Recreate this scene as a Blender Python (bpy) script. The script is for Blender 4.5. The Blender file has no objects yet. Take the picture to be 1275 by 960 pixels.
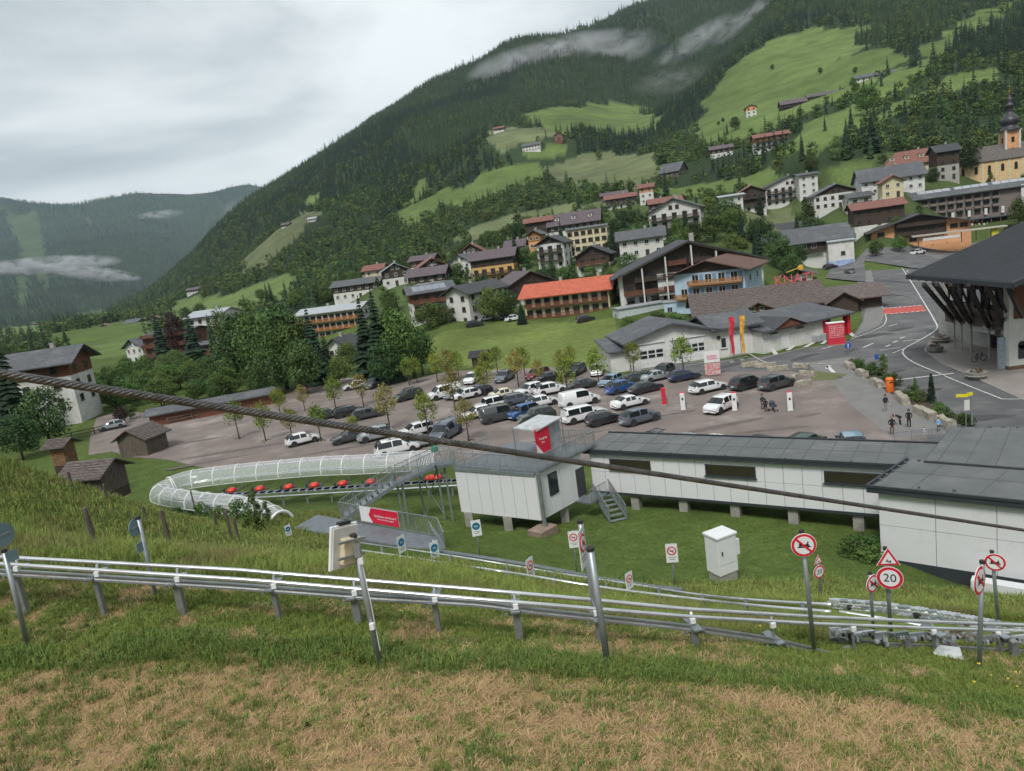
import bpy, bmesh, math, random, json
import numpy as np
from mathutils import Vector, Matrix
from math import radians as R, sin, cos, pi, sqrt, atan2, hypot
random.seed(7); rng = np.random.default_rng(11)
S = bpy.context.scene
COL = S.collection
# ---------------------------------------------------------------- camera
CAMZ = 20.5; FPX = 890.0; PITCH = R(11.0); ROLL = R(8.0)
cp, sp, cr, sr = cos(PITCH), sin(PITCH), cos(ROLL), sin(ROLL)
cam = bpy.data.cameras.new('camera'); camo = bpy.data.objects.new('camera', cam); COL.objects.link(camo)
Dn = Vector((0, -sp, -cp)); Xx = Vector((1, 0, 0)); Fw = Vector((0, cp, -sp))
rt = Xx*cr + Dn*sr; up = Xx*sr - Dn*cr; bk = -Fw
camo.matrix_world = Matrix(((rt.x, up.x, bk.x, 0), (rt.y, up.y, bk.y, 0), (rt.z, up.z, bk.z, CAMZ), (0, 0, 0, 1)))
cam.sensor_width = 36; cam.sensor_fit = 'HORIZONTAL'; cam.lens = FPX/1275*36
cam.clip_start = 0.1; cam.clip_end = 30000
S.camera = camo
def ray(px, py):
    a = (px-637.5)/FPX; b = (py-480)/FPX
    h = a*cr - b*sr; v = a*sr + b*cr
    return Vector((h, cp - v*sp, -sp - v*cp))
def PT(px, py, t):
    d = ray(px, py); return Vector((d.x*t, d.y*t, CAMZ + d.z*t))
def onz(px, py, z=0.0):
    d = ray(px, py); t = (z-CAMZ)/d.z
    return Vector((d.x*t, d.y*t, z))
# ---------------------------------------------------------------- world, sun, exposure
W = bpy.data.worlds.new('World'); S.world = W; W.use_nodes = True
nt = W.node_tree; N = nt.nodes; LK = nt.links; N.clear()
SUN_EL, SUN_ROT = R(52), R(200)
sky = N.new('ShaderNodeTexSky'); sky.sky_type = 'NISHITA'; sky.sun_disc = False
sky.sun_elevation = SUN_EL; sky.sun_rotation = SUN_ROT; sky.dust_density = 3; sky.air_density = 1.2; sky.altitude = 1000
b1 = N.new('ShaderNodeBackground'); b1.inputs[1].default_value = 0.05; LK.new(sky.outputs[0], b1.inputs[0])
tc = N.new('ShaderNodeTexCoord'); mp = N.new('ShaderNodeMapping'); mp.inputs['Scale'].default_value = (1.1, 1.1, 3.2)
mp.inputs['Rotation'].default_value = (0.1, -0.3, 0.4); mp.inputs['Location'].default_value = (0.55, 0.2, 0.1)
LK.new(tc.outputs['Generated'], mp.inputs[0])
nz = N.new('ShaderNodeTexNoise'); nz.inputs['Scale'].default_value = 1.5; nz.inputs['Detail'].default_value = 8; nz.inputs['Roughness'].default_value = .52
nz.inputs['Distortion'].default_value = .4
LK.new(mp.outputs[0], nz.inputs[0])
rp = N.new('ShaderNodeValToRGB'); rp.color_ramp.interpolation = 'EASE'
e = rp.color_ramp.elements; e[0].position = .36; e[0].color = (.30, .338, .36, 1); e[1].position = .66; e[1].color = (.63, .665, .675, 1)
LK.new(nz.outputs[0], rp.inputs[0])
b2 = N.new('ShaderNodeBackground'); b2.inputs[1].default_value = .86; LK.new(rp.outputs[0], b2.inputs[0])
mx = N.new('ShaderNodeMixShader'); mx.inputs[0].default_value = .93
LK.new(b1.outputs[0], mx.inputs[1]); LK.new(b2.outputs[0], mx.inputs[2])
wo = N.new('ShaderNodeOutputWorld'); LK.new(mx.outputs[0], wo.inputs[0])
W.cycles.sampling_method = 'AUTOMATIC'
sl = bpy.data.lights.new('sun', 'SUN'); sl.energy = 1.5; sl.angle = R(16); sl.color = (1, .965, .92)
so = bpy.data.objects.new('sun', sl); COL.objects.link(so)
sdir = Vector((sin(SUN_ROT)*cos(SUN_EL), cos(SUN_ROT)*cos(SUN_EL), sin(SUN_EL)))
so.rotation_euler = sdir.to_track_quat('Z', 'Y').to_euler()
S.view_settings.view_transform = 'Standard'; S.view_settings.look = 'None'
S.view_settings.exposure = 0.98; S.view_settings.gamma = 1.0
S.render.engine = 'CYCLES'
S.cycles.max_bounces = 5; S.cycles.diffuse_bounces = 2; S.cycles.glossy_bounces = 2; S.cycles.transmission_bounces = 4
S.cycles.transparent_max_bounces = 16; S.cycles.volume_bounces = 0
S.cycles.volume_step_rate = 1.0; S.cycles.volume_max_steps = 96
S.cycles.use_adaptive_sampling = True; S.cycles.adaptive_threshold = 0.02
S.cycles.use_denoising = True
# ---------------------------------------------------------------- materials
MATS = {}
def mat(name, col, rough=.8, var=.15, scale=2.0, bump=0.0, bscale=20, metal=0.0, col2=None, detail=4, coat=0, alpha=None, spec=None, obj_rand=0.0, stretch=None, wear=None, wscale=.6):
    """colour with noise mottling, optional second colour, bump, per-object variation, wear patches"""
    if name in MATS: return MATS[name]
    m = bpy.data.materials.new(name); m.use_nodes = True
    t = m.node_tree; n = t.nodes; l = t.links; p = n['Principled BSDF']
    p.inputs['Roughness'].default_value = rough; p.inputs['Metallic'].default_value = metal
    if spec is not None: p.inputs['Specular IOR Level'].default_value = spec
    if coat: p.inputs['Coat Weight'].default_value = coat; p.inputs['Coat Roughness'].default_value = .08
    tcn = n.new('ShaderNodeTexCoord'); src = tcn.outputs['Object']
    if stretch:
        mpn = n.new('ShaderNodeMapping'); mpn.inputs['Scale'].default_value = stretch; l.new(src, mpn.inputs[0]); src = mpn.outputs[0]
    no = n.new('ShaderNodeTexNoise'); no.inputs['Scale'].default_value = scale; no.inputs['Detail'].default_value = detail; l.new(src, no.inputs[0])
    c1 = col; c2 = col2 or tuple(min(1, c*(1-var*1.6)) for c in col)
    if not col2: c1 = tuple(min(1, c*(1+var*.8)) for c in col)
    ra = n.new('ShaderNodeValToRGB'); ra.color_ramp.elements[0].position = .32; ra.color_ramp.elements[1].position = .68
    ra.color_ramp.elements[0].color = (*c2, 1); ra.color_ramp.elements[1].color = (*c1, 1); l.new(no.outputs[0], ra.inputs[0])
    out = ra.outputs[0]
    if wear:
        n2 = n.new('ShaderNodeTexNoise'); n2.inputs['Scale'].default_value = wscale; n2.inputs['Detail'].default_value = 7; n2.inputs['Roughness'].default_value = .65; l.new(src, n2.inputs[0])
        r2 = n.new('ShaderNodeValToRGB'); r2.color_ramp.elements[0].position = .52; r2.color_ramp.elements[1].position = .66; l.new(n2.outputs[0], r2.inputs[0])
        mw = n.new('ShaderNodeMixRGB'); mw.inputs[2].default_value = (*wear, 1); l.new(r2.outputs[0], mw.inputs[0]); l.new(out, mw.inputs[1]); out = mw.outputs[0]
    if obj_rand:
        oi = n.new('ShaderNodeObjectInfo'); hs = n.new('ShaderNodeHueSaturation')
        mr = n.new('ShaderNodeMapRange'); mr.inputs[3].default_value = 1-obj_rand; mr.inputs[4].default_value = 1+obj_rand; l.new(oi.outputs['Random'], mr.inputs[0]); l.new(mr.outputs[0], hs.inputs['Value'])
        mh = n.new('ShaderNodeMath'); mh.operation = 'MULTIPLY'; mh.inputs[1].default_value = 7.31; l.new(oi.outputs['Random'], mh.inputs[0])
        fr = n.new('ShaderNodeMath'); fr.operation = 'FRACT'; l.new(mh.outputs[0], fr.inputs[0])
        mr2 = n.new('ShaderNodeMapRange'); mr2.inputs[3].default_value = .5-obj_rand*.07; mr2.inputs[4].default_value = .5+obj_rand*.07; l.new(fr.outputs[0], mr2.inputs[0]); l.new(mr2.outputs[0], hs.inputs['Hue'])
        l.new(out, hs.inputs['Color']); out = hs.outputs[0]
    l.new(out, p.inputs['Base Color'])
    if bump:
        nb = n.new('ShaderNodeTexNoise'); nb.inputs['Scale'].default_value = bscale; nb.inputs['Detail'].default_value = 5; l.new(src, nb.inputs[0])
        bn = n.new('ShaderNodeBump'); bn.inputs['Strength'].default_value = bump; bn.inputs['Distance'].default_value = .05; l.new(nb.outputs[0], bn.inputs['Height']); l.new(bn.outputs[0], p.inputs['Normal'])
    if alpha is not None: p.inputs['Alpha'].default_value = alpha
    MATS[name] = m; return m
# ---------------------------------------------------------------- mesh builder
class MB:
    def __init__(s): s.v = []; s.f = []; s.m = []
    def add(s, vs, fs, mi=0):
        b = len(s.v); s.v += [tuple(v) for v in vs]; s.f += [tuple(i+b for i in f) for f in fs]; s.m += [mi]*len(fs); return s
    def box(s, c, size, rz=0, mi=0, M=None):
        x, y, z = size[0]/2, size[1]/2, size[2]/2; ca, sa = cos(rz), sin(rz)
        vs = []
        for dz in (-z, z):
            for dx, dy in ((-x, -y), (x, -y), (x, y), (-x, y)):
                p = Vector((dx, dy, dz))
                if M is not None: p = M @ p
                else: p = Vector((dx*ca-dy*sa, dx*sa+dy*ca, dz))
                vs.append((p.x+c[0], p.y+c[1], p.z+c[2]))
        return s.add(vs, [(3, 2, 1, 0), (4, 5, 6, 7), (0, 1, 5, 4), (1, 2, 6, 5), (2, 3, 7, 6), (3, 0, 4, 7)], mi)
    def bar(s, a, b, w, h=None, mi=0, upv=(0, 0, 1)):
        a = Vector(a); b = Vector(b); h = h or w; d = b-a; L = d.length
        if L < 1e-6: return s
        z = d/L; u = Vector(upv)
        if abs(z.dot(u)) > .99: u = Vector((0, 1, 0))
        x = u.cross(z).normalized(); y = z.cross(x)
        vs = []
        for q in (a, b):
            for dx, dy in ((-w/2, -h/2), (w/2, -h/2), (w/2, h/2), (-w/2, h/2)): vs.append(q + x*dx + y*dy)
        return s.add(vs, [(3, 2, 1, 0), (4, 5, 6, 7), (0, 1, 5, 4), (1, 2, 6, 5), (2, 3, 7, 6), (3, 0, 4, 7)], mi)
    def tube(s, pts, r, n=8, mi=0, closed=False, caps=True, radii=None):
        pts = [Vector(p) for p in pts]; K = len(pts); rings = []
        pu = None
        for i, p in enumerate(pts):
            a = pts[(i-1) % K] if (i or closed) else p; b = pts[(i+1) % K] if (i < K-1 or closed) else p
            d = (b-a); d = d.normalized() if d.length > 1e-9 else Vector((0, 0, 1))
            if pu is None: pu = Vector((0, 0, 1)) if abs(d.z) < .9 else Vector((1, 0, 0))
            x = pu.cross(d).normalized(); y = d.cross(x); pu = y
            rr = radii[i] if radii else r
            rings.append([p + (x*cos(2*pi*k/n) + y*sin(2*pi*k/n))*rr for k in range(n)])
        b = len(s.v)
        for rg in rings: s.v += [tuple(q) for q in rg]
        M_ = K if closed else K-1
        for i in range(M_):
            j = (i+1) % K
            for k in range(n):
                s.f.append((b+i*n+k, b+i*n+(k+1) % n, b+j*n+(k+1) % n, b+j*n+k)); s.m.append(mi)
        if caps and not closed:
            s.f.append(tuple(b+k for k in range(n))[::-1]); s.m.append(mi)
            s.f.append(tuple(b+(K-1)*n+k for k in range(n))); s.m.append(mi)
        return s
    def prism(s, poly, z0, z1, mi=0):
        n = len(poly); a = sum(poly[i][0]*poly[(i+1) % n][1]-poly[(i+1) % n][0]*poly[i][1] for i in range(n))
        if a < 0: poly = poly[::-1]
        vs = [(p[0], p[1], z0) for p in poly]+[(p[0], p[1], z1) for p in poly]
        return s.add(vs, [tuple(range(n))[::-1], tuple(range(n, 2*n))]+[(i, (i+1) % n, n+(i+1) % n, n+i) for i in range(n)], mi)
    def lathe(s, c, prof, n=16, mi=0):
        b = len(s.v)
        for r, z in prof:
            for k in range(n): s.v.append((c[0]+r*cos(2*pi*k/n), c[1]+r*sin(2*pi*k/n), c[2]+z))
        for i in range(len(prof)-1):
            for k in range(n): s.f.append((b+i*n+k, b+i*n+(k+1) % n, b+(i+1)*n+(k+1) % n, b+(i+1)*n+k)); s.m.append(mi)
        s.f.append(tuple(b+k for k in range(n))[::-1]); s.m.append(mi)
        s.f.append(tuple(b+(len(prof)-1)*n+k for k in range(n))); s.m.append(mi)
        return s
    def mesh(s, name, mats, smooth=False):
        me = bpy.data.meshes.new(name); me.from_pydata(s.v, [], s.f)
        for m in (mats if isinstance(mats, (list, tuple)) else [mats]): me.materials.append(m)
        if any(s.m): me.polygons.foreach_set('material_index', s.m)
        if smooth: me.polygons.foreach_set('use_smooth', [True]*len(me.polygons))
        me.update(); return me
    def build(s, name, mats, parent=None, smooth=False, loc=None, rz=None, bevel=0):
        o = bpy.data.objects.new(name, s.mesh(name, mats, smooth)); COL.objects.link(o)
        if parent is not None: o.parent = parent
        if loc is not None: o.location = loc
        if rz is not None: o.rotation_euler.z = rz
        if bevel:
            b = o.modifiers.new('bevel', 'BEVEL'); b.width = bevel; b.segments = 2; b.limit_method = 'ANGLE'
        return o
def tag(o, label=None, cat=None, group=None, kind=None):
    if label: o['label'] = label
    if cat: o['category'] = cat
    if group: o['group'] = group
    if kind: o['kind'] = kind
    return o
def empty(name, loc, rz=0, label=None, cat=None, group=None):
    o = bpy.data.objects.new(name, None); COL.objects.link(o); o.empty_display_size = .3
    o.location = loc; o.rotation_euler.z = rz
    return tag(o, label, cat, group)
def inst(mesh, name, parent=None, loc=(0, 0, 0), rz=0, scale=None):
    o = bpy.data.objects.new(name, mesh); COL.objects.link(o)
    if parent is not None: o.parent = parent
    o.location = loc; o.rotation_euler.z = rz
    if scale is not None: o.scale = scale if hasattr(scale, '__len__') else (scale,)*3
    return o
def copy_tree(o, parent=None):
    c = o.copy(); COL.objects.link(c)
    if parent is not None: c.parent = parent
    for ch in o.children: copy_tree(ch, c)
    return c
# ---------------------------------------------------------------- terrain height
def tps_fit(P, V, lam=0.0):
    P = np.asarray(P, float); V = np.asarray(V, float); n = len(P)
    d = np.linalg.norm(P[:, None]-P[None], axis=2); K = np.where(d > 0, d*d*np.log(d+1e-12), 0) + lam*np.eye(n)
    Q = np.c_[np.ones(n), P]; A = np.block([[K, Q], [Q.T, np.zeros((3, 3))]])
    w = np.linalg.solve(A, np.r_[V, np.zeros(3)])
    def f(X):
        X = np.asarray(X, float); out = np.empty(len(X))
        for i in range(0, len(X), 20000):
            x = X[i:i+20000]; dd = np.linalg.norm(x[:, None]-P[None], axis=2)
            out[i:i+20000] = np.where(dd > 0, dd*dd*np.log(dd+1e-12), 0) @ w[:n] + w[n] + x @ w[n+1:]
        return out
    return f
# foreground bank: picture position and distance along the view axis
NEAR = [(0,960,9.3),(300,960,8.6),(637,960,8),(950,960,8),(1275,960,8.5),(-300,900,11),(1600,960,9.5),
 (20,795,12.6),(250,790,12.2),(473,825,11.4),(755,828,11.5),(980,825,12.2),(1220,835,13.3),(1500,850,13),(-250,760,14),
 (0,705,16),(200,712,16.3),(450,745,15.5),(700,772,15.5),(950,792,15.5),(1110,795,16),(-250,640,18),
 (122,684,23),(215,686,25),(290,678,31),(60,606,34),(0,578,34),(180,638,42),(-200,560,32),
 (450,700,30),(450,684,46),(330,668,47),(600,715,27),(600,690,40),(700,738,24),(700,722,33),(700,690,42),(690,668,48.5),
 (850,764,21),(850,737,31),(850,700,40),(850,650,48),(1000,765,20),(1000,745,28),(1000,700,37),(1000,667,44),(1090,680,41),
 (1130,770,20),(1200,745,32),(1275,745,34),(1200,731,37),(1275,775,22),(1200,795,18),(1500,780,18),(1600,740,35)]
nP, nZ = [], []
for px, py, t in NEAR:
    p = PT(px, py, t); nP.append((p.x, p.y)); nZ.append(p.z)
for x, y, z in [(-62,58,2),(-45,62,1),(-25,58,1.3),(-10,58,.4),(0,57,0),(12,54,0),(22,51,0),(32,47,0),(28,56,-.4),(38,54,-.4),(46,51,-.4),(35,62,-.4),(45,44,0),(60,42,0),(-80,50,5),(-55,72,0),(-30,70,0),(0,72,0),(30,70,0),(60,65,0),(80,50,0),
                (0,0,16.3),(-10,0,17.5),(10,0,15),(0,-15,20),(-30,0,20),(30,-5,14),(-30,-30,28),(30,-30,24),(-50,20,16),(45,20,6),(60,0,12)]:
    nP.append((x, y)); nZ.append(z)
f_near = tps_fit(np.array(nP)/20, nZ, 0.002)
MTN = [ # far left mountains
 (0,260,6500),(50,262,6500),(90,268,6600),(150,254,6800),(200,246,7000),(260,243,7000),(310,229,7000),(345,240,6800),(-200,250,6500),(-500,260,6000),
 (0,290,5200),(60,296,5000),(110,300,4800),(150,300,4600),(190,325,4300),(0,330,3900),(80,345,3700),(150,365,3400),(0,392,2600),(90,396,2500),(180,385,2700),(-200,330,3800),(-500,330,3500),(-250,420,2400),
 (250,300,5600),(300,260,6200),(235,345,4200),
 # main mountain
 (228,352,1350),(262,303,1380),(330,247,1450),(380,217,1500),(450,170,1620),(540,112,1700),(600,86,1760),(640,58,1800),(700,50,1850),(760,35,1900),(800,17,1950),(900,-20,2050),(1050,-100,2100),(1275,-150,2100),
 (300,330,1000),(300,362,650),(300,388,400),(240,385,700),(400,340,480),(400,300,750),(400,240,1100),(500,340,380),(500,290,600),(500,220,900),(500,160,1250),
 (600,310,380),(600,270,520),(600,230,680),(600,170,1000),(600,120,1400),(700,280,400),(700,225,620),(700,195,740),(700,165,900),(700,130,1150),(700,80,1500),
 (800,240,420),(800,205,580),(800,150,950),(820,90,1500),(760,60,1650),(840,130,1300),(860,60,1700),
 # right hill
 (850,205,520),(872,150,720),(895,110,820),(930,60,920),(980,0,1050),(1100,-60,1050),(1000,215,330),(970,182,420),(1000,135,520),(1080,60,700),(1090,100,560),(1150,60,640),(1275,0,760),(1275,80,480),(1200,120,420),(1180,10,800),(1450,40,600),(1700,0,700),
 (1240,232,300),(1100,200,320),(1030,35,860),(900,160,620),(930,185,500),
 # village slope
 (1180,275,262),(1000,252,320),(700,330,262),(650,372,212),(600,352,262),(830,300,270),(830,370,172),(540,402,192),(930,292,210),(920,262,300),(740,290,330),(560,345,320),(770,262,380),(640,300,340),(1400,220,260),
 (1110,265,262),(1140,303,226),(1275,258,262),(700,398,175),(860,372,168),(980,318,243),(1040,316,245),(1010,333,222)]
HOUSES_PX = [(707, 393, 180), (664, 377, 205), (616, 352, 250), (575, 345, 280), (688, 335, 245), (740, 341, 225), (733, 314, 265), (716, 295, 300), (672, 293, 305), (667, 311, 275), (643, 325, 280), (774, 260, 385), (765, 249, 405), (830, 267, 345), (806, 254, 375), (842, 294, 240), (800, 320, 215), (527, 341, 300), (541, 350, 275), (533, 363, 250), (495, 356, 270), (467, 353, 300), (588, 323, 330), (574, 406, 190), (543, 401, 200), (423, 415, 235), (366, 418, 245), (421, 447, 178), (445, 372, 290), (208, 451, 228), (262, 436, 240), (268, 452, 215), (171, 453, 240), (88, 513, 128), (985, 254, 330), (1008, 250, 322), (937, 264, 320), (912, 262, 300), (1042, 259, 290), (1072, 264, 275), (1112, 240, 275), (1112, 246, 262), (1140, 215, 300), (1181, 224, 285), (1095, 280, 235), (662, 188, 750), (696, 175, 760), (621, 161, 840), (834, 225, 480), (899, 196, 480), (962, 187, 440), (936, 147, 590), (989, 137, 600), (1027, 127, 600), (1050, 118, 600), (1090, 103, 590), (356, 286, 820), (389, 279, 800), (241, 367, 820)]
MTN += [(a, b, c) for a, b, c in HOUSES_PX if c > 150 and b < 404]   # ground under the houses
mP, mQ = [], []
for px, py, t in MTN:
    p = PT(px, py, t); d = hypot(p.x, p.y); mP.append((atan2(p.x, p.y)*2.2, math.log(d))); mQ.append(p.z/d)
for px, ds in [(-500,(60,200,600,1500)),(-200,(60,150,400,1000,1900)),(0,(60,120,300,700,1500,2100)),(120,(60,120,300,700,1400,2000)),(230,(60,120,200,350,520)),(300,(60,120,180,280)),(400,(60,120,200,270)),
               (500,(60,110,180)),(600,(60,110,150)),(700,(60,100,145)),(800,(60,95,125)),(900,(60,95,125)),(950,(60,95,130,165)),(1000,(60,95,130,185)),(1050,(60,95,130,190,215)),(1100,(60,95,150,190,222)),(1150,(60,95,150,190,215)),(1200,(60,95,140,190,206)),(1275,(60,95,140,190)),(1500,(60,100,150))]:
    a = ray(px, 400); az = atan2(a.x, a.y)
    for d in ds: mP.append((az*2.2, math.log(d))); mQ.append(-0.003 if d > 1000 else 0)
for px in (-500, 0, 150, 300): 
    a = ray(px, 240); mP.append((atan2(a.x, a.y)*2.2, math.log(8500))); mQ.append(.08)
for px, q in ((400, .18), (600, .22), (800, .25), (1100, .28), (1400, .3)):
    a = ray(px, 100); mP.append((atan2(a.x, a.y)*2.2, math.log(3200))); mQ.append(q*.8); mP.append((atan2(a.x, a.y)*2.2, math.log(8500))); mQ.append(q*.4)
f_mtn = tps_fit(mP, mQ, 0.0004)
def vnoise(x, y, s, seed=0):
    X = x/s; Y = y/s; xi = np.floor(X).astype(np.int64); yi = np.floor(Y).astype(np.int64); fx = X-xi; fy = Y-yi
    fx = fx*fx*(3-2*fx); fy = fy*fy*(3-2*fy)
    def h(a, b):
        v = (a*374761393 + b*668265263 + seed*1442695) & 0xffffffff; v = ((v ^ (v >> 13))*1274126177) & 0xffffffff
        return ((v ^ (v >> 16)) & 0xffff)/65535.0
    return (h(xi, yi)*(1-fx)+h(xi+1, yi)*fx)*(1-fy)+(h(xi, yi+1)*(1-fx)+h(xi+1, yi+1)*fx)*fy
def sstep(a, b, x):
    t = np.clip((x-a)/(b-a), 0, 1); return t*t*(3-2*t)
def Hgt(x, y):
    x = np.atleast_1d(np.asarray(x, float)); y = np.atleast_1d(np.asarray(y, float))
    d = np.hypot(x, y); az = np.arctan2(x, y); out = np.zeros_like(x)
    far = d > 52
    azc = np.clip(az, -1.05, .95)
    q = np.zeros_like(x)
    if far.any():
        qq = f_mtn(np.c_[azc[far]*2.2, np.log(np.minimum(d[far], 8500))]); q[far] = qq
    q = np.where(d < 1000, np.maximum(q, 0), q)
    zf = q*d*sstep(95, 150, d)
    # behind the camera: a plain rising slope
    back = sstep(1.15, 1.7, np.abs(az)); zf = zf*(1-back) + back*np.clip((d-20)*.25, 0, 400)
    zf = zf + sstep(500, 1300, d)*(vnoise(x, y, 260, 3)-.5)*50*np.clip(q*6, 0, 1) + sstep(250, 700, d)*(vnoise(x, y, 90, 5)-.5)*9*np.clip(q*6, 0, 1)
    near = d < 100
    if near.any():
        xn, yn = x[near], y[near]
        zn = f_near(np.c_[np.clip(xn, -90, 90), np.clip(yn, -35, 80)]/20)
        zn = np.maximum(zn, 0)
        dn = d[near]; w = np.maximum(1-sstep(60, 74, dn), 0)
        zn = zn + (vnoise(xn, yn, 1.7, 1)-.5)*.12*(1-sstep(30, 45, dn)) + (vnoise(xn, yn, .5, 2)-.5)*.05*(1-sstep(25, 30, dn))
        out[near] = zn*w + zf[near]*(1-w)
    out[~near] = zf[~near]
    return out
def H1(x, y): return float(Hgt([x], [y])[0])
def cast(px, py, t0=6.0, t1=9000.0):
    """first point where the sight line meets the ground"""
    d = ray(px, py); n = 500; ts = np.geomspace(t0, t1, n)
    g = CAMZ + d.z*ts - Hgt(d.x*ts, d.y*ts); k = np.where(g < 0)[0]
    if not len(k): return PT(px, py, 3000)
    a = ts[max(k[0]-1, 0)]; b = ts[k[0]]
    for _ in range(14):
        m = (a+b)/2
        if CAMZ + d.z*m - H1(d.x*m, d.y*m) < 0: b = m
        else: a = m
    return PT(px, py, b)
def casts(pts): return [cast(*p) for p in pts]
def inpoly(x, y, poly):
    c = np.zeros(len(x), bool); n = len(poly)
    for i in range(n):
        x1, y1 = poly[i][0], poly[i][1]; x2, y2 = poly[(i+1) % n][0], poly[(i+1) % n][1]
        cond = ((y1 > y) != (y2 > y)); xi = (x2-x1)*(y-y1)/((y2-y1) if y2 != y1 else 1e-9)+x1
        c ^= cond & (x < xi)
    return c
# land cover polygons (world plan), each found by sighting its corners
FIELDS = []   # (plan polygon, tint)  tint: 1 bright meadow, 2 dull olive meadow, 3 pale
def pxpoly(*pts): return [(p.x, p.y) for p in casts(pts)]
FLD_PX = [
 (1, [(552,250),(600,215),(640,205),(672,200),(672,228),(640,236),(600,252),(560,262)]),
 (2, [(676,206),(700,196),(760,188),(812,190),(838,208),(815,222),(800,236),(760,236),(720,232),(690,230)]),
 (2, [(602,163),(640,160),(688,162),(690,170),(640,178),(630,190),(612,184)]),
 (1, [(650,186),(700,178),(712,186),(700,194),(660,194)]),
 (1, [(640,146),(700,134),(750,126),(800,132),(830,150),(800,172),(740,168),(700,170),(660,150)]),
 (2, [(572,292),(600,277),(640,265),(690,256),(760,250),(765,262),(700,270),(640,280),(600,300),(574,305)]),
 (1, [(862,160),(880,120),(915,80),(960,50),(1010,36),(1050,34),(1075,30),(1080,60),(1040,75),(1100,60),(1128,66),(1125,85),(1080,112),(1010,140),(960,158),(950,168),(905,180),(870,180)]),
 (1, [(1120,90),(1150,60),(1200,25),(1275,-10),(1275,4),(1230,30),(1190,55),(1165,75),(1160,88),(1135,100),(1100,120),(1060,150),(1010,185),(985,190),(990,160),(1040,140)]),
 (1, [(1000,190),(1060,150),(1120,128),(1180,95),(1235,85),(1235,98),(1160,120),(1100,145),(1060,170),(1020,195)]),
 (1, [(500,262),(530,248),(560,232),(572,240),(545,262),(510,282)]),
 (1, [(210,395),(212,378),(240,368),(290,366),(355,342),(375,348),(360,372),(300,385),(260,402)]),
 (2, [(290,325),(330,300),(372,262),(395,268),(370,300),(330,330),(300,345)]),
 (1, [(376,250),(390,245),(398,256),(384,268)]),
 (1, [(112,430),(172,420),(180,432),(140,446),(120,446)]),
 (1, [(88,390),(130,384),(148,390),(120,402),(92,402)]),
 (1, [(0,408),(60,404),(60,418),(0,424)]),
 (1, [(0,250),(30,250),(46,260),(34,268),(0,262)]),
 (1, [(30,268),(38,268),(38,318),(32,318)]),(1, [(22,315),(50,312),(52,322),(25,324)]),(1, [(20,345),(36,345),(34,382),(20,385)]),
 (2, [(95,268),(112,272),(125,282),(115,280)]),
 (2, [(920,270),(960,262),(985,262),(990,300),(960,302),(930,300)]),
 (1, [(800,238),(850,232),(905,222),(960,205),(990,215),(940,232),(880,245),(850,250)]),
 (1, [(1030,210),(1085,200),(1100,215),(1060,235),(1035,228)]),
 (1, [(505,252),(520,250),(540,220),(520,225)]),
]
for k, pts in FLD_PX: FIELDS.append((pxpoly(*pts), k))
MEADOW = pxpoly((525,448),(525,425),(560,412),(640,398),(700,402),(765,395),(768,425),(755,460),(640,462))
VILLAGE = pxpoly((440,372),(500,330),(640,290),(760,250),(880,248),(1020,215),(1275,190),(1275,330),(1080,420),(900,400),(700,410),(470,460),(360,420))
def on_field(x, y):
    r = np.zeros(len(x), int); d_ = np.hypot(x, y); am = np.clip(d_/500, .3, 3)*14
    x = x+(vnoise(x, y, 28, 71)-.5)*am+(vnoise(x, y, 9, 73)-.5)*am*.4; y = y+(vnoise(x, y, 28, 72)-.5)*am
    for poly, k in FIELDS:
        r[inpoly(x, y, poly)] = k
    return r
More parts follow.
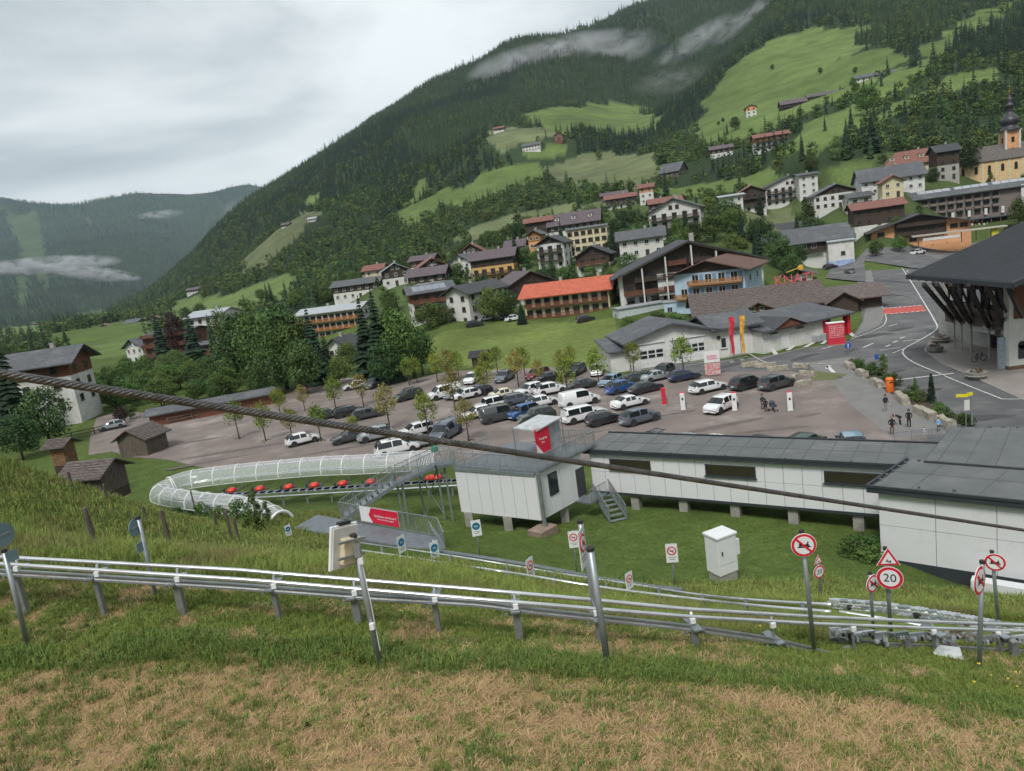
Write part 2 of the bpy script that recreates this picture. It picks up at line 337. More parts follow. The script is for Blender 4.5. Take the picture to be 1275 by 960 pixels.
# ---------------------------------------------------------------- terrain sheet
def make_terrain():
    a_f = np.linspace(R(-52), R(50), 620); a_c1 = np.linspace(R(50), R(308), 90)[1:-1]
    az = np.r_[a_f, a_c1]; na = len(az)
    r = np.r_[np.geomspace(1.0, 30, 150)[:-1], np.geomspace(30, 9500, 400)]; nr = len(r)
    A, RR = np.meshgrid(az, r, indexing='ij'); X = (RR*np.sin(A)).ravel(); Y = (RR*np.cos(A)).ravel()
    Z = Hgt(X, Y)
    flatm = (np.abs(Z) < .45) & (np.hypot(X, Y) > 52) & (Y > 38); Z = np.where(flatm, Z-.12, Z)
    n = na*nr
    V = np.c_[X, Y, Z]; V = np.r_[V, [[0, 0, float(Z[:: nr].mean())]]]
    i, j = np.meshgrid(np.arange(na), np.arange(nr-1), indexing='ij'); i2 = (i+1) % na
    F = np.stack([i*nr+j, i*nr+j+1, i2*nr+j+1, i2*nr+j], -1).reshape(-1, 4)
    me = bpy.data.meshes.new('ground'); me.vertices.add(len(V)); me.vertices.foreach_set('co', V.astype(np.float32).ravel())
    tri = np.array([[n, k*nr, ((k+1) % na)*nr] for k in range(na)])
    nl = len(F)*4+len(tri)*3; me.loops.add(nl); me.loops.foreach_set('vertex_index', np.r_[F.ravel(), tri.ravel()].astype(np.int32))
    me.polygons.add(len(F)+len(tri)); ls = np.r_[np.arange(len(F))*4, len(F)*4+np.arange(len(tri))*3].astype(np.int32)
    me.polygons.foreach_set('loop_start', ls); me.polygons.foreach_set('use_smooth', np.ones(len(ls), bool))
    me.update(calc_edges=True); me.validate()
    # land cover as a colour attribute
    d = np.hypot(X, Y); fk = on_field(X, Y)
    c = np.tile([.030, .048, .022], (n, 1))                     # forest floor
    vil = inpoly(X, Y, VILLAGE) & (fk == 0); c[vil] = [.070, .100, .034]
    flr = (Z < 4) & (d > 45) & (d < 2600) & (fk == 0); c[flr] = [.078, .112, .030]
    c[fk == 1] = [.105, .148, .046]; c[fk == 2] = [.122, .142, .070]
    c[inpoly(X, Y, MEADOW)] = [.125, .160, .046]; fr_ = (fk > 0) & (d > 2300); c[fr_] = c[fr_]*.35+np.array([.030, .048, .022])*.65
    nb = d < 56
    mown = vnoise(X, Y, 3.1, 8)*.6+vnoise(X, Y, 1.1, 9)*.4
    g = np.array([.115, .165, .036]); g2 = np.array([.150, .175, .050]); dry = np.array([.34, .225, .112])
    cn = g*(1-mown[:, None])+g2*mown[:, None]
    # the strip mown by the camera: dry clippings
    dl = Y + .10*X   # runs with the track
    s1 = np.clip((9.3+vnoise(X, Y, 1.3, 21)*.8-dl)*2.5, 0, 1)
    s2 = (sstep(.54, .66, vnoise(X, Y, .8, 12)*.55+vnoise(X, Y, .27, 13)*.45))*((dl < 14.2))
    w = np.clip(np.maximum(s1*(.50+.4*vnoise(X, Y, .5, 77)), s2*.8), 0, 1)[:, None]
    cn = cn*(1-w)+dry*w
    lw = (X > -14) & (Y > 30) & (Z < 6); cn[lw] = np.array([.098, .142, .036])*(.8+.4*mown[lw, None])
    c[nb] = cn[nb]
    ca = me.color_attributes.new('cover', 'FLOAT_COLOR', 'POINT')
    cc = np.ones((n+1, 4)); cc[:n, :3] = c; cc[n, :3] = dry; ca.data.foreach_set('color', cc.astype(np.float32).ravel())
    m = bpy.data.materials.new('ground_cover'); m.use_nodes = True; t = m.node_tree; nn = t.nodes; l = t.links; p = nn['Principled BSDF']
    p.inputs['Roughness'].default_value = 1; p.inputs['Specular IOR Level'].default_value = .1
    at = nn.new('ShaderNodeAttribute'); at.attribute_name = 'cover'; geo = nn.new('ShaderNodeNewGeometry')
    out = at.outputs['Color']
    for sc, lo, hi in ((.006, .75, 1.25), (.05, .78, 1.22), (.6, .82, 1.18), (6, .7, 1.3)):
        no = nn.new('ShaderNodeTexNoise'); no.inputs['Scale'].default_value = sc; no.inputs['Detail'].default_value = 5; l.new(geo.outputs['Position'], no.inputs[0])
        mr = nn.new('ShaderNodeMapRange'); mr.inputs[1].default_value = .3; mr.inputs[2].default_value = .7; mr.inputs[3].default_value = lo; mr.inputs[4].default_value = hi; l.new(no.outputs[0], mr.inputs[0])
        mm = nn.new('ShaderNodeMixRGB'); mm.blend_type = 'MULTIPLY'; mm.inputs[0].default_value = 1; l.new(out, mm.inputs[1]); l.new(mr.outputs[0], mm.inputs[2]); out = mm.outputs[0]
    l.new(out, p.inputs['Base Color'])
    nb_ = nn.new('ShaderNodeTexNoise'); nb_.inputs['Scale'].default_value = 9; nb_.inputs['Detail'].default_value = 6; l.new(geo.outputs['Position'], nb_.inputs[0])
    bn = nn.new('ShaderNodeBump'); bn.inputs['Strength'].default_value = .6; bn.inputs['Distance'].default_value = .06; l.new(nb_.outputs[0], bn.inputs['Height']); l.new(bn.outputs[0], p.inputs['Normal'])
    me.materials.append(m)
    o = bpy.data.objects.new('ground', me); COL.objects.link(o); o['kind'] = 'structure'
    return o
ground = make_terrain()
# ---------------------------------------------------------------- scatter with geometry nodes (uncountable masses)
def gn_scatter(name, proto, P, rot, scl, **kw):
    """P (n,3), rot z (n), scl (n) -> one object instancing proto mesh"""
    n = len(P)
    me = bpy.data.meshes.new(name); me.vertices.add(n); me.vertices.foreach_set('co', np.asarray(P, np.float32).ravel())
    a = me.attributes.new('rot', 'FLOAT_VECTOR', 'POINT'); rv = np.zeros((n, 3), np.float32)
    if np.ndim(rot) == 1: rv[:, 2] = rot
    else: rv[:] = rot
    a.data.foreach_set('vector', rv.ravel())
    a = me.attributes.new('scl', 'FLOAT_VECTOR', 'POINT'); sv = np.asarray(scl, np.float32)
    if sv.ndim == 1: sv = np.repeat(sv[:, None], 3, 1)
    a.data.foreach_set('vector', sv.ravel())
    po = bpy.data.objects.new(name+'_source', proto)
    g = bpy.data.node_groups.new(name, 'GeometryNodeTree')
    g.interface.new_socket('Geometry', in_out='INPUT', socket_type='NodeSocketGeometry'); g.interface.new_socket('Geometry', in_out='OUTPUT', socket_type='NodeSocketGeometry')
    gi = g.nodes.new('NodeGroupInput'); go = g.nodes.new('NodeGroupOutput'); oi = g.nodes.new('GeometryNodeObjectInfo'); oi.inputs['Object'].default_value = po; oi.inputs['As Instance'].default_value = True
    ip = g.nodes.new('GeometryNodeInstanceOnPoints'); ra = g.nodes.new('GeometryNodeInputNamedAttribute'); ra.data_type = 'FLOAT_VECTOR'; ra.inputs[0].default_value = 'rot'
    sa = g.nodes.new('GeometryNodeInputNamedAttribute'); sa.data_type = 'FLOAT_VECTOR'; sa.inputs[0].default_value = 'scl'
    e2r = g.nodes.new('FunctionNodeEulerToRotation')
    g.links.new(gi.outputs[0], ip.inputs['Points']); g.links.new(oi.outputs['Geometry'], ip.inputs['Instance'])
    g.links.new(ra.outputs[0], e2r.inputs[0]); g.links.new(e2r.outputs[0], ip.inputs['Rotation']); g.links.new(sa.outputs[0], ip.inputs['Scale']); g.links.new(ip.outputs[0], go.inputs[0])
    o = bpy.data.objects.new(name, me); COL.objects.link(o); md = o.modifiers.new('scatter', 'NODES'); md.node_group = g
    o['kind'] = 'stuff'
    return o
# ---------------------------------------------------------------- trees
def leaf_mat(name, col, hr=.2, var=.35, sc=.8):
    hr = min(.36, hr*1.2)
    m = mat(name, col, rough=.75, var=var, scale=sc, obj_rand=hr, spec=.25); return m
BARK = mat('bark', (.09, .07, .055), .95, .3, 6)
M_CON = leaf_mat('conifer_needles', (.044, .078, .031), .34)
M_CONd = leaf_mat('dark_conifer_needles', (.018, .040, .020), .2)
M_BRD = leaf_mat('broadleaf_leaves', (.090, .145, .034), .38)
M_BRDd = leaf_mat('dark_broadleaf_leaves', (.056, .100, .028), .3)
M_YNG = leaf_mat('young_maple_leaves', (.19, .25, .038), .2)
M_YNO = leaf_mat('orange_tinted_young_leaves', (.25, .225, .055), .2)
M_PUR = leaf_mat('copper_leaves', (.045, .022, .026), .15)
M_BRL = leaf_mat('light_broadleaf_leaves', (.110, .155, .040), .3)
M_SHR = leaf_mat('shrub_leaves', (.075, .135, .028), .3)
def leaves(mb, c, r, n, ls, rs, up=.3, squash=.8):
    """n leaf faces spread through a clump of radius r at c"""
    for _ in range(n):
        while True:
            q = Vector((rs.uniform(-1, 1), rs.uniform(-1, 1), rs.uniform(-1, 1)))
            if q.length < 1: break
        q = q.normalized()*(q.length**.45)
        p = Vector(c)+Vector((q.x*r, q.y*r, q.z*r*squash))
        nrm = (q + Vector((rs.uniform(-.8, .8), rs.uniform(-.8, .8), rs.uniform(-.3, .9)))).normalized()
        x = nrm.orthogonal().normalized(); x.rotate(Matrix.Rotation(rs.uniform(0, 6.28), 3, nrm)); y = nrm.cross(x)
        s = ls*rs.uniform(.6, 1.35)
        mb.add([p-x*s*.5, p+y*s*.42, p+x*s*.6, p-y*s*.38], [(0, 1, 2, 3)] )
def crown_broad(seed, h=10, w=7, base=.22, clumps=38, per=42, ls=.34, open_=.0):
    rs = random.Random(seed); mb = MB(); zc = h*(base+(1-base)/2); rz = h*(1-base)/2
    for i in range(clumps):
        while True:
            q = Vector((rs.uniform(-1, 1), rs.uniform(-1, 1), rs.uniform(-1, 1)))
            if q.length < 1: break
        q = q.normalized()*(q.length**.5)*rs.uniform(.85, 1.08)
        wz = 1-.35*max(q.z, 0)
        c = (q.x*w*.40*wz, q.y*w*.40*wz, zc+q.z*rz*.80)
        leaves(mb, c, w*rs.uniform(.13, .21), per, ls, rs)
    return mb
def trunk_mb(h, r0, seed, limbs=5, hl=.75, spread=.3, lean=0):
    rs = random.Random(seed); mb = MB()
    pts = [Vector((lean*z+rs.uniform(-.03, .03)*h*.3*z, rs.uniform(-.03, .03)*h*.3*z, h*hl*z)) for z in (0, .25, .5, .75, 1)]
    pts[0].z -= .3
    mb.tube(pts, r0, 7, radii=[r0*1.15, r0, r0*.8, r0*.55, r0*.25])
    for i in range(limbs):
        t = rs.uniform(.35, .9); p = pts[0].lerp(pts[-1], t); a = i*2.4+rs.uniform(-.4, .4); L = h*spread*rs.uniform(.6, 1)
        e = p+Vector((cos(a)*L, sin(a)*L, L*rs.uniform(.5, 1.0))); mb.tube([p, p.lerp(e, .5)+Vector((0, 0, -.08*L)), e], r0*.4, 5, radii=[r0*.45, r0*.3, r0*.1])
    return mb
def crown_con(seed, h=20, w=6, tiers=16, per=9, ls=1.0, base=.06):
    """drooping whorls of branch sprays"""
    rs = random.Random(seed); mb = MB()
    for i in range(tiers):
        f = i/(tiers-1); z = h*(base+(1-base)*f**.92); r = (w/2)*((1-f)**.85)*rs.uniform(.82, 1.12)+.12
        n = max(4, int(per*(1-f*.55)))
        for k in range(n):
            a = 2*pi*(k+rs.uniform(-.35, .35))/n + i*1.1; rr = r*rs.uniform(.65, 1.15); d = Vector((cos(a), sin(a), 0)); s = Vector((-sin(a), cos(a), 0))
            th = h*(1-base)/tiers*1.7*(1-f*.35); wd = max(.16, rr*.42)
            p0 = Vector((0, 0, z+th*.35)); tip = d*rr+Vector((0, 0, z-rr*.28)); mid = d*rr*.6+Vector((0, 0, z+th*.12))
            mb.add([p0, mid+s*wd-Vector((0, 0, th*.45)), tip, mid-s*wd-Vector((0, 0, th*.45)), mid+Vector((0, 0, .1*th))], [(0, 1, 4), (1, 2, 4), (2, 3, 4), (3, 0, 4)])
    mb.add([(-.1, 0, h*.93), (.1, .05, h*.93), (0, -.1, h*.93), (0, 0, h*1.02)], [(0, 1, 3), (1, 2, 3), (2, 0, 3)])
    return mb
TR = {}
def treekind(k, crown, cm, trunk):
    TR[k] = (crown.mesh('crown', cm), trunk.mesh('trunk', BARK, True))
for s in range(3):
    treekind('con%d' % s, crown_con(20+s, 20, 6.2+s*.5, 24, 15), M_CON, trunk_mb(20, .28, s, 0, .9))
    treekind('dark%d' % s, crown_con(50+s, 20, 7.0, 24, 15), M_CONd, trunk_mb(20, .3, s, 0, .9))
    treekind('brd%d' % s, crown_broad(30+s, 10, 8.5, .12, 70, 64, .34), M_BRD, trunk_mb(10, .22, s, 6, .7))
    treekind('brdd%d' % s, crown_broad(60+s, 10, 8.5, .10, 70, 64, .34), M_BRDd, trunk_mb(10, .22, s, 6, .7))
    treekind('shr%d' % s, crown_broad(70+s, 3, 3.6, .0, 22, 34, .26), M_SHR, trunk_mb(2, .05, s, 4, .6))
    treekind('yng%d' % s, crown_broad(40+s, 6, 3.8, .28, 44, 32, .20), M_YNG, trunk_mb(6, .09, s+3, 7, .8, .28))
    treekind('yno%d' % s, crown_broad(44+s, 6, 3.8, .28, 44, 28, .20), M_YNO, trunk_mb(6, .09, s+5, 7, .8, .28))
treekind('pur0', crown_broad(90, 10, 8, .12, 60, 44, .4), M_PUR, trunk_mb(10, .22, 9, 6, .7))
treekind('slim0', crown_broad(91, 10, 4.2, .1, 46, 40, .34), M_BRD, trunk_mb(10, .15, 9, 6, .8, .15))
LOW_CON = [crown_con(100+s, 20, 6, 9, 6).mesh('forest_conifer', M_CON) for s in range(3)]
LOW_COD = [crown_con(110+s, 20, 5.6, 9, 6).mesh('forest_dark_conifer', M_CONd) for s in range(2)]
LOW_BRL = [crown_broad(130+s, 10, 8.0, .02, 16, 12, 1.1).mesh('forest_light_broadleaf', M_BRL) for s in range(1)]
LOW_BRD = [crown_broad(120+s, 10, 8.5, .02, 16, 12, 1.15).mesh('forest_broadleaf', M_BRD) for s in range(2)]
def tree(kind, x, y, h, label, cat, name='tree', wf=1.0, group=None, z=None, parts=True):
    c, t = TR[kind]; h0 = 20 if kind[:3] in ('con', 'dar') else {'shr': 3, 'yng': 6, 'yno': 6}.get(kind[:3], 10)
    s = h/h0; zz = H1(x, y) if z is None else z
    e = empty(name, (x, y, zz-.05), random.uniform(0, 6.28), label, cat, group)
    inst(c, 'crown', e, scale=(s*wf, s*wf, s)); inst(t, 'trunk', e, scale=(s, s, s))
    return e
# ---------------------------------------------------------------- forests
def vis(x, y):
    az = np.arctan2(x, y); return (az > R(-42)) & (az < R(42))
def scatter_pts(r0, r1, dens, n, a0=-42, a1=42):
    r = np.sqrt(rng.uniform(r0*r0, r1*r1, n)); a = rng.uniform(R(a0), R(a1), n); return r*np.sin(a), r*np.cos(a)
HOUSE_AT = []
for a, b, c in HOUSES_PX:
    q = PT(a, b, c); HOUSE_AT.append((q.x, q.y, 15 if c < 450 else 17))
def forest():
    out = []
    # (r0,r1,spacing,scale)
    for r0, r1, sp_, sc_ in ((230, 700, 6.0, .62), (700, 2300, 7.0, .80), (2300, 7400, 21, 1.7)):
        area = .5*(r1*r1-r0*r0)*R(84); n = int(area/(sp_*sp_)); x, y = scatter_pts(r0, r1, 0, n)
        z = Hgt(x, y); d = np.hypot(x, y)
        keep = (on_field(x, y) == 0) & ~inpoly(x, y, VILLAGE) & ~inpoly(x, y, MEADOW)
        keep &= (z > 5) | (d > 2500) | ((z < 5) & (vnoise(x, y, 60, 31) > .62) & (d > 300))
        # slope facing away behind the ridges is never seen: drop it
        f_ = 1+18/d; keep &= ~((on_field(x*f_, y*f_) > 0) & (rng.uniform(0, 1, len(x)) < .6) & (d < 2300)); f_ = 1+36/d; keep &= ~((on_field(x*f_, y*f_) > 0) & (rng.uniform(0, 1, len(x)) < .12) & (d < 2300))
        for hx, hy, hr in HOUSE_AT:
            ax, ay = x-hx, y-hy; L = hypot(hx, hy); ux, uy = -hx/L, -hy/L; s_ = ax*ux+ay*uy; c_ = np.abs(ax*uy-ay*ux)
            keep &= ~((c_ < hr) & (s_ > -hr) & (s_ < hr+min(30, L*.06)))
        e = z-CAMZ
        el = e/d; dx = x/d; dy = y/d
        blk = np.zeros(len(x), bool)
        for f in (.45, .6, .72, .82, .9, .95):
            zz = Hgt(x*f, y*f); blk |= (zz+14-CAMZ)/(d*f) > (e+24)/d
        keep &= ~blk
        out.append(np.c_[x, y, z, np.full(len(x), sc_)][keep])
    return np.concatenate(out)
FP = forest()
u = vnoise(FP[:, 0], FP[:, 1], 120, 41)*.6 + vnoise(FP[:, 0], FP[:, 1], 30, 42)*.4
dd = np.hypot(FP[:, 0], FP[:, 1]); low = FP[:, 2] < 35+90*vnoise(FP[:, 0], FP[:, 1], 150, 44)
rr = rng.uniform(0, 1, len(FP))
isb = (rr < np.where(low & (dd < 2300), .72, .08 + .35*(u > .60))) 
near_d = dd < 620
print('forest', len(FP), 'broad', isb.sum())
# the trees that show largest become things of their own, the rest is the mass
idx = np.argsort(dd); nb_ = [i for i in idx if isb[i]][:110]; nc_ = [i for i in idx if not isb[i]][:150]
single = set(nb_) | set(nc_)
msk = np.array([i not in single for i in range(len(FP))])
hs = rng.uniform(.62, 1.15, len(FP))
def mass(name, protos, sel, hf):
    ids = np.where(sel)[0]; part = rng.integers(0, len(protos), len(ids))
    for k, pr in enumerate(protos):
        ii = ids[part == k]
        if not len(ii): continue
        s = hs[ii]*FP[ii, 3]*hf; w = s*rng.uniform(.85, 1.25, len(ii))
        P = FP[ii, :3].copy(); P[:, 2] -= .5
        o = gn_scatter(name, pr, P, rng.uniform(0, 6.28, len(ii)), np.c_[w, w, s])
        tag(o, None, None, None, 'stuff')
dk = vnoise(FP[:, 0], FP[:, 1], 200, 47) > .5
mass('conifer_forest', LOW_CON, msk & ~isb & ~dk, 1.0)
mass('dark_conifer_forest', LOW_COD, msk & ~isb & dk, 1.0)
lt = vnoise(FP[:, 0], FP[:, 1], 45, 52)*.6+rng.uniform(0, .5, len(FP)) > .62
mass('broadleaf_forest', LOW_BRD, msk & isb & ~lt, 1.25)
mass('light_broadleaf_forest', LOW_BRL, msk & isb & lt, 1.2)
for i in nb_:
    tree('brd%d' % (i % 3) if i % 4 else 'brdd0', FP[i, 0], FP[i, 1], 10*hs[i]*FP[i, 3]*1.35, 'green broadleaf tree at the foot of the forested mountain slope', 'tree', 'broadleaf_tree', group='broadleaf trees at the foot of the slope')
for i in nc_:
    tree('con%d' % (i % 3), FP[i, 0], FP[i, 1], 20*hs[i]*FP[i, 3], 'dark green conifer at the foot of the forested mountain slope', 'tree', 'conifer_tree', group='conifers at the foot of the slope')
# ---------------------------------------------------------------- building materials
WHITE = mat('white_render', (.62, .62, .59), .9, .06, .8, .15, 30, wear=(.50, .49, .45), wscale=.35)
CREAM = mat('cream_render', (.62, .54, .36), .9, .07, .8)
OCHRE = mat('ochre_render', (.60, .38, .14), .9, .08, .8)
APRIC = mat('apricot_render', (.66, .34, .17), .9, .07, .8)
YELLW = mat('church_yellow', (.66, .47, .25), .9, .07, .8)
BLUEW = mat('pale_blue_render', (.40, .53, .64), .9, .06, .8)
GREYW = mat('grey_render', (.36, .35, .32), .9, .1, .8)
TIMB = mat('dark_timber', (.060, .040, .030), .8, .3, 3, .3, 20, stretch=(1, 1, 6))
TIMR = mat('red_brown_timber', (.17, .062, .032), .75, .25, 3, .3, 20, stretch=(1, 1, 6))
TIMO = mat('orange_timber', (.40, .17, .045), .7, .25, 3, .3, 20, stretch=(1, 1, 6))
TIMG = mat('weathered_timber', (.13, .105, .085), .9, .3, 3, .4, 20, stretch=(4, 4, .5))
TIMP = mat('grey_facade_boards', (.20, .165, .15), .85, .2, 2, .2, 12)
R_GRY = mat('grey_slate_roof', (.085, .090, .098), .65, .18, 1.5, .4, 6, wear=(.12, .125, .13), wscale=.3)
R_DRK = mat('dark_roof', (.045, .046, .050), .6, .18, 1.5, .4, 6)
R_BRN = mat('brown_tile_roof', (.13, .068, .052), .75, .22, 1.5, .5, 8)
R_RED = mat('orange_red_tile_roof', (.46, .105, .055), .7, .14, .9, .5, 9)
R_RBR = mat('red_brown_tile_roof', (.20, .085, .065), .75, .2, 1.5, .5, 8)
R_PUR = mat('purple_brown_roof', (.105, .080, .090), .7, .2, 1.5, .5, 8)
R_SHG = mat('weathered_shingle_roof', (.125, .100, .092), .9, .35, 2.5, .8, 7, stretch=(1, 3, 3), wear=(.17, .15, .135), wscale=1.2)
R_MET = mat('pale_metal_roof', (.34, .36, .38), .4, .1, 1, .1, 5)
GLASS = mat('window_glass', (.028, .034, .040), .08, .3, .6, spec=.6)
FRAME = mat('window_frame_white', (.60, .60, .57), .6, .04)
FRAMB = mat('window_frame_brown', (.10, .06, .04), .6, .1)
CONC = mat('concrete', (.30, .29, .26), .95, .15, 1.5, .4, 18, wear=(.22, .21, .19), wscale=1.0)
def win_mesh(w, h, fm, bars=1):
    m = MB(); fw = .09
    m.box((0, -.02, h/2), (w, .05, h), 0, 1)
    for x in (-w/2+fw/2, w/2-fw/2): m.box((x, -.055, h/2), (fw, .10, h), 0, 0)
    for z in (fw/2, h-fw/2): m.box((0, -.055, z), (w-2*fw, .10, fw), 0, 0)
    for b in range(bars): m.box((-w/2+w*(b+1)/(bars+1), -.05, h/2), (.07, .08, h-2*fw), 0, 0)
    m.box((0, -.10, -.04), (w+.2, .22, .06), 0, 0)
    return m.mesh('window', [fm, GLASS])
WM = {}
def wmesh(w, h, fm, bars=1):
    k = (round(w, 1), round(h, 1), fm.name, bars)
    if k not in WM: WM[k] = win_mesh(w, h, fm, bars)
    return WM[k]
def gable_prism(mb, x0, x1, y0, y1, z0, ze, zr, axis, mi=0):
    """walls with gable; ridge along axis"""
    if axis == 'x':
        ym = (y0+y1)/2
        for (a, b) in ((x0, x1),):
            vs = [(a, y0, z0), (a, y1, z0), (a, y1, ze), (a, ym, zr), (a, y0, ze), (b, y0, z0), (b, y1, z0), (b, y1, ze), (b, ym, zr), (b, y0, ze)]
    else:
        xm = (x0+x1)/2
        vs = [(x1, y0, z0), (x0, y0, z0), (x0, y0, ze), (xm, y0, zr), (x1, y0, ze), (x1, y1, z0), (x0, y1, z0), (x0, y1, ze), (xm, y1, zr), (x1, y1, ze)]
    mb.add(vs, [(4, 3, 2, 1, 0), (5, 6, 7, 8, 9), (0, 1, 6, 5), (1, 2, 7, 6), (2, 3, 8, 7), (3, 4, 9, 8), (4, 0, 5, 9)], mi)
def roof_mb(x0, x1, y0, y1, ze, pitch, axis, ov=1.0, th=.22, hip=0, ovg=None):
    """two slabs (one object): returns builder; ze is the wall top at the eaves"""
    mb = MB(); ovg = ov if ovg is None else ovg; tp = math.tan(pitch)
    if axis == 'x':
        ym = (y0+y1)/2; a, b = x0-ovg, x1+ovg; zr = ze+(ym-y0)*tp+.05
        for s, ye in ((-1, y0-ov), (1, y1+ov)):
            zz = ze-ov*tp+.05
            vs = [(a, ye, zz), (b, ye, zz), (b-hip, ym, zr), (a+hip, ym, zr), (a, ye, zz+th), (b, ye, zz+th), (b-hip, ym, zr+th), (a+hip, ym, zr+th)]
            fs = [(3, 2, 1, 0), (4, 5, 6, 7), (0, 1, 5, 4), (1, 2, 6, 5), (3, 0, 4, 7)]
            if s > 0: fs = [f[::-1] for f in fs]
            mb.add(vs, fs)
        if hip:
            for xe, xr, s in ((a, a+hip, 1), (b, b-hip, -1)):
                zz = ze-ov*tp+.05
                mb.add([(xe, y0-ov, zz), (xe, y1+ov, zz), (xr, ym, zr), (xe, y0-ov, zz+th), (xe, y1+ov, zz+th), (xr, ym, zr+th)], [(0, 1, 2), (5, 4, 3), (0, 3, 4, 1)] if s > 0 else [(2, 1, 0), (3, 4, 5), (1, 4, 3, 0)])
    else:
        xm = (x0+x1)/2; a, b = y0-ovg, y1+ovg; zr = ze+(xm-x0)*tp+.05
        for s, xe in ((-1, x0-ov), (1, x1+ov)):
            zz = ze-ov*tp+.05
            vs = [(xe, a, zz), (xe, b, zz), (xm, b, zr), (xm, a, zr), (xe, a, zz+th), (xe, b, zz+th), (xm, b, zr+th), (xm, a, zr+th)]
            fs = [(0, 1, 2, 3), (7, 6, 5, 4), (4, 5, 1, 0), (0, 3, 7, 4), (1, 5, 6, 2)]
            if s > 0: fs = [f[::-1] for f in fs]
            mb.add(vs, fs)
    return mb, zr
def balcony(par, x0, x1, z, y, depth, bm, posts=True, side=None):
    m = MB(); m.box(((x0+x1)/2, y-depth/2, z), (x1-x0, depth, .16)); b = m.build('balcony', bm, par)
    r = MB(); L = x1-x0
    r.box(((x0+x1)/2, y-depth+.05, z+1.02), (L, .09, .08)); r.box(((x0+x1)/2, y-depth+.05, z+.22), (L, .05, .07))
    n = max(3, int(L/.22))
    for i in range(n+1): r.box((x0+L*i/n, y-depth+.05, z+.6), (L/n*.62, .03, .76))
    for x in (x0, x1): r.box((x, y-depth/2, z+.62), (.05, depth, .78))
    r.build('railing', bm, b); return b
FLR = 2.8
def house(name, label, cat, px, py, t, W, D, st, yaw=0, ridge='x', pitch=24, wall=WHITE, roof=R_GRY, upper=None, ust=0, bal=(), balm=None, win=FRAME, wn=None, wr=None, ov=1.1,
          chim=1, hip=0, ww=1.2, wh=1.25, group=None, solar=False, skip=(), loc=None, bars=1, flr=FLR, dormer=0):
    p = PT(px, py, t) if loc is None else Vector(loc)
    zt = H1(p.x, p.y)
    z0 = p.z if loc is not None else (p.z if abs(p.z-zt) < 3 else (p.z+zt)/2)
    e = empty(name, (p.x, p.y, z0), yaw if abs(yaw) < .001 else R(yaw), label, cat, group)
    pt = R(pitch); He = st*flr + .3; x0, x1 = -W/2, W/2
    zr = He + (D/2 if ridge == 'x' else W/2)*math.tan(pt)
    zs = He-ust*flr if upper else None
    m = MB()
    if upper:
        m.prism([(x0, 0), (x1, 0), (x1, D), (x0, D)], -5, zs); m.build('wall', wall, e)
        m = MB(); gable_prism(m, x0-.05, x1+.05, -.05, D+.05, zs, He, zr+.02, ridge); m.build('timber_wall', upper, e)
    else:
        if hip: m.prism([(x0, 0), (x1, 0), (x1, D), (x0, D)], -5, He)
        else: gable_prism(m, x0, x1, 0, D, -5, He, zr, ridge)
        m.build('wall', wall, e)
    rb, zrr = roof_mb(x0, x1, 0, D, He, pt, ridge, ov, hip=hip)
    ro = rb.build('roof', roof, e)
    for c in range(chim):
        cx = (c-(chim-1)/2)*W*.45+W*.12; cy = D*.55 if ridge == 'x' else D*.4
        if ridge != 'x': cx *= .3
        cm = MB().box((cx, cy, zrr+.1), (.7, .7, 1.8)); cm.box((cx, cy, zrr+1.05), (.85, .85, .12)); cm.build('chimney', GREYW, ro)
    if solar:
        sm = MB(); tp = math.tan(pt); 
        for k in range(int(W/1.9)-1):
            xa = x0+1+k*1.9; ya, yb = .3, D/2-1.2; sm.add([(xa, ya, He+ya*tp+.33), (xa+1.8, ya, He+ya*tp+.33), (xa+1.8, yb, He+yb*tp+.33), (xa, yb, He+yb*tp+.33)], [(0, 1, 2, 3)])
        sm.build('solar_panel', mat('solar_glass', (.20, .22, .25), .25, .1), ro)
    # windows, each a part
    n = wn or max(2, int(W/3.0)); y_f = -.05 if upper else 0
    for s in range(st):
        yf = -.05 if (upper and s >= st-ust) else 0
        for k in range(n):
            if (s, k) in skip: continue
            x = x0+W*(k+.5)/n
            if s == 0 and k == n//2 and (0, -1) not in skip:
                d = MB().box((0, -.04, 1.05), (1.1, .12, 2.1)); d.build('door', TIMB, e, loc=(x, yf, 0)); continue
            if s in bal: inst(wmesh(1.6, 2.0, win, 1), 'window', e, (x, yf, s*flr+.25))
            else: inst(wmesh(ww, wh, win, bars), 'window', e, (x, yf, s*flr+.95))
        nr = wr or max(1, int(D/3.4))
        for sx, rz in ((x1+(.05 if upper and s >= st-ust else 0), pi/2), (x0-(.05 if upper and s >= st-ust else 0), -pi/2)):
            if (sx > 0 and yaw > 12) or (sx < 0 and yaw < -12 and px > 500): continue
            for k in range(nr): inst(wmesh(ww, wh, win, bars), 'window', e, (sx, D*(k+.5)/nr, s*flr+.95), rz)
    if ridge == 'y' and W > 8: inst(wmesh(1.2, 1.2, win, bars), 'window', e, (-1.1, -.05 if upper else 0, He+.3)); inst(wmesh(1.2, 1.2, win, bars), 'window', e, (1.1, -.05 if upper else 0, He+.3))
    for s in bal: balcony(e, x0+.4, x1-.4, s*flr+.12, -.06, 1.25, balm or TIMB)
    for k in range(dormer):
        x = x0+W*(k+.5)/dormer; zz = He+D*.16*math.tan(pt)
        dm = MB().box((x, D*.16+.9, zz+.75), (1.7, 1.8, 1.5)); dm.build('dormer', wall, ro)
        dr = MB().box((x, D*.16+.9, zz+1.62), (2.1, 2.2, .16)); dr.build('dormer_roof', roof, ro)
        inst(wmesh(1.0, 1.0, win, 1), 'window', ro, (x, D*.16, zz+.35))
    return e
# ---------------------------------------------------------------- village houses
H = house
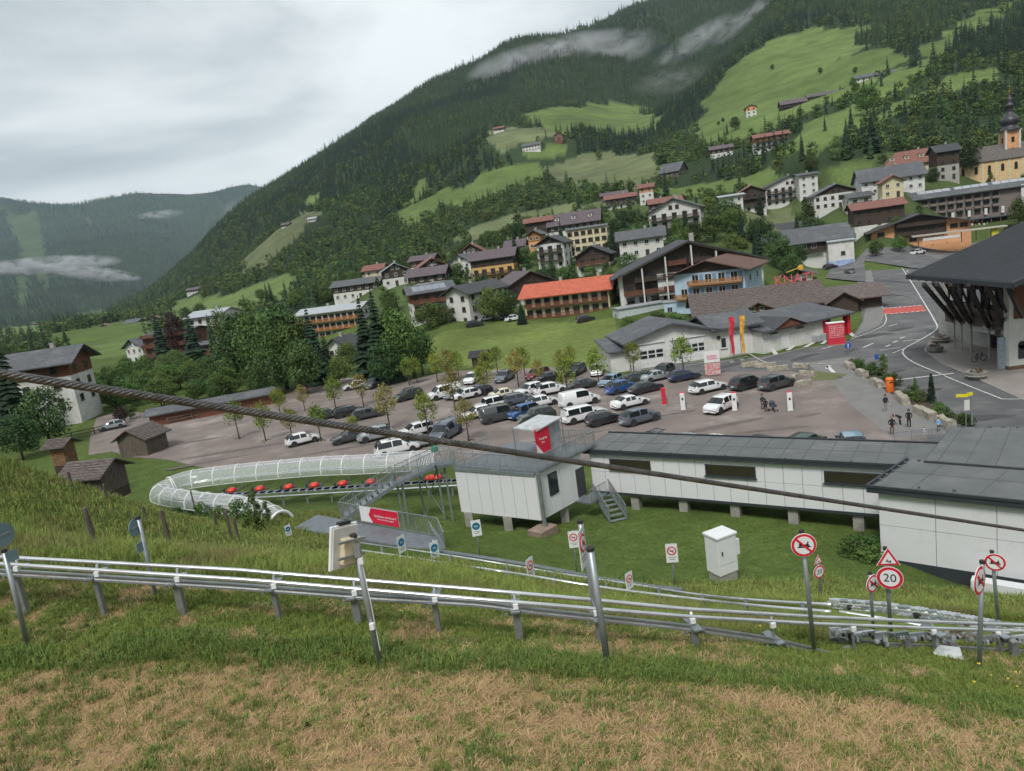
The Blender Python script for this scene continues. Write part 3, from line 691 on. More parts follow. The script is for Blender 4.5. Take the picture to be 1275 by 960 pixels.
# -- middle slope, around the orange roof
H('chalet', 'long chalet with bright orange-red tile roof and two timber balconies above the meadow', 'hotel', 707, 393, 180, 22, 11, 2, -20, 'x', 24, CREAM, R_RED, bal=(0, 1), balm=TIMR, chim=2, win=FRAMB, wn=9, ww=1.0, wh=1.3, ov=1.3)
H('chalet', 'white house with black timber gable front just behind the orange-roofed chalet', 'house', 664, 377, 205, 13, 13, 2, 18, 'y', 25, WHITE, R_PUR, TIMB, 1, bal=(1,), balm=TIMB, win=FRAMB)
H('chalet', 'ochre house with dark timber attic and brown roof beside the white gabled houses', 'house', 616, 352, 250, 15, 11, 3, -12, 'x', 24, OCHRE, R_PUR, TIMB, 1, bal=(1,), balm=TIMB, win=FRAMB)
H('house', 'small white gabled house with a lighter grey roof left of the ochre house', 'house', 575, 345, 280, 9, 12, 2, -25, 'y', 32, WHITE, R_GRY)
H('house', 'white three-storey house with black timber cross-beams and dark gable', 'house', 688, 335, 245, 9.5, 10, 3, -22, 'y', 26, WHITE, R_DRK, TIMB, 0, bal=(1, 2), balm=TIMB, win=FRAMB)
H('chalet', 'dark timber chalet with red-brown balcony below the cream school block', 'house', 740, 341, 225, 10.5, 9, 2, -18, 'y', 27, WHITE, R_DRK, TIMB, 1, bal=(1,), balm=TIMR, win=FRAMB)
H('school', 'cream block with three rows of dark windows and a thin grey roof', 'building', 733, 314, 265, 15, 9, 3, -14, 'x', 8, CREAM, R_GRY, wn=6, ww=1.7, wh=1.5, chim=0, ov=.5, win=FRAMB, bars=2)
H('inn', 'large house with broad purple-grey roof above the cream block', 'house', 716, 295, 300, 21, 15, 2, -12, 'x', 30, WHITE, R_PUR, TIMB, 1, chim=1, win=FRAME, dormer=3)
H('chalet', 'low dark timber chalet left of the broad purple-grey roof', 'house', 672, 293, 305, 11, 8, 2, -8, 'x', 22, WHITE, R_RBR, TIMB, 2, win=FRAMB)
H('chalet', 'small orange timber house among trees below the low dark chalet', 'house', 667, 311, 275, 5, 7, 2, -20, 'y', 28, APRIC, R_GRY, TIMO, 1)
H('house', 'small white house with an orange balcony at the edge of the trees', 'house', 643, 325, 280, 7, 8, 2, -12, 'x', 28, WHITE, R_PUR, bal=(1,), balm=TIMO)
H('farmhouse', 'dark timber farmhouse with shallow roof on the upper village slope', 'house', 774, 260, 385, 16, 11, 2, -10, 'x', 20, WHITE, R_RBR, TIMB, 1, bal=(1,), balm=TIMB)
H('barn', 'small grey-roofed barn just above the shallow-roofed timber farmhouse', 'barn', 765, 249, 405, 14, 8, 1, -10, 'x', 20, TIMG, R_PUR, chim=0)
H('house', 'house with salmon-red hipped roof and two white chimneys on the upper slope', 'house', 830, 267, 345, 15, 11, 2, -8, 'x', 22, WHITE, R_RBR, TIMB, 1, chim=2)
H('house', 'small red-walled house with white base behind the salmon-red roof', 'house', 806, 254, 375, 7, 7, 3, -15, 'x', 25, WHITE, R_RBR, APRIC, 1)
H('hotel', 'white house with open timber balconies under one wide sloping dark roof', 'hotel', 842, 294, 240, 17, 12, 3, -22, 'y', 23, WHITE, R_GRY, bal=(1, 2), balm=TIMB, win=FRAMB)
H('house', 'grey-roofed white house mostly hidden behind the big balcony hotel', 'house', 800, 320, 215, 13, 9, 2, -12, 'x', 26, WHITE, R_GRY)
# -- left group below the forest
H('chalet', 'brown timber house with grey-brown roof at the forest edge', 'house', 527, 341, 300, 10, 8, 2, -15, 'x', 22, WHITE, R_PUR, TIMR, 1)
H('house', 'brown-roofed house with a white arched gable beside the forest edge', 'house', 541, 350, 275, 10, 9, 2, 15, 'y', 28, WHITE, R_RBR, TIMB, 1)
H('house', 'house with wide purple-brown tile roof below the arched white gable', 'house', 533, 363, 250, 13, 9, 2, -10, 'x', 26, WHITE, R_PUR, TIMB, 1)
H('house', 'pale weathered roof house left of the purple-brown roof', 'house', 495, 356, 270, 10, 9, 2, 10, 'y', 27, WHITE, R_MET, TIMB, 1)
H('house', 'small red-roofed cream house, the leftmost at the forest foot', 'house', 467, 353, 300, 8, 7, 2, -12, 'x', 26, CREAM, R_RBR)
H('house', 'white and brown chalet with twin gables highest of the left village group', 'house', 588, 323, 330, 12, 9, 1, -10, 'y', 34, WHITE, R_RBR, TIMB, 1)
H('apartment_building', 'white apartment block with big dark slate roof and a wall rising from the meadow', 'building', 574, 406, 190, 8, 15, 3, -40, 'y', 24, WHITE, R_DRK, wn=2, ov=1.4, win=FRAMB)
H('apartment_building', 'timber and white wing of the slate-roofed apartment block behind garden trees', 'building', 543, 401, 200, 12, 10, 3, 12, 'x', 20, WHITE, R_GRY, TIMR, 1, bal=(1, 2), balm=TIMR, win=FRAMB, solar=True)
H('hotel', 'long hotel with orange timber balconies behind the tall spruces', 'hotel', 414, 421, 235, 22, 11, 3, -12, 'x', 14, WHITE, R_MET, bal=(0, 1, 2), balm=TIMO, win=FRAMB, wn=10, chim=2)
H('hotel', 'pale low-roofed hotel wing partly hidden behind the broadleaf clump', 'hotel', 360, 426, 245, 18, 10, 2, -12, 'x', 12, WHITE, R_MET, bal=(1, 2), balm=TIMO, win=FRAMB, chim=0)
H('house', 'white house with black gable roof below the long orange-balconied hotel', 'house', 421, 447, 178, 6, 7, 1, -20, 'y', 34, WHITE, R_DRK, bal=(), win=FRAMB)
H('house', 'brown and grey house with wide roof between the forest and long hotel', 'house', 445, 372, 290, 20, 9, 2, -12, 'x', 22, WHITE, R_GRY, TIMB, 1)
H('apartment_building', 'dark red-brown timber apartment block with deep eaves behind spruces', 'building', 212, 455, 228, 17, 12, 3, -18, 'x', 12, WHITE, R_DRK, TIMR, 4, bal=(1, 2, 3), balm=TIMR, win=FRAMB, chim=0, flr=3.1)
H('apartment_building', 'white stepped apartment wing right of the red-brown timber block', 'building', 262, 436, 240, 12, 12, 4, -12, 'x', 14, WHITE, R_MET, bal=(1, 2), balm=TIMR, win=FRAMB)
H('apartment_building', 'low red timber building with flat grey roof in front of the white wing', 'building', 268, 452, 215, 9, 8, 2, -10, 'x', 8, TIMR, R_GRY, bal=(1,), balm=TIMR, win=FRAMB, chim=0)
H('house', 'white gabled house with grey roof left of the red-brown timber block', 'house', 171, 453, 240, 9, 12, 2, -30, 'y', 28, WHITE, R_GRY)
H('house', 'white villa with solar strips on its broad grey roof beside the dark spruces', 'house', 60, 513, 128, 10.5, 8.5, 3, 5, 'x', 25, WHITE, R_GRY, TIMR, 1, ov=1.6, chim=1, win=FRAMB, wn=2, bars=0, solar=False)
# -- right group on the upper road
H('hotel', 'white hotel with black balconies and stepped upper floors on the slope', 'hotel', 985, 254, 330, 22, 14, 3, -8, 'y', 20, WHITE, R_DRK, bal=(1, 2), balm=TIMB, win=FRAMB, wn=7)
H('hotel_tower', 'white four-storey end tower of the black-balconied hotel', 'building', 1008, 250, 322, 8, 10, 4, -8, 'x', 10, WHITE, R_GRY, wn=2, chim=1)
H('chalet', 'dark timber gabled chalet left of the white stepped hotel', 'house', 937, 264, 320, 12, 11, 3, -10, 'y', 24, WHITE, R_RBR, TIMB, 2, bal=(1, 2), balm=TIMB, win=FRAMB)
H('house', 'low white building with flat grey roof behind the big round tree', 'house', 912, 262, 300, 9, 9, 2, -10, 'x', 8, WHITE, R_MET, chim=0)
H('house', 'white house with wide black timber gable and rows of small windows', 'house', 1042, 259, 290, 17, 12, 2, -12, 'y', 22, WHITE, R_GRY, TIMB, 0, win=FRAMB, wn=6)
H('house', 'white house with balcony planters between black gable and brown roof', 'house', 1072, 264, 275, 8, 9, 2, -10, 'x', 18, WHITE, R_GRY, bal=(1,), balm=TIMB)
H('inn', 'old inn with steep grey roof behind the long grey hotel', 'house', 1112, 240, 275, 22, 13, 2, -15, 'x', 34, WHITE, R_GRY, dormer=0)
H('house', 'small cream house with green shutters and red dormer roof beside the old inn', 'house', 1112, 246, 262, 7, 7, 2, -15, 'y', 28, CREAM, R_RBR)
H('manor', 'manor with red mansard roof and a row of pale dormers below the forest', 'manor', 1140, 215, 300, 22, 14, 1, -20, 'x', 36, CREAM, R_RBR, hip=6, dormer=4, flr=4.0)
H('house', 'dark timber tower house with stone base beside the church', 'house', 1181, 224, 285, 8, 8, 4, -10, 'x', 30, GREYW, R_DRK, TIMB, 2, win=FRAMB)
H('chalet', 'dark timber house with brown roof behind the apricot restaurant', 'house', 1095, 280, 235, 15, 10, 2, -16, 'x', 20, WHITE, R_RBR, TIMB, 2, win=FRAMB)
# -- mountain farms
H('farmhouse', 'white farmhouse with slate roof in the high meadow', 'farmhouse', 662, 188, 750, 19, 12, 2, -14, 'x', 26, WHITE, R_GRY, win=FRAMB)
H('barn', 'brown timber barn right of the white high-meadow farmhouse', 'barn', 696, 175, 760, 9, 10, 2, -14, 'y', 28, TIMR, R_RBR, chim=0)
H('barn', 'small pale-roofed barn on the upper meadow edge', 'barn', 621, 161, 840, 12, 9, 1, -10, 'x', 24, WHITE, R_RBR, TIMG, 1, chim=0)
H('barn', 'grey gabled barn at the foot of the meadow between the two slopes', 'barn', 834, 225, 480, 13, 18, 2, -35, 'x', 32, TIMG, R_GRY, chim=0)
H('farmhouse', 'dark farmhouse with white plinth at the lower corner of the right meadow', 'farmhouse', 899, 196, 480, 14, 10, 2, -14, 'x', 24, WHITE, R_PUR, TIMB, 1)
H('farmhouse', 'apricot and white chalet with brown roof on the right meadow', 'farmhouse', 962, 187, 440, 20, 13, 3, -12, 'x', 20, WHITE, R_RBR, TIMO, 1, bal=(1, 2), balm=TIMB, win=FRAMB)
H('house', 'tiny white house with dark roof alone on the steep right meadow', 'house', 936, 147, 590, 8, 8, 3, -10, 'y', 24, WHITE, R_DRK, APRIC, 1, win=FRAMB)
H('farmhouse', 'dark shingled farmhouse, leftmost of the row of high farms', 'farmhouse', 989, 137, 600, 20, 12, 2, -12, 'x', 30, WHITE, R_PUR, TIMB, 2, bal=(1,), balm=TIMB, win=FRAMB)
H('farmhouse', 'long dark timber farm buildings in the middle of the high farms', 'farmhouse', 1027, 127, 600, 26, 11, 2, -14, 'x', 26, WHITE, R_PUR, TIMB, 2, win=FRAMB)
H('barn', 'small dark shed at the right end of the long timber farm', 'barn', 1050, 118, 600, 9, 9, 1, -14, 'y', 26, TIMB, R_PUR, chim=0)
H('barn', 'big white-walled barn with pale grey roof above the high farms', 'barn', 1090, 103, 590, 30, 13, 2, -15, 'x', 24, WHITE, R_GRY, wn=7, win=FRAMB)
H('farmhouse', 'small weathered farmhouse among birches on the left mountain slope', 'farmhouse', 356, 286, 820, 9, 8, 2, -10, 'x', 24, WHITE, R_PUR, TIMG, 1)
H('farmhouse', 'white farmhouse right of the weathered one on the left mountain slope', 'farmhouse', 389, 279, 800, 9, 8, 2, -10, 'x', 22, WHITE, R_MET)
H('farmhouse', 'pale farmhouse at the tip of the mountain spur above the green field', 'farmhouse', 241, 367, 820, 16, 10, 2, -8, 'x', 22, WHITE, R_PUR, TIMB, 1)
far = [(166, 418, 620, 14, R_GRY, 'white chalet with black balconies down the valley'), (134, 425, 640, 10, R_RBR, 'white house with a red roof down the valley'), (170, 396, 1000, 12, R_RBR, 'red-roofed farmhouse high in the far valley'),
       (60, 411, 1500, 18, R_GRY, 'long white house at the foot of the far mountain'), (75, 411, 1500, 14, R_MET, 'pale-roofed white house beside the long far house'), (88, 416, 1300, 10, R_GRY, 'small grey far house below the pale-roofed one'),
       (100, 410, 1400, 12, R_GRY, 'far white house left of the distant field corner'), (116, 404, 1500, 12, R_RBR, 'brown far house under the distant field'), (40, 409, 1600, 14, R_PUR, 'leftmost far house under the mountain'),
       (193, 410, 560, 9, R_RBR, 'small cream house behind the timber apartment block'), (150, 405, 900, 12, R_PUR, 'dark-roofed far house between hedges')]
for px, py, t, w, rf, lb in far: H('house', lb, 'house', px, py, t, w, w*.75, 2, random.choice((-15, 10)), random.choice('xy'), 26, WHITE, rf, TIMB if rf != R_MET else None, 1 if rf != R_MET else 0)
# ---------------------------------------------------------------- big chalet hotel
def big_hotel():
    p = PT(862, 374, 168); e = empty('chalet_hotel', p, R(-8), 'huge timber-balconied chalet hotel under one very wide dark gable', 'hotel')
    W_, D_ = 33, 17; he = 7.6; pt = R(20); x0, x1 = -W_/2, W_/2; zr = he+W_/2*math.tan(pt)
    m = MB(); gable_prism(m, x0, x1, 0, D_, -5, he, zr, 'y'); m.build('wall', WHITE, e)
    rb, zz = roof_mb(x0, x1, 0, D_, he, pt, 'y', 2.0, .35, ovg=2.4); ro = rb.build('roof', R_DRK, e)
    MB().box((2, 8, zz+.6), (1, 1, 2.2)).build('chimney', GREYW, ro)
    m = MB(); m.add([(-15.6, -.03, 2.9), (15.6, -.03, 2.9), (15.6, -.03, he), (0, -.03, zr-.3), (-15.6, -.03, he)], [(0, 1, 2, 3, 4)]); m.build('gable_boarding', TIMB, e)
    for s in range(4):
        hw = W_/2-1 if s < 1 else (zr-(s*2.9+2.9))/math.tan(pt)-.6
        hw = max(min(hw, W_/2-1), 2.5); z = s*2.9
        segs = [(-hw, -hw*.15), (-hw*.05, hw)] if s else [(-hw, hw)]
        for a, b in segs:
            balcony(e, a, b, z+.15, -.05, 1.7, TIMR if (s+int(a > -3)) % 2 else TIMB)
        k = int(hw*2/2.8)
        for i in range(k): inst(wmesh(1.8, 2.0, FRAMB, 1), 'window', e, (-hw+hw*2*(i+.5)/k, 0, z+.3))
    for x in (-11, -5.5, .5, 6, 11.5):
        h = zr-abs(x)*math.tan(pt)-.6; MB().box((x, -1.0, h/2-1), (.3, 1.9, h+2)).build('partition', WHITE, e)
    MB().box((-5, -.6, 4.6), (5.2, 1.2, 5.0)).build('bay', WHITE, e)
    for z in (2.9, 5.8): inst(wmesh(2.6, 1.3, FRAMB, 1), 'window', e, (-5, -1.2, z))
big_hotel()
# ---------------------------------------------------------------- pale blue guest house with brown roof
def blue_house():
    p = PT(884, 371, 152); e = empty('guest_house', p, R(-33), 'pale blue guest house with orange balconies and brown tiled roof', 'guest house')
    W_, D_ = 15, 15; he = 5.6; pt = R(17); zr = he+W_/2*math.tan(pt)
    m = MB(); gable_prism(m, -W_/2, W_/2, 0, D_, -4, he, zr, 'y'); m.build('wall', BLUEW, e)
    rb, zz = roof_mb(-W_/2, W_/2, 0, D_, he, pt, 'y', 1.6, .25, ovg=1.6); rb.build('roof', R_BRN, e)
    m = MB(); m.add([(-W_/2-.1, -.08, he), (W_/2+.1, -.08, he), (0, -.08, zr)], [(0, 1, 2)]); m.build('gable_boarding', TIMB, e)
    for z, a, b in ((.2, -7.2, 7.2), (3.0, -4.2, 7.2)):
        balcony(e, a, b, z, -.06, 1.3, TIMO)
        for x in (-5.4, -2.8, 0, 2.8, 5.4):
            if x > a: inst(wmesh(1.5, 2.0, FRAME, 1), 'window', e, (x, 0, z+.2)); MB().box((x+1.3, -.05, z+1.3), (.75, .1, 1.7)).build('shutter', mat('blue_shutter', (.16, .28, .42), .7), e)
    inst(wmesh(1.7, 1.4, FRAME, 0), 'window', e, (W_/2, 4.5, 2.6), pi/2); inst(wmesh(1.3, 1.4, FRAME, 0), 'window', e, (W_/2, 11, 2.6), pi/2)
    m = MB()
    for i in range(9): m.box((W_/2+.02, 10.2-.25*i, 1.6+.35*(i % 5)), (.02, .2, .2))
    m.build('painted_emblem', R_DRK, e)
blue_house()
# ---------------------------------------------------------------- long grey-roofed house with white end block
def farm_block():
    p = onz(1010, 333, 1.2); e = empty('guest_house', (p.x, p.y, 1.0), R(-14), 'long house with low grey roof, dark balcony and white end block by the road', 'guest house')
    m = MB(); gable_prism(m, -16, 11, 0, 17, -3, 8.4, 8.4+8.5*math.tan(R(23)), 'x'); m.build('wall', WHITE, e)
    rb, z = roof_mb(-16, 11, 0, 17, 8.4, R(23), 'x', 1.8, .25); rb.build('roof', R_GRY, e)
    MB().box((-5.4, -.3, 6.6), (20.5, .9, 2.9)).build('timber_wall', TIMB, e)
    balcony(e, -15, 3.5, 5.2, -.75, 1.0, TIMB)
    for i in range(6): inst(wmesh(1.5, 1.4, FRAME, 1), 'window', e, (-13+2.8*i, -.76, 6.0))
    b = MB().box((8.1, -1.6, 3.1), (7.2, 3.6, 8.2)); b.build('end_block', WHITE, e)
    MB().box((8.1, -1.7, .4), (7.3, 3.7, 2.4)).build('painted_base', mat('mural_blue', (.22, .34, .60), .8, .25, 1.2, col2=(.42, .48, .60)), e)
    r = MB(); r.add([(4.2, -3.9, 7.2), (12.1, -3.9, 7.2), (12.1, 1, 8.0), (4.2, 1, 8.0), (4.2, -3.9, 7.4), (12.1, -3.9, 7.4), (12.1, 1, 8.2), (4.2, 1, 8.2)], [(3, 2, 1, 0), (4, 5, 6, 7), (0, 1, 5, 4), (1, 2, 6, 5), (2, 3, 7, 6), (3, 0, 4, 7)]); r.build('block_roof', R_MET, e)
    inst(wmesh(1.2, 1.0, FRAMB, 1), 'window', e, (8.6, -3.45, 3.2)); MB().box((11, -3.5, .5), (.9, .1, 1.9)).build('door', TIMB, e)
    p = onz(1000, 305, 5); H('barn', 'dark slate barn roof behind the long low grey-roofed house', 'barn', 0, 0, 0, 18, 10, 3, -14, 'x', 28, WHITE, R_DRK, loc=(p.x-4, p.y+4, 2.6), chim=0)
    p = onz(990, 352, 1); e2 = H('shed', 'small shingle-roofed timber house beside the tavern sign', 'house', 0, 0, 0, 8, 7, 1, -22, 'y', 18, WHITE, R_SHG, TIMB, 0, loc=(p.x-1, p.y-3, .2), ov=1.4, chim=0)
farm_block()
# ---------------------------------------------------------------- tavern with low shingle roofs
def tavern():
    p = onz(960, 398, 0); e = empty('tavern', (p.x, p.y, 0), R(-11), 'low dark timber tavern with sprawling weathered shingle roofs behind the white garages', 'tavern')
    m = MB(); gable_prism(m, -13, 9, 0, 14, -1, 2.8, 2.8+7*math.tan(R(22)), 'x'); m.build('wall', TIMR, e)
    rb, z = roof_mb(-13, 9, 0, 14, 2.8, R(22), 'x', 1.6, .22); ro = rb.build('roof', R_SHG, e)
    # rows of shingles as real courses
    k = MB(); tp = math.tan(R(22))
    for i in range(15):
        y = -1.5+i*.57; zz = 2.8+y*tp+.30; k.box((-2, y, zz), (25, .06, .07))
    k.build('shingle_courses', R_SHG, ro)
    g = MB(); gable_prism(g, -6.8, 1.2, -3.2, 5, -1, 2.0, 2.0+4*math.tan(R(25)), 'y'); g.build('front_wall', TIMR, e)
    rb, z = roof_mb(-6.8, 1.2, -3.2, 5, 2.0, R(25), 'y', 1.1, .22); rb.build('front_roof', R_SHG, e)
    for x, zz in ((-3.6, 2.4), (-2.0, 2.4), (-4.6, .7), (-1.6, .7)): inst(wmesh(.8, .8, FRAME, 1), 'window', e, (x, -3.2, zz))
    for x in (-4.6, -1.6):
        fb = MB(); fb.box((x, -3.5, .5), (1.1, .3, .25)); fb.build('flower_box', mat('red_flowers', (.55, .04, .05), .8, .5, 9), e)
    m = MB(); gable_prism(m, 8, 20, 1, 10, -1, 2.4, 2.4+4.5*math.tan(R(20)), 'x'); m.build('annex_wall', TIMB, e)
    rb, z = roof_mb(8, 20, 1, 10, 2.4, R(20), 'x', 1.3, .22); rb.build('annex_roof', R_SHG, e)
    m = MB(); gable_prism(m, 10, 15, -2, 4, -1, 2.3, 2.3+2.5*math.tan(R(30)), 'y'); m.build('porch_wall', TIMB, e)
    rb, z = roof_mb(10, 15, -2, 4, 2.3, R(30), 'y', .8, .2); rb.build('porch_roof', R_SHG, e)
    # sign letters standing on the roof
    t = empty('rooftop_sign', (p.x, p.y, 0), R(-11), 'red rooftop letters with a yellow fiddle above the tavern roof', 'sign')
    tx = bpy.data.curves.new('letters', 'FONT'); tx.resolution_u = 3; tx.body = 'KNAT!'; tx.size = 2.5; tx.extrude = .08
    o = bpy.data.objects.new('letters', tx); COL.objects.link(o); bpy.context.view_layer.update(); me = bpy.data.meshes.new_from_object(o.evaluated_get(bpy.context.evaluated_depsgraph_get())); bpy.data.objects.remove(o); me.materials.clear(); o = bpy.data.objects.new('letters', me); COL.objects.link(o); o.parent = t; o.location = (2.2, 6.6, 5.75); o.rotation_euler = (pi/2, 0, 0); o.data.materials.append(mat('sign_pink_red', (.66, .12, .16), .5, .3, 3))
    m = MB(); m.box((6.2, 6.75, 5.6), (8.6, .1, .12)); 
    for x in (3, 5, 7.5, 9.5): m.box((x, 6.8, 5.2), (.08, .08, 1.2))
    m.build('frame', TIMB, t)
    m = MB(); m.lathe((0, 0, 0), [(.05, -.1), (.5, -.08), (.55, 0), (.5, .08), (.05, .1)], 14); o = m.build('fiddle', mat('fiddle_yellow', (.65, .42, .06), .5), t, loc=(7.2, 6.4, 8.6)); o.rotation_euler = (pi/2, 0, 0)
    m = MB(); m.box((5.7, 6.4, 8.3), (2.4, .08, .16), M=Matrix.Rotation(-.25, 3, 'Y')); m.build('fiddle_neck', mat('fiddle_yellow', (.65, .42, .06), .5), t)
tavern()
# ---------------------------------------------------------------- white garages
def garages():
    a = onz(786, 462, 0); b = onz(947, 437, 0); d = (b-a); L = d.length; yaw = atan2(d.y, d.x)
    e = empty('garage_building', a, yaw, 'white fire station garage with grey gable roofs and two sectional doors', 'garage')
    m = MB(); m.prism([(0, 0), (L, 0), (L, 10), (0, 10)], -.5, 4.2); m.build('wall', WHITE, e)
    m = MB(); m.add([(0, 0, 4.2), (13, 0, 4.2), (6.5, 0, 6.0), (0, 10, 4.2), (13, 10, 4.2), (6.5, 10, 6.0)], [(0, 1, 2), (5, 4, 3), (0, 2, 5, 3), (2, 1, 4, 5)]); m.build('gable_wall', WHITE, e)
    m = MB(); z, g = 4.25, 6.1
    def slab(pts, h=.28): m.add([*pts, *[(x, y, q+h) for x, y, q in pts]], [(3, 2, 1, 0), (4, 5, 6, 7), (0, 1, 5, 4), (1, 2, 6, 5), (2, 3, 7, 6), (3, 0, 4, 7)])
    slab([(-1, -1, 3.98), (6.5, -1, g), (6.5, 11, g), (-1, 11, 3.98)]); slab([(6.5, -1, g), (13.6, -1, 4.12), (13.6, 11, 4.12), (6.5, 11, g)])
    slab([(12.2, -1, 4.14), (L+.6, -1, 4.14), (L+.6, 5, 5.7), (12.2, 5, 5.7)]); slab([(12.2, 5, 5.7), (L+.6, 5, 5.7), (L+.6, 11, 4.14), (12.2, 11, 4.14)])
    m.build('roof', R_GRY, e)
    DW = mat('door_white', (.66, .67, .66), .5, .04)
    for x, w in ((3.3, 3.6), (8.9, 4.9)):
        g_ = MB()
        for k in range(5): g_.box((x, -.06, .42+k*.66), (w, .1, .63))
        dr = g_.build('garage_door', DW, e)
        for r in range(2):
            n = 3 if w < 4 else 5
            for k in range(n): MB().box((x-w/2+w*(k+.5)/n, -.12, 1.75+r*.66), (w/n*.82, .04, .46)).build('pane', GLASS, dr)
        MB().box((x, -.12, 3.75), (w+.5, .2, .2)).build('lintel', DW, dr)
    MB().box((L-3.2, -.06, 1.5), (2.4, .1, 2.9)).build('side_door', DW, e)
    inst(wmesh(.9, 1.6, FRAME, 0), 'window', e, (L-5.6, 0, 1.3))
    MB().lathe((0, 0, 0), [(.3, -.1), (.3, .1)], 14).build('vent', GLASS, e, loc=(13.6, -.05, 3.0)).rotation_euler = (pi/2, 0, 0)
    MB().tube([(L+.1, -.15, 0), (L+.1, -.15, 4.1)], .07).build('downpipe', R_DRK, e)
    for x in (-.08, 6.6): MB().tube([(x, -.2, 0), (x, -.2, 4.0)], .06).build('downpipe', R_GRY, e)
    # low lean-to at the left end
    l = empty('garage_annex', a, yaw, 'low white annex with its own grey roof at the left end of the garage', 'garage')
    MB().prism([(-2.7, 1), (-.02, 1), (-.02, 9), (-2.7, 9)], -.5, 3.0).build('wall', WHITE, l)
    m = MB(); m.add([(-3.2, .3, 3.0), (-.02, .3, 3.0), (-.02, 9.4, 3.9), (-3.2, 9.4, 3.9), (-3.2, .3, 3.22), (-.02, .3, 3.22), (-.02, 9.4, 4.1), (-3.2, 9.4, 4.1)], [(3, 2, 1, 0), (4, 5, 6, 7), (0, 1, 5, 4), (1, 2, 6, 5), (2, 3, 7, 6), (3, 0, 4, 7)]); m.build('roof', R_GRY, l)
    # annex with the red gateway
    a2 = onz(950, 440, 0); b2 = onz(1058, 415, 0); d = (b2-a2); L2 = d.length; yw = atan2(d.y, d.x)
    e = empty('annex_building', a2, yw, 'low white building with dark gable and red gateway beside the road', 'building')
    MB().prism([(.1, 0), (L2*.70, 0), (L2*.70, 8), (.1, 8)], -.5, 3.1).build('wall', WHITE, e)
    MB().prism([(L2*.70+.01, 3.6), (L2, 3.6), (L2, 8), (L2*.70+.01, 8)], -.5, 3.1).build('back_wall', mat('gate_dark', (.03, .025, .025), .8), e)
    m = MB(); sl = [(-.4, -.9, 3.1), (L2+.5, -.9, 3.1), (L2+.5, 9, 4.4), (-.4, 9, 4.4)]; m.add(sl+[(x, y, q+.25) for x, y, q in sl], [(3, 2, 1, 0), (4, 5, 6, 7), (0, 1, 5, 4), (1, 2, 6, 5), (2, 3, 7, 6), (3, 0, 4, 7)]); m.build('roof', R_GRY, e)
    m = MB(); m.add([(1.4, -1.0, 3.3), (7.4, -1.0, 3.3), (4.4, -1.0, 4.5), (1.4, 5, 3.3), (7.4, 5, 3.3), (4.4, 5, 4.5)], [(0, 1, 2), (0, 2, 5, 3), (2, 1, 4, 5)]); m.build('small_gable', TIMR, e)
    m = MB(); m.add([(1.0, -1.3, 3.2), (4.4, -1.3, 4.65), (4.4, 5, 4.65), (1.0, 5, 3.2)], [(0, 1, 2, 3)]).add([(7.8, -1.3, 3.2), (4.4, -1.3, 4.65), (4.4, 5, 4.65), (7.8, 5, 3.2)], [(3, 2, 1, 0)]); m.build('gable_roof', R_DRK, e)
    RED = mat('gateway_red', (.58, .015, .035), .5, .08)
    for x in (L2*.70+.1, L2-.3): MB().box((x, .2, 1.5), (.6, .9, 3.0)).build('gate_post', RED, e)
    MB().box((L2*.85, .1, 3.0), (L2*.3, .5, .2)).build('gate_beam', RED, e)
    MB().box((4.3, -.05, 1.15), (1.5, .08, 2.3)).build('door', mat('door_white', (.66, .67, .66)), e)
    for x in (2.2, 7.2): MB().box((x, -.05, 2.6), (1.5, .06, .25)).build('vent', R_GRY, e)
    MB().box((L2*.62, -.6, .5), (2.6, .8, .9)).build('radiator_box', mat('pale_grey_metal', (.36, .38, .40), .5), e)
garages()
# ---------------------------------------------------------------- pale container shed + blue kiosk left of the guest house
p = onz(800, 397, .2); e = H('container_shed', 'pale metal shed with flat roof above the meadow', 'shed', 0, 0, 0, 11, 4, 1, 12, 'x', 4, mat('pale_panel', (.48, .53, .53), .6, .06), R_MET, loc=(p.x, p.y, 0), chim=0, ov=.3, wn=1, skip=((0, 0), (0, -1)))
p = onz(842, 392, .5); H('kiosk', 'small pale blue kiosk with an orange door left of the guest house', 'kiosk', 0, 0, 0, 5, 4, 1, -20, 'x', 6, BLUEW, R_MET, loc=(p.x, p.y, .2), chim=0, ov=.2, wn=2)
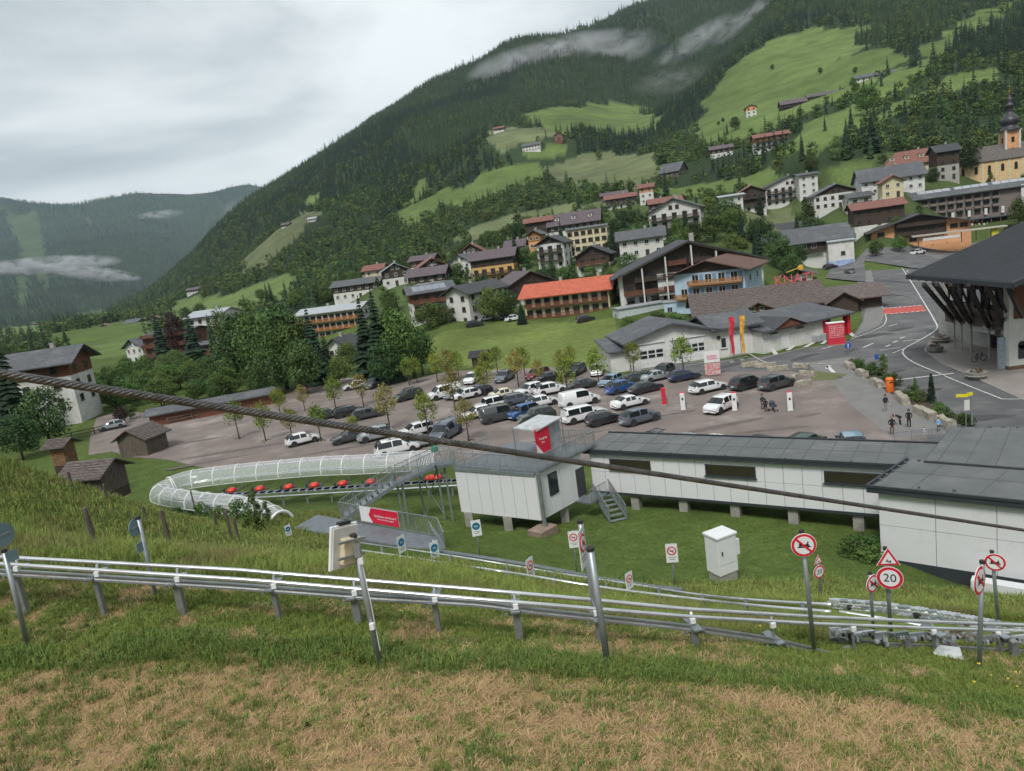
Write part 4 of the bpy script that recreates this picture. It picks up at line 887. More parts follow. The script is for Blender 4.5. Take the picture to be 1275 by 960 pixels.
# ---------------------------------------------------------------- apricot restaurant
def restaurant():
    p = PT(1146, 303, 222); e = empty('restaurant', p, R(-24), 'apricot restaurant with broad black timber gable at the top of the road', 'restaurant')
    W_ = 27; he = 5.0; pt = R(16); zr = he+W_/2*math.tan(pt)
    m = MB(); gable_prism(m, -W_/2, W_/2, 0, 18, -4, he, zr, 'y'); m.build('wall', APRIC, e)
    MB().box((0, -.25, 4.6), (14, .6, 4.0)).build('timber_wall', TIMB, e)
    m = MB(); m.add([(-9.4, -.35, 6.6), (9.4, -.35, 6.6), (0, -.35, zr-.3)], [(0, 1, 2)]); m.build('gable_boarding', TIMB, e)
    rb, z = roof_mb(-W_/2, W_/2, 0, 18, he, pt, 'y', 1.6, .25, ovg=2.2); rb.build('roof', R_DRK, e)
    for z in (2.9, 5.6): balcony(e, -6.5, 6.8, z, -.55, 1.2, TIMB)
    for x, z in ((-10.8, 3.5), (-10.8, .6), (-6.3, 1.0), (-2, 3.6), (-2, .9), (3, 3.6), (9, 3.6), (11.6, 3.6)): inst(wmesh(2.0, 1.3, FRAMB, 1), 'window', e, (x, -.56 if abs(x) < 7 and z > 2 else 0, z))
    for x in (-10.8, -6.2):
        MB().box((x, -.7, 2.35), (2.8, 1.3, .1), M=Matrix.Rotation(.35, 3, 'X')).build('awning', mat('teal_awning', (.03, .13, .12), .7), e)
    MB().box((9, -6.6, 2.7), (24, 4, .35)).build('terrace_roof', mat('pale_terrace_roof', (.42, .38, .32), .8, .15), e)
    for k in range(7): MB().box((-1.5+3.7*k, -8.3, 1.1), (.25, .25, 2.9)).build('terrace_post', TIMB, e)
    MB().box((4.5, -8.4, .5), (10, .12, 1.1)).build('terrace_wall', APRIC, e)
    MB().box((4.5, -8.5, 1.5), (9.6, .06, .8)).build('banner', WHITE, e)
    MB().box((18, -7.6, 1.3), (2.0, .2, 2.4)).build('yellow_panel', mat('lime_yellow', (.50, .46, .04), .6), e)
restaurant()
# ---------------------------------------------------------------- long hotel below the church
def long_hotel():
    p = PT(1200, 268, 262); e = empty('long_hotel', p, R(-21), 'long grey hotel with three rows of balcony windows and a white stair end', 'hotel')
    W_ = 45
    MB().prism([(-W_/2, 0), (W_/2, 0), (W_/2, 12), (-W_/2, 12)], -7, 8.0).build('wall', TIMP, e)
    MB().box((W_/2-2.5, -.5, 2.5), (5, 1.2, 11.5)).build('stair_end', WHITE, e)
    MB().box((W_/2+3, 3, 2), (6, 8, 11)).build('end_wing', WHITE, e)
    rb, z = roof_mb(-W_/2, W_/2+6, 0, 12, 8, R(20), 'x', 1.5, .3); ro = rb.build('roof', R_GRY, e)
    for k in range(3):
        tp = math.tan(R(20)); y0, y1 = 3.0, 5.6
        for j in range(4):
            xx = -14+k*12+j*2.7; m = MB(); m.add([(xx, y0, 8+y0*tp+.42), (xx+2.5, y0, 8+y0*tp+.42), (xx+2.5, y1, 8+y1*tp+.42), (xx, y1, 8+y1*tp+.42)], [(0, 1, 2, 3)]); m.build('skylight', R_MET, ro)
    for s in range(3):
        for k in range(12):
            x = -W_/2+1.6+k*2.8
            inst(wmesh(1.9, 1.5, FRAMB, 1), 'window', e, (x, 0, s*2.8-.1))
            if s: MB().box((x, -.5, s*2.8-.5), (2.2, 1.0, .8)).build('balcony', TIMP, e)
    for k in range(6): MB().box((-14+k*5.2, -.4, .4), (.9, .9, 2.3)).build('white_screen', WHITE, e)
    MB().box((0, -3.2, -1.7), (38, 6, .3)).build('veranda_roof', R_GRY, e)
    for k in range(14): MB().box((-18+k*2.8, -5.8, -3.2), (.25, .25, 2.8)).build('veranda_post', TIMR, e)
    for k, (x, y) in enumerate(((1, -7.5), (2, -8.5), (3.2, -7.6), (4.3, -8.4), (5.4, -7.4))):
        m = MB(); m.box((0, 0, .45), (.5, .5, .05)); m.box((0, .23, .75), (.5, .05, .6))
        for sx in (-.2, .2):
            for sy in (-.2, .2): m.box((sx, sy, .22), (.05, .05, .44))
        q = e.matrix_basis @ Vector((x, y, 0)); o = m.build('terrace_chair', FRAME, None, loc=(q.x, q.y, H1(q.x, q.y)), rz=k); tag(o, 'small white chair on the lawn terrace below the long grey hotel', 'chair', 'white chairs on the hotel terrace')
long_hotel()
# ---------------------------------------------------------------- church
def church():
    p = PT(1232, 228, 300); e = empty('church', p, R(-12), 'yellow church with steep grey nave roof and black onion-domed tower', 'church')
    m = MB(); gable_prism(m, -13, 18, 0, 13, -8, 9.2, 9.2+6.5*math.tan(R(42)), 'x'); m.build('nave_wall', YELLW, e)
    rb, z = roof_mb(-13, 18, 0, 13, 9.2, R(42), 'x', .5, .25); rb.build('nave_roof', mat('church_shingle', (.12, .105, .095), .85, .2, 1.5, .5, 8), e)
    for k in range(6):
        x = -10+k*5
        w = MB(); w.box((x, -.03, 5.6), (1.3, .12, 2.4)); w.lathe((x, 0, 6.8), [(.65, -.03), (.65, .03)], 12); MB().box((x, -.03, 5.6), (1.2, .12, 2.6)).build('window', GLASS, e)
        MB().box((x, -.02, 7.0), (.8, .1, .5)).build('window_head', GLASS, e); MB().box((x-2.5, -.05, 4), (.7, .16, 10)).build('pilaster', CREAM, e)
    t = empty('tower_base', (0, 0, 0)); bpy.data.objects.remove(t)
    tx, ty = 10.5, 6.5
    MB().box((tx, ty, 8), (5.4, 5.4, 24)).build('tower', APRIC, e)
    for sx in (-2.6, 2.6):
        for sy in (-2.6, 2.6): MB().box((tx+sx, ty+sy, 8), (.7, .7, 24.02)).build('tower_corner', WHITE, e)
    for rz, dx, dy in ((0, 0, -2.75), (pi/2, 2.75, 0), (-pi/2, -2.75, 0)):
        MB().box((0, 0, 0), (1.1, .14, 2.1)).build('tower_window', GLASS, e, loc=(tx+dx, ty+dy, 16.5), rz=rz); MB().box((0, 0, 0), (.5, .14, .7)).build('tower_window', GLASS, e, loc=(tx+dx, ty+dy, 12.8), rz=rz)
    DOME = mat('onion_dome_metal', (.040, .036, .048), .45, .15, 1)
    MB().box((tx, ty, 20.2), (6.2, 6.2, .4)).build('cornice', WHITE, e)
    MB().lathe((tx, ty, 20.4), [(4.2, 0), (3.6, .5), (2.6, 1.6), (2.5, 2.0), (3.2, 2.9), (3.4, 3.9), (3.0, 4.9), (2.0, 6.0), (1.25, 6.8), (1.1, 7.4), (1.1, 9.0), (1.5, 9.5), (1.6, 10.1), (1.1, 10.8), (.75, 11.3), (1.1, 12.0), (.9, 12.7), (.25, 13.8), (.1, 15)], 20).build('onion_dome', DOME, e, True)
    G = mat('gilt', (.75, .50, .12), .3, .05, metal=1)
    m = MB(); m.tube([(tx, ty, 35), (tx, ty, 39)], .08); m.box((tx, ty, 38), (1.4, .12, .12)); m.lathe((tx, ty, 36), [(.05, -.4), (.4, 0), (.05, .4)], 10); m.build('cross', G, e)
    MB().box((20, 6, 3), (5, 9, 14)).build('sacristy_wall', YELLW, e)
church()
# ---------------------------------------------------------------- paving, roads, markings
GRAV = mat('red_brown_gravel_asphalt', (.215, .172, .155), .95, .13, .25, .35, 14, col2=(.145, .12, .108), wear=(.28, .24, .22), wscale=.13)
ASPH = mat('asphalt', (.125, .125, .125), .9, .12, .3, .25, 20, col2=(.078, .078, .082), wear=(.175, .170, .165), wscale=.12)
PAVE = mat('pavement', (.27, .245, .225), .9, .08, .5, .2, 18, wear=(.23, .20, .18), wscale=.4)
PAVG = mat('grey_pavement', (.185, .18, .172), .9, .08, .5, .2, 18)
LINE = mat('road_paint', (.62, .62, .60), .7, .2, 3, wear=(.38, .38, .37), wscale=2.5)
def sheet(name, pts, m, z, px=True, kind='structure', label=None):
    P = [onz(*p) for p in pts] if px else [Vector((p[0], p[1], 0)) for p in pts]
    mb = MB(); a = sum(P[i].x*P[(i+1) % len(P)].y-P[(i+1) % len(P)].x*P[i].y for i in range(len(P)))
    if a < 0: P = P[::-1]
    mb.prism([(p.x, p.y) for p in P], -.4, z)
    o = mb.build(name, m); o['kind'] = kind; return o
sheet('road', [(770,468),(850,452),(945,444),(1000,434),(1058,424),(1074,400),(1068,360),(1062,318),(1128,300),(1275,300),(1460,330),(1500,600),(1230,600),(1180,562),(1040,520),(1010,470),(900,462),(800,478)], ASPH, -.03)
sheet('parking_lot', [(120,556),(150,533),(208,522),(262,511),(330,505),(380,478),(430,470),(500,476),(560,462),(620,460),(700,457),(735,457),(775,470),(850,472),(905,463),(985,462),(1022,470),(1055,468),(1100,505),(1175,560),(1240,610),(1120,590),(700,575),(560,578),(430,572),(330,578),(262,584),(210,572),(160,568)], GRAV, -.01)
sheet('side_road', [(120,520),(150,512),(215,516),(262,508),(262,516),(205,530),(150,560),(110,566),(112,545)], GRAV, -.016)
sheet('plaza', [(1150,436),(1158,424),(1176,415),(1200,404),(1275,398),(1420,400),(1430,560),(1275,499),(1216,472),(1170,452)], PAVE, .05)
sheet('kerbside_path', [(1066,330),(1077,316),(1090,356),(1102,392),(1096,405),(1062,420),(1075,400),(1078,380),(1068,350)], PAVG, .03)
sheet('wet_asphalt_patch', [(1003,452),(1060,444),(1100,470),(1135,497),(1180,540),(1110,545),(1060,505),(1040,480)], PAVG, .0)
CNT = [0]
def stripe(pts, w=.14, z=.012, name='road_marking'):
    mb = MB()
    P = [onz(x, y, 0) for x, y in pts]
    for a, b in zip(P[:-1], P[1:]):
        d = (b-a).normalized(); s = Vector((-d.y, d.x, 0))*w/2; a2 = a-d*w*.3; b2 = b+d*w*.3
        mb.add([(a2-s)+Vector((0, 0, z)), (b2-s)+Vector((0, 0, z)), (b2+s)+Vector((0, 0, z)), (a2+s)+Vector((0, 0, z))], [(0, 1, 2, 3)]); z += .001
    o = mb.build(name, LINE); o['kind'] = 'structure'; return o
def smooth(pts, k=6):
    out = []
    for i in range(len(pts)-1):
        p0 = pts[max(i-1, 0)]; p1 = pts[i]; p2 = pts[i+1]; p3 = pts[min(i+2, len(pts)-1)]
        for j in range(k):
            t = j/k; out.append(tuple(.5*((2*p1[c])+(-p0[c]+p2[c])*t+(2*p0[c]-5*p1[c]+4*p2[c]-p3[c])*t*t+(-p0[c]+3*p1[c]-3*p2[c]+p3[c])*t**3) for c in range(len(p1))))
    return out+[tuple(pts[-1])]
stripe(smooth([(1079,316),(1088,353),(1101,388),(1103,400),(1094,409),(1059,423)]), .15)
stripe(smooth([(1113,318),(1132,347),(1150,376),(1163,398),(1167,408),(1160,415),(1143,425),(1127,434),(1125,442),(1140,453),(1176,468)]), .2)
stripe([(1176,468),(1210,482),(1248,497),(1290,497)], .18)
for a, w in (([(1130,416),(1153,414.5)], .12), ([(1113,473.5),(1186,465)], .35), ([(853,456),(932,440)], .16), ([(873,456),(931,443.5)], .14), ([(1019,452.5),(1040,452)], .15),
             ([(1075,432.6),(1087,427.5)], .3), ([(1096,436),(1121,433)], .2), ([(1112,439.5),(1127,433.5)], .2), ([(1088,446),(1104,442)], .2), ([(1103,431.5),(1108,429.5)], .3), ([(1112,426.5),(1117,424.5)], .3),
             ([(1121,421.5),(1126,419.5)], .3), ([(1125,425),(1136,423.3)], .25), ([(1138,423.5),(1145,422.5)], .25), ([(961,434),(966,441)], .6), ([(991,429),(981,436)], .6), ([(1020,422.5),(1003,432)], .6), ([(1035,419.5),(1024,428)], .6),
             ([(1058,414.5),(1064,419)], .6), ([(1074,413.5),(1079,412)], .5), ([(934,441),(948,449),(958,452)], .16), ([(948,447),(962,443),(1003,432.5)], .14), ([(1107,406),(1117,403.5)], .25), ([(1030,455.5),(1038,463.5)], .45), ([(1029.5,459),(1030,455),(1034,455.5)], .3), ([(1024,434),(1036,431.5)], .3)):
    stripe(a, w)
# red painted speed table with white blocks
def speed_table():
    P = [onz(*p) for p in ((1100,392),(1153,387.5),(1148,380.5),(1100,384.5))]
    m = MB(); m.prism([(p.x, p.y) for p in P], -.1, .07); o = m.build('speed_table', mat('red_road_paint', (.48, .075, .06), .8, .15, 1, wear=(.30, .10, .09), wscale=1)); o['kind'] = 'structure'
    for a, b in ((P[0], P[1]), (P[3], P[2])):
        for k in range(8):
            c = a.lerp(b, (k+.5)/8); d = (b-a).normalized(); mm = MB().box((c.x, c.y, .075), (.55, .5, .02), atan2(d.y, d.x)); q = mm.build('table_marking', LINE, o)
speed_table()
p = onz(1052, 455); 
sheet('grass_island', [(1003,460),(1030,464),(1055,466),(1040,473),(1012,474)], mat('dry_verge', (.14, .13, .06), 1, .3, 2, col2=(.09, .12, .03)), .015)
sheet('verge', [(1118,308),(1128,304),(1136,322),(1138,332),(1130,334)], mat('verge_grass', (.10, .15, .03), 1, .2, 2), .06)

def drape(name, quad, m, lift=.22, n=30, kind='structure'):
    A, B, C, D = quad; mb = MB()
    for i in range(n+1):
        for j in range(n+1):
            u, v = i/n, j/n; x = (A[0]*(1-u)+B[0]*u)*(1-v)+(D[0]*(1-u)+C[0]*u)*v; y = (A[1]*(1-u)+B[1]*u)*(1-v)+(D[1]*(1-u)+C[1]*u)*v; p = cast(x, y); mb.v.append((p.x, p.y, max(p.z, .0)+lift))
    for i in range(n):
        for j in range(n): mb.f.append((i*(n+1)+j, (i+1)*(n+1)+j, (i+1)*(n+1)+j+1, i*(n+1)+j+1)); mb.m.append(0)
    o = mb.build(name, m, None, True); o['kind'] = kind; return o
drape('forecourt', ((1066,324),(1160,338),(1222,302),(1080,310)), ASPH)
drape('side_yard', ((1028,347),(1078,352),(1076,322),(1036,332)), ASPH)

# repairs, drains and tyre-darkened lanes
DKA = mat('dark_repair_asphalt', (.062, .062, .064), .9, .15, 1.5, .3, 20); rs_ = random.Random(9)
def blob(px, py, w, h, a, m, z, name):
    c = onz(px, py); n = 14; pts = []
    for k in range(n): t = 2*pi*k/n; r = rs_.uniform(.75, 1.1); x = cos(t)*w/2*r; y = sin(t)*h/2*r; pts.append((c.x+x*cos(a)-y*sin(a), c.y+x*sin(a)+y*cos(a)))
    o = MB().prism(pts, -.05, z).build(name, m); o['kind'] = 'structure'
for px, py, w, h, a in ((1118,462,2.2,.8,.2),(1108,350,2.2,26,-.02),(1098,365,1.4,24,-.02),(1120,410,5,2,.3),(1085,418,7,2.4,.1),(1000,445,6,1.6,.5),(905,456,9,1.4,.35),(1150,486,4,1.2,-.2),(1215,520,6,2,-.3),(1060,436,3,1.5,.4)): blob(px, py, w, h, a, DKA, -.015 if py < 380 or True else 0, 'asphalt_repair')
DKG = mat('damp_gravel', (.125, .10, .092), .85, .15, 1, .3, 14)
for k, (px, py, w, h, a) in enumerate(((300,560,16,1.6,.1),(260,575,12,1.0,.2),(240,550,9,1.2,.1),(900,530,10,1.2,.2),(1005,517,3,1,.1),(700,545,12,1.0,.1),(420,560,9,1.0,.1),(960,535,8,.9,-.1),(560,520,9,1.1,.2),(840,515,6,.8,.1))): blob(px, py, w, h, a, DKG, .002+.0005*k, 'damp_gravel_patch')
for px, py in ((1100,470),(1045,470),(1130,445),(1092,398)): 
    c = onz(px, py); o = MB().lathe((c.x, c.y, 0), [(.38, -.05), (.38, .02)], 16).build('manhole_cover', DKA); o['kind'] = 'structure'
# ---------------------------------------------------------------- cars
def paint(n, c, metal=.0, r=.35): return mat('paint_'+n, c, r, .03, .5, coat=.8, metal=metal)
PAINT = {'white': paint('white', (.70, .71, .71)), 'silver': paint('silver', (.42, .45, .47), .5), 'black': paint('black', (.018, .019, .021)), 'grey': paint('grey', (.07, .075, .08), .3),
         'blue': paint('blue', (.03, .10, .30), .3), 'navy': paint('navy', (.025, .04, .10), .3), 'maroon': paint('maroon', (.20, .018, .03), .3), 'green': paint('green', (.04, .06, .045), .3),
         'slate': paint('slate', (.13, .15, .19), .4), 'paleblue': paint('pale_blue', (.25, .38, .48), .3), 'cream': paint('cream', (.62, .58, .46))}
CGL = mat('car_glass', (.012, .015, .018), .06, .1, spec=.7); TYRE = mat('tyre', (.018, .018, .018), .85, .1); RIM = mat('alloy_rim', (.40, .41, .42), .3, .05, metal=.8)
LAMPF = mat('headlamp', (.60, .62, .64), .12, .05); LAMPR = mat('tail_lamp', (.45, .015, .02), .25, .05); PLATE = mat('number_plate', (.65, .65, .62), .6, .03); TRIM = mat('black_trim', (.025, .025, .026), .7, .1)
#  L, W, H, profile: (x, ztop) nose..tail, (A base, A top, C top, C base), belt
CT = {
 'hatch': (4.25, 1.78, 1.47, [(0, .52), (.08, .66), (.5, .80), (1.05, .90), (1.75, 1.40), (2.3, 1.47), (3.3, 1.43), (3.8, 1.28), (4.1, .98), (4.22, .75), (4.25, .5)], (1.05, 1.75, 3.3, 4.1), .90),
 'sedan': (4.7, 1.84, 1.43, [(0, .50), (.08, .62), (.5, .76), (1.25, .88), (2.0, 1.36), (2.55, 1.43), (3.3, 1.38), (4.05, 1.08), (4.5, .98), (4.67, .80), (4.7, .5)], (1.25, 2.0, 3.3, 4.05), .90),
 'wagon': (4.75, 1.82, 1.48, [(0, .52), (.08, .66), (.5, .80), (1.25, .90), (1.95, 1.41), (2.5, 1.48), (3.9, 1.44), (4.3, 1.32), (4.62, .98), (4.72, .75), (4.75, .5)], (1.25, 1.95, 3.9, 4.62), .92),
 'suv': (4.5, 1.86, 1.66, [(0, .58), (.07, .78), (.4, .94), (1.1, 1.03), (1.75, 1.57), (2.2, 1.66), (3.55, 1.62), (4.0, 1.48), (4.35, 1.06), (4.47, .85), (4.5, .55)], (1.1, 1.75, 3.55, 4.35), 1.02),
 'mpv': (4.85, 1.9, 1.72, [(0, .55), (.08, .74), (.4, .90), (1.0, 1.02), (1.9, 1.62), (2.4, 1.72), (4.0, 1.68), (4.45, 1.56), (4.74, 1.05), (4.82, .8), (4.85, .5)], (1.0, 1.9, 4.0, 4.74), 1.0),
 'van': (5.1, 1.92, 1.98, [(0, .60), (.07, .85), (.35, 1.02), (.85, 1.16), (1.55, 1.82), (1.9, 1.95), (3.6, 1.98), (4.9, 1.94), (5.02, 1.75), (5.08, 1.0), (5.1, .5)], (.85, 1.55, 4.9, 5.04), 1.14),
 'jeep': (3.7, 1.65, 1.70, [(0, .60), (.05, .92), (.5, .98), (.98, 1.02), (1.25, 1.62), (1.6, 1.70), (3.2, 1.69), (3.5, 1.64), (3.64, 1.05), (3.68, .85), (3.7, .55)], (.98, 1.25, 3.2, 3.62), 1.0),
 'pickup': (5.3, 1.86, 1.82, [(0, .62), (.07, .90), (.5, 1.02), (1.3, 1.10), (1.95, 1.70), (2.3, 1.80), (3.4, 1.80), (4.9, 1.78), (5.15, 1.70), (5.26, 1.0), (5.3, .6)], (1.3, 1.95, 4.9, 5.2), 1.08)}
CARM = {}
def car_meshes(ty):
    if ty in CARM: return CARM[ty]
    L, Wd, Hh, prof, (ab, at_, ct, cb), belt = CT[ty]; hw = Wd/2
    xs = sorted(set([p[0] for p in prof]+[ab+.02, at_-.02, at_+.06, (at_+ct)/2-.05, (at_+ct)/2+.05, ct, .35, .8, 1.15, L-1.25, L-.8, L-.35]))
    xs = [x for i, x in enumerate(xs) if i == 0 or x-xs[i-1] > .015]
    px_, pz_ = [p[0] for p in prof], [p[1] for p in prof]
    rows = []
    for x in xs:
        zt = float(np.interp(x, px_, pz_)); e = min(x, L-x); tap = 1-.16*max(0, 1-e/.55)**2
        w = hw*tap; zb = .24 + .06*max(0, 1-e/.3); bz = min(belt, zt-.02); g = max(0, min(1, (zt-belt)/(Hh-belt)))
        rows.append([(w*.93, zb), (w, zb+.16), (w*1.0, (zb+bz)/2+.05), (w*.965, bz), (w*(.965-.17*g)-.0, max(bz+.01, zt-.07)), (w*(.86-.20*g), zt), (0, zt+.012)])
    n = len(xs); V = []
    for x, r in zip(xs, rows):
        for y, z in r: V.append((x-L/2, -y, z))
        for y, z in r[:-1][::-1]: V.append((x-L/2, y, z))
    K = 13; body, side, wsc, rear = [], [], [], []
    for i in range(n-1):
        xm = (xs[i]+xs[i+1])/2
        for k in range(K-1):
            f = (i*K+k, i*K+k+1, (i+1)*K+k+1, (i+1)*K+k)
            if k in (3, 8) and at_-.15 < xm < ct-.02+(.5 if ty in ('wagon', 'suv', 'mpv', 'hatch', 'jeep') else 0) and not (abs(xm-(at_+ct)/2) < .06) and not (ty == 'van' and at_+1.2 < xm): side.append(f)
            elif k in (4, 5, 6, 7) and ab < xm < at_-.03: (wsc.append(f) if k in (4, 5, 6, 7) else body.append(f))
            elif k in (4, 5, 6, 7) and ct+.04 < xm < cb-.02 and ty not in ('van',): rear.append(f)
            else: body.append(f)
        body.append((i*K, (i+1)*K, (i+1)*K+K-1, i*K+K-1))
    body.append(tuple(range(K))); body.append(tuple((n-1)*K+k for k in range(K))[::-1])
    def sub(fs, nm, m):
        used = sorted({i for f in fs for i in f}); mp_ = {u: i for i, u in enumerate(used)}
        mb = MB(); mb.add([V[u] for u in used], [tuple(mp_[i] for i in f)[::-1] for f in fs]); return mb.mesh(nm, m, True)
    out = {'body': (lambda m: sub(body, 'body', m)), 'side': sub(side, 'side_window', CGL), 'ws': sub(wsc, 'windscreen', CGL), 'rear': sub(rear, 'rear_window', CGL) if rear else None}
    wr = .33 if ty not in ('suv', 'van', 'pickup', 'jeep') else .37
    t = MB(); t.lathe((0, 0, 0), [(wr*.7, -.10), (wr*.97, -.10), (wr, -.06), (wr, .06), (wr*.97, .10), (wr*.7, .10)], 18); tm = t.mesh('tyre', TYRE, True)
    r = MB(); r.lathe((0, 0, 0), [(wr*.2, -.085), (wr*.68, -.095), (wr*.70, -.02), (wr*.70, .02), (wr*.68, .095), (wr*.2, .085)], 12); rm = r.mesh('rim', RIM)
    a = MB(); a.lathe((0, 0, 0), [(wr*1.16, -.02), (wr*1.16, .02)], 18); am = a.mesh('wheel_arch', TRIM)
    out['wheel'] = (tm, rm, am, wr)
    b = MB(); b.box((0, 0, 0), (.16, .42, .13)); out['hl'] = b.mesh('headlight', LAMPF)
    b = MB(); b.box((0, 0, 0), (.10, .30 if ty != 'van' else .16, .15 if ty != 'van' else .5)); out['tl'] = b.mesh('tail_light', LAMPR)
    b = MB(); b.box((0, 0, 0), (.03, .5, .11)); out['pl'] = b.mesh('number_plate', PLATE)
    b = MB(); b.box((0, 0, 0), (.06, Wd*.62, .2)); out['gr'] = b.mesh('grille', TRIM)
    b = MB(); b.box((0, 0, 0), (.12, .2, .13)); out['mr'] = b.mesh('mirror', TRIM)
    b = MB(); b.box((0, 0, 0), (L*.93, Wd*.985, .12)); out['sk'] = b.mesh('sill', TRIM)
    CARM[ty] = out; return out
BODYM = {}
NCAR = [0]
def car(ty, col, p, h, label, extra=None):
    C = car_meshes(ty); L, Wd, Hh, prof, ab, belt = CT[ty]
    e = empty('parked_'+({'van': 'van', 'pickup': 'pickup', 'jeep': 'jeep'}.get(ty, 'car')), (p.x, p.y, p.z+.01), R(h)+pi, label, 'van' if ty == 'van' else 'car', 'parked cars')
    if (ty, col) not in BODYM: BODYM[(ty, col)] = C['body'](PAINT[col])
    inst(BODYM[(ty, col)], 'body', e); inst(C['side'], 'side_window', e); inst(C['ws'], 'windscreen', e)
    if C['rear']: inst(C['rear'], 'rear_window', e)
    tm, rm, am, wr = C['wheel']
    for x in (-L/2+.85, L/2-.88):
        for s in (-1, 1):
            o = inst(tm, 'wheel', e, (x, s*(Wd/2-.10), wr)); o.rotation_euler = (pi/2, 0, 0); q = inst(rm, 'rim', o, (0, 0, 0)); q.scale = (1, 1, 1.12)
            a = inst(am, 'wheel_arch', e, (x, s*(Wd/2-.008), wr+.02)); a.rotation_euler = (pi/2, 0, 0)
    zl = float(np.interp(.12, [p_[0] for p_ in prof], [p_[1] for p_ in prof]))-.06; zr_ = min(belt-.1, 1.0)
    for s in (-1, 1):
        inst(C['hl'], 'headlight', e, (-L/2+.12, s*(Wd/2-.34), zl-.04)); inst(C['tl'], 'tail_light', e, (L/2-.10, s*(Wd/2-.30), zr_-.02 if ty != 'van' else 1.1)); inst(C['mr'], 'mirror', e, (-L/2+ab[0]+.35, s*(Wd/2+.07), belt+.04))
    inst(C['pl'], 'number_plate', e, (L/2+.0, 0, .58)); inst(C['pl'], 'number_plate', e, (-L/2-.02, 0, .42)); inst(C['gr'], 'grille', e, (-L/2+.05, 0, .52)); inst(C['sk'], 'sill', e, (0, 0, .29))
    if extra == 'rack':
        m = MB()
        for y in (-.55, .55): m.tube([(-.9, y, Hh+.06), (1.0, y, Hh+.06)], .03, 6)
        for x in (-.6, .6): m.box((x, 0, Hh+.09), (.08, 1.25, .05))
        m.build('roof_rack', TRIM, e)
    if ty == 'pickup': MB().box((1.55, 0, 1.12), (2.0, Wd*1.002, .10)).build('bed_rail', TRIM, e)
    return e
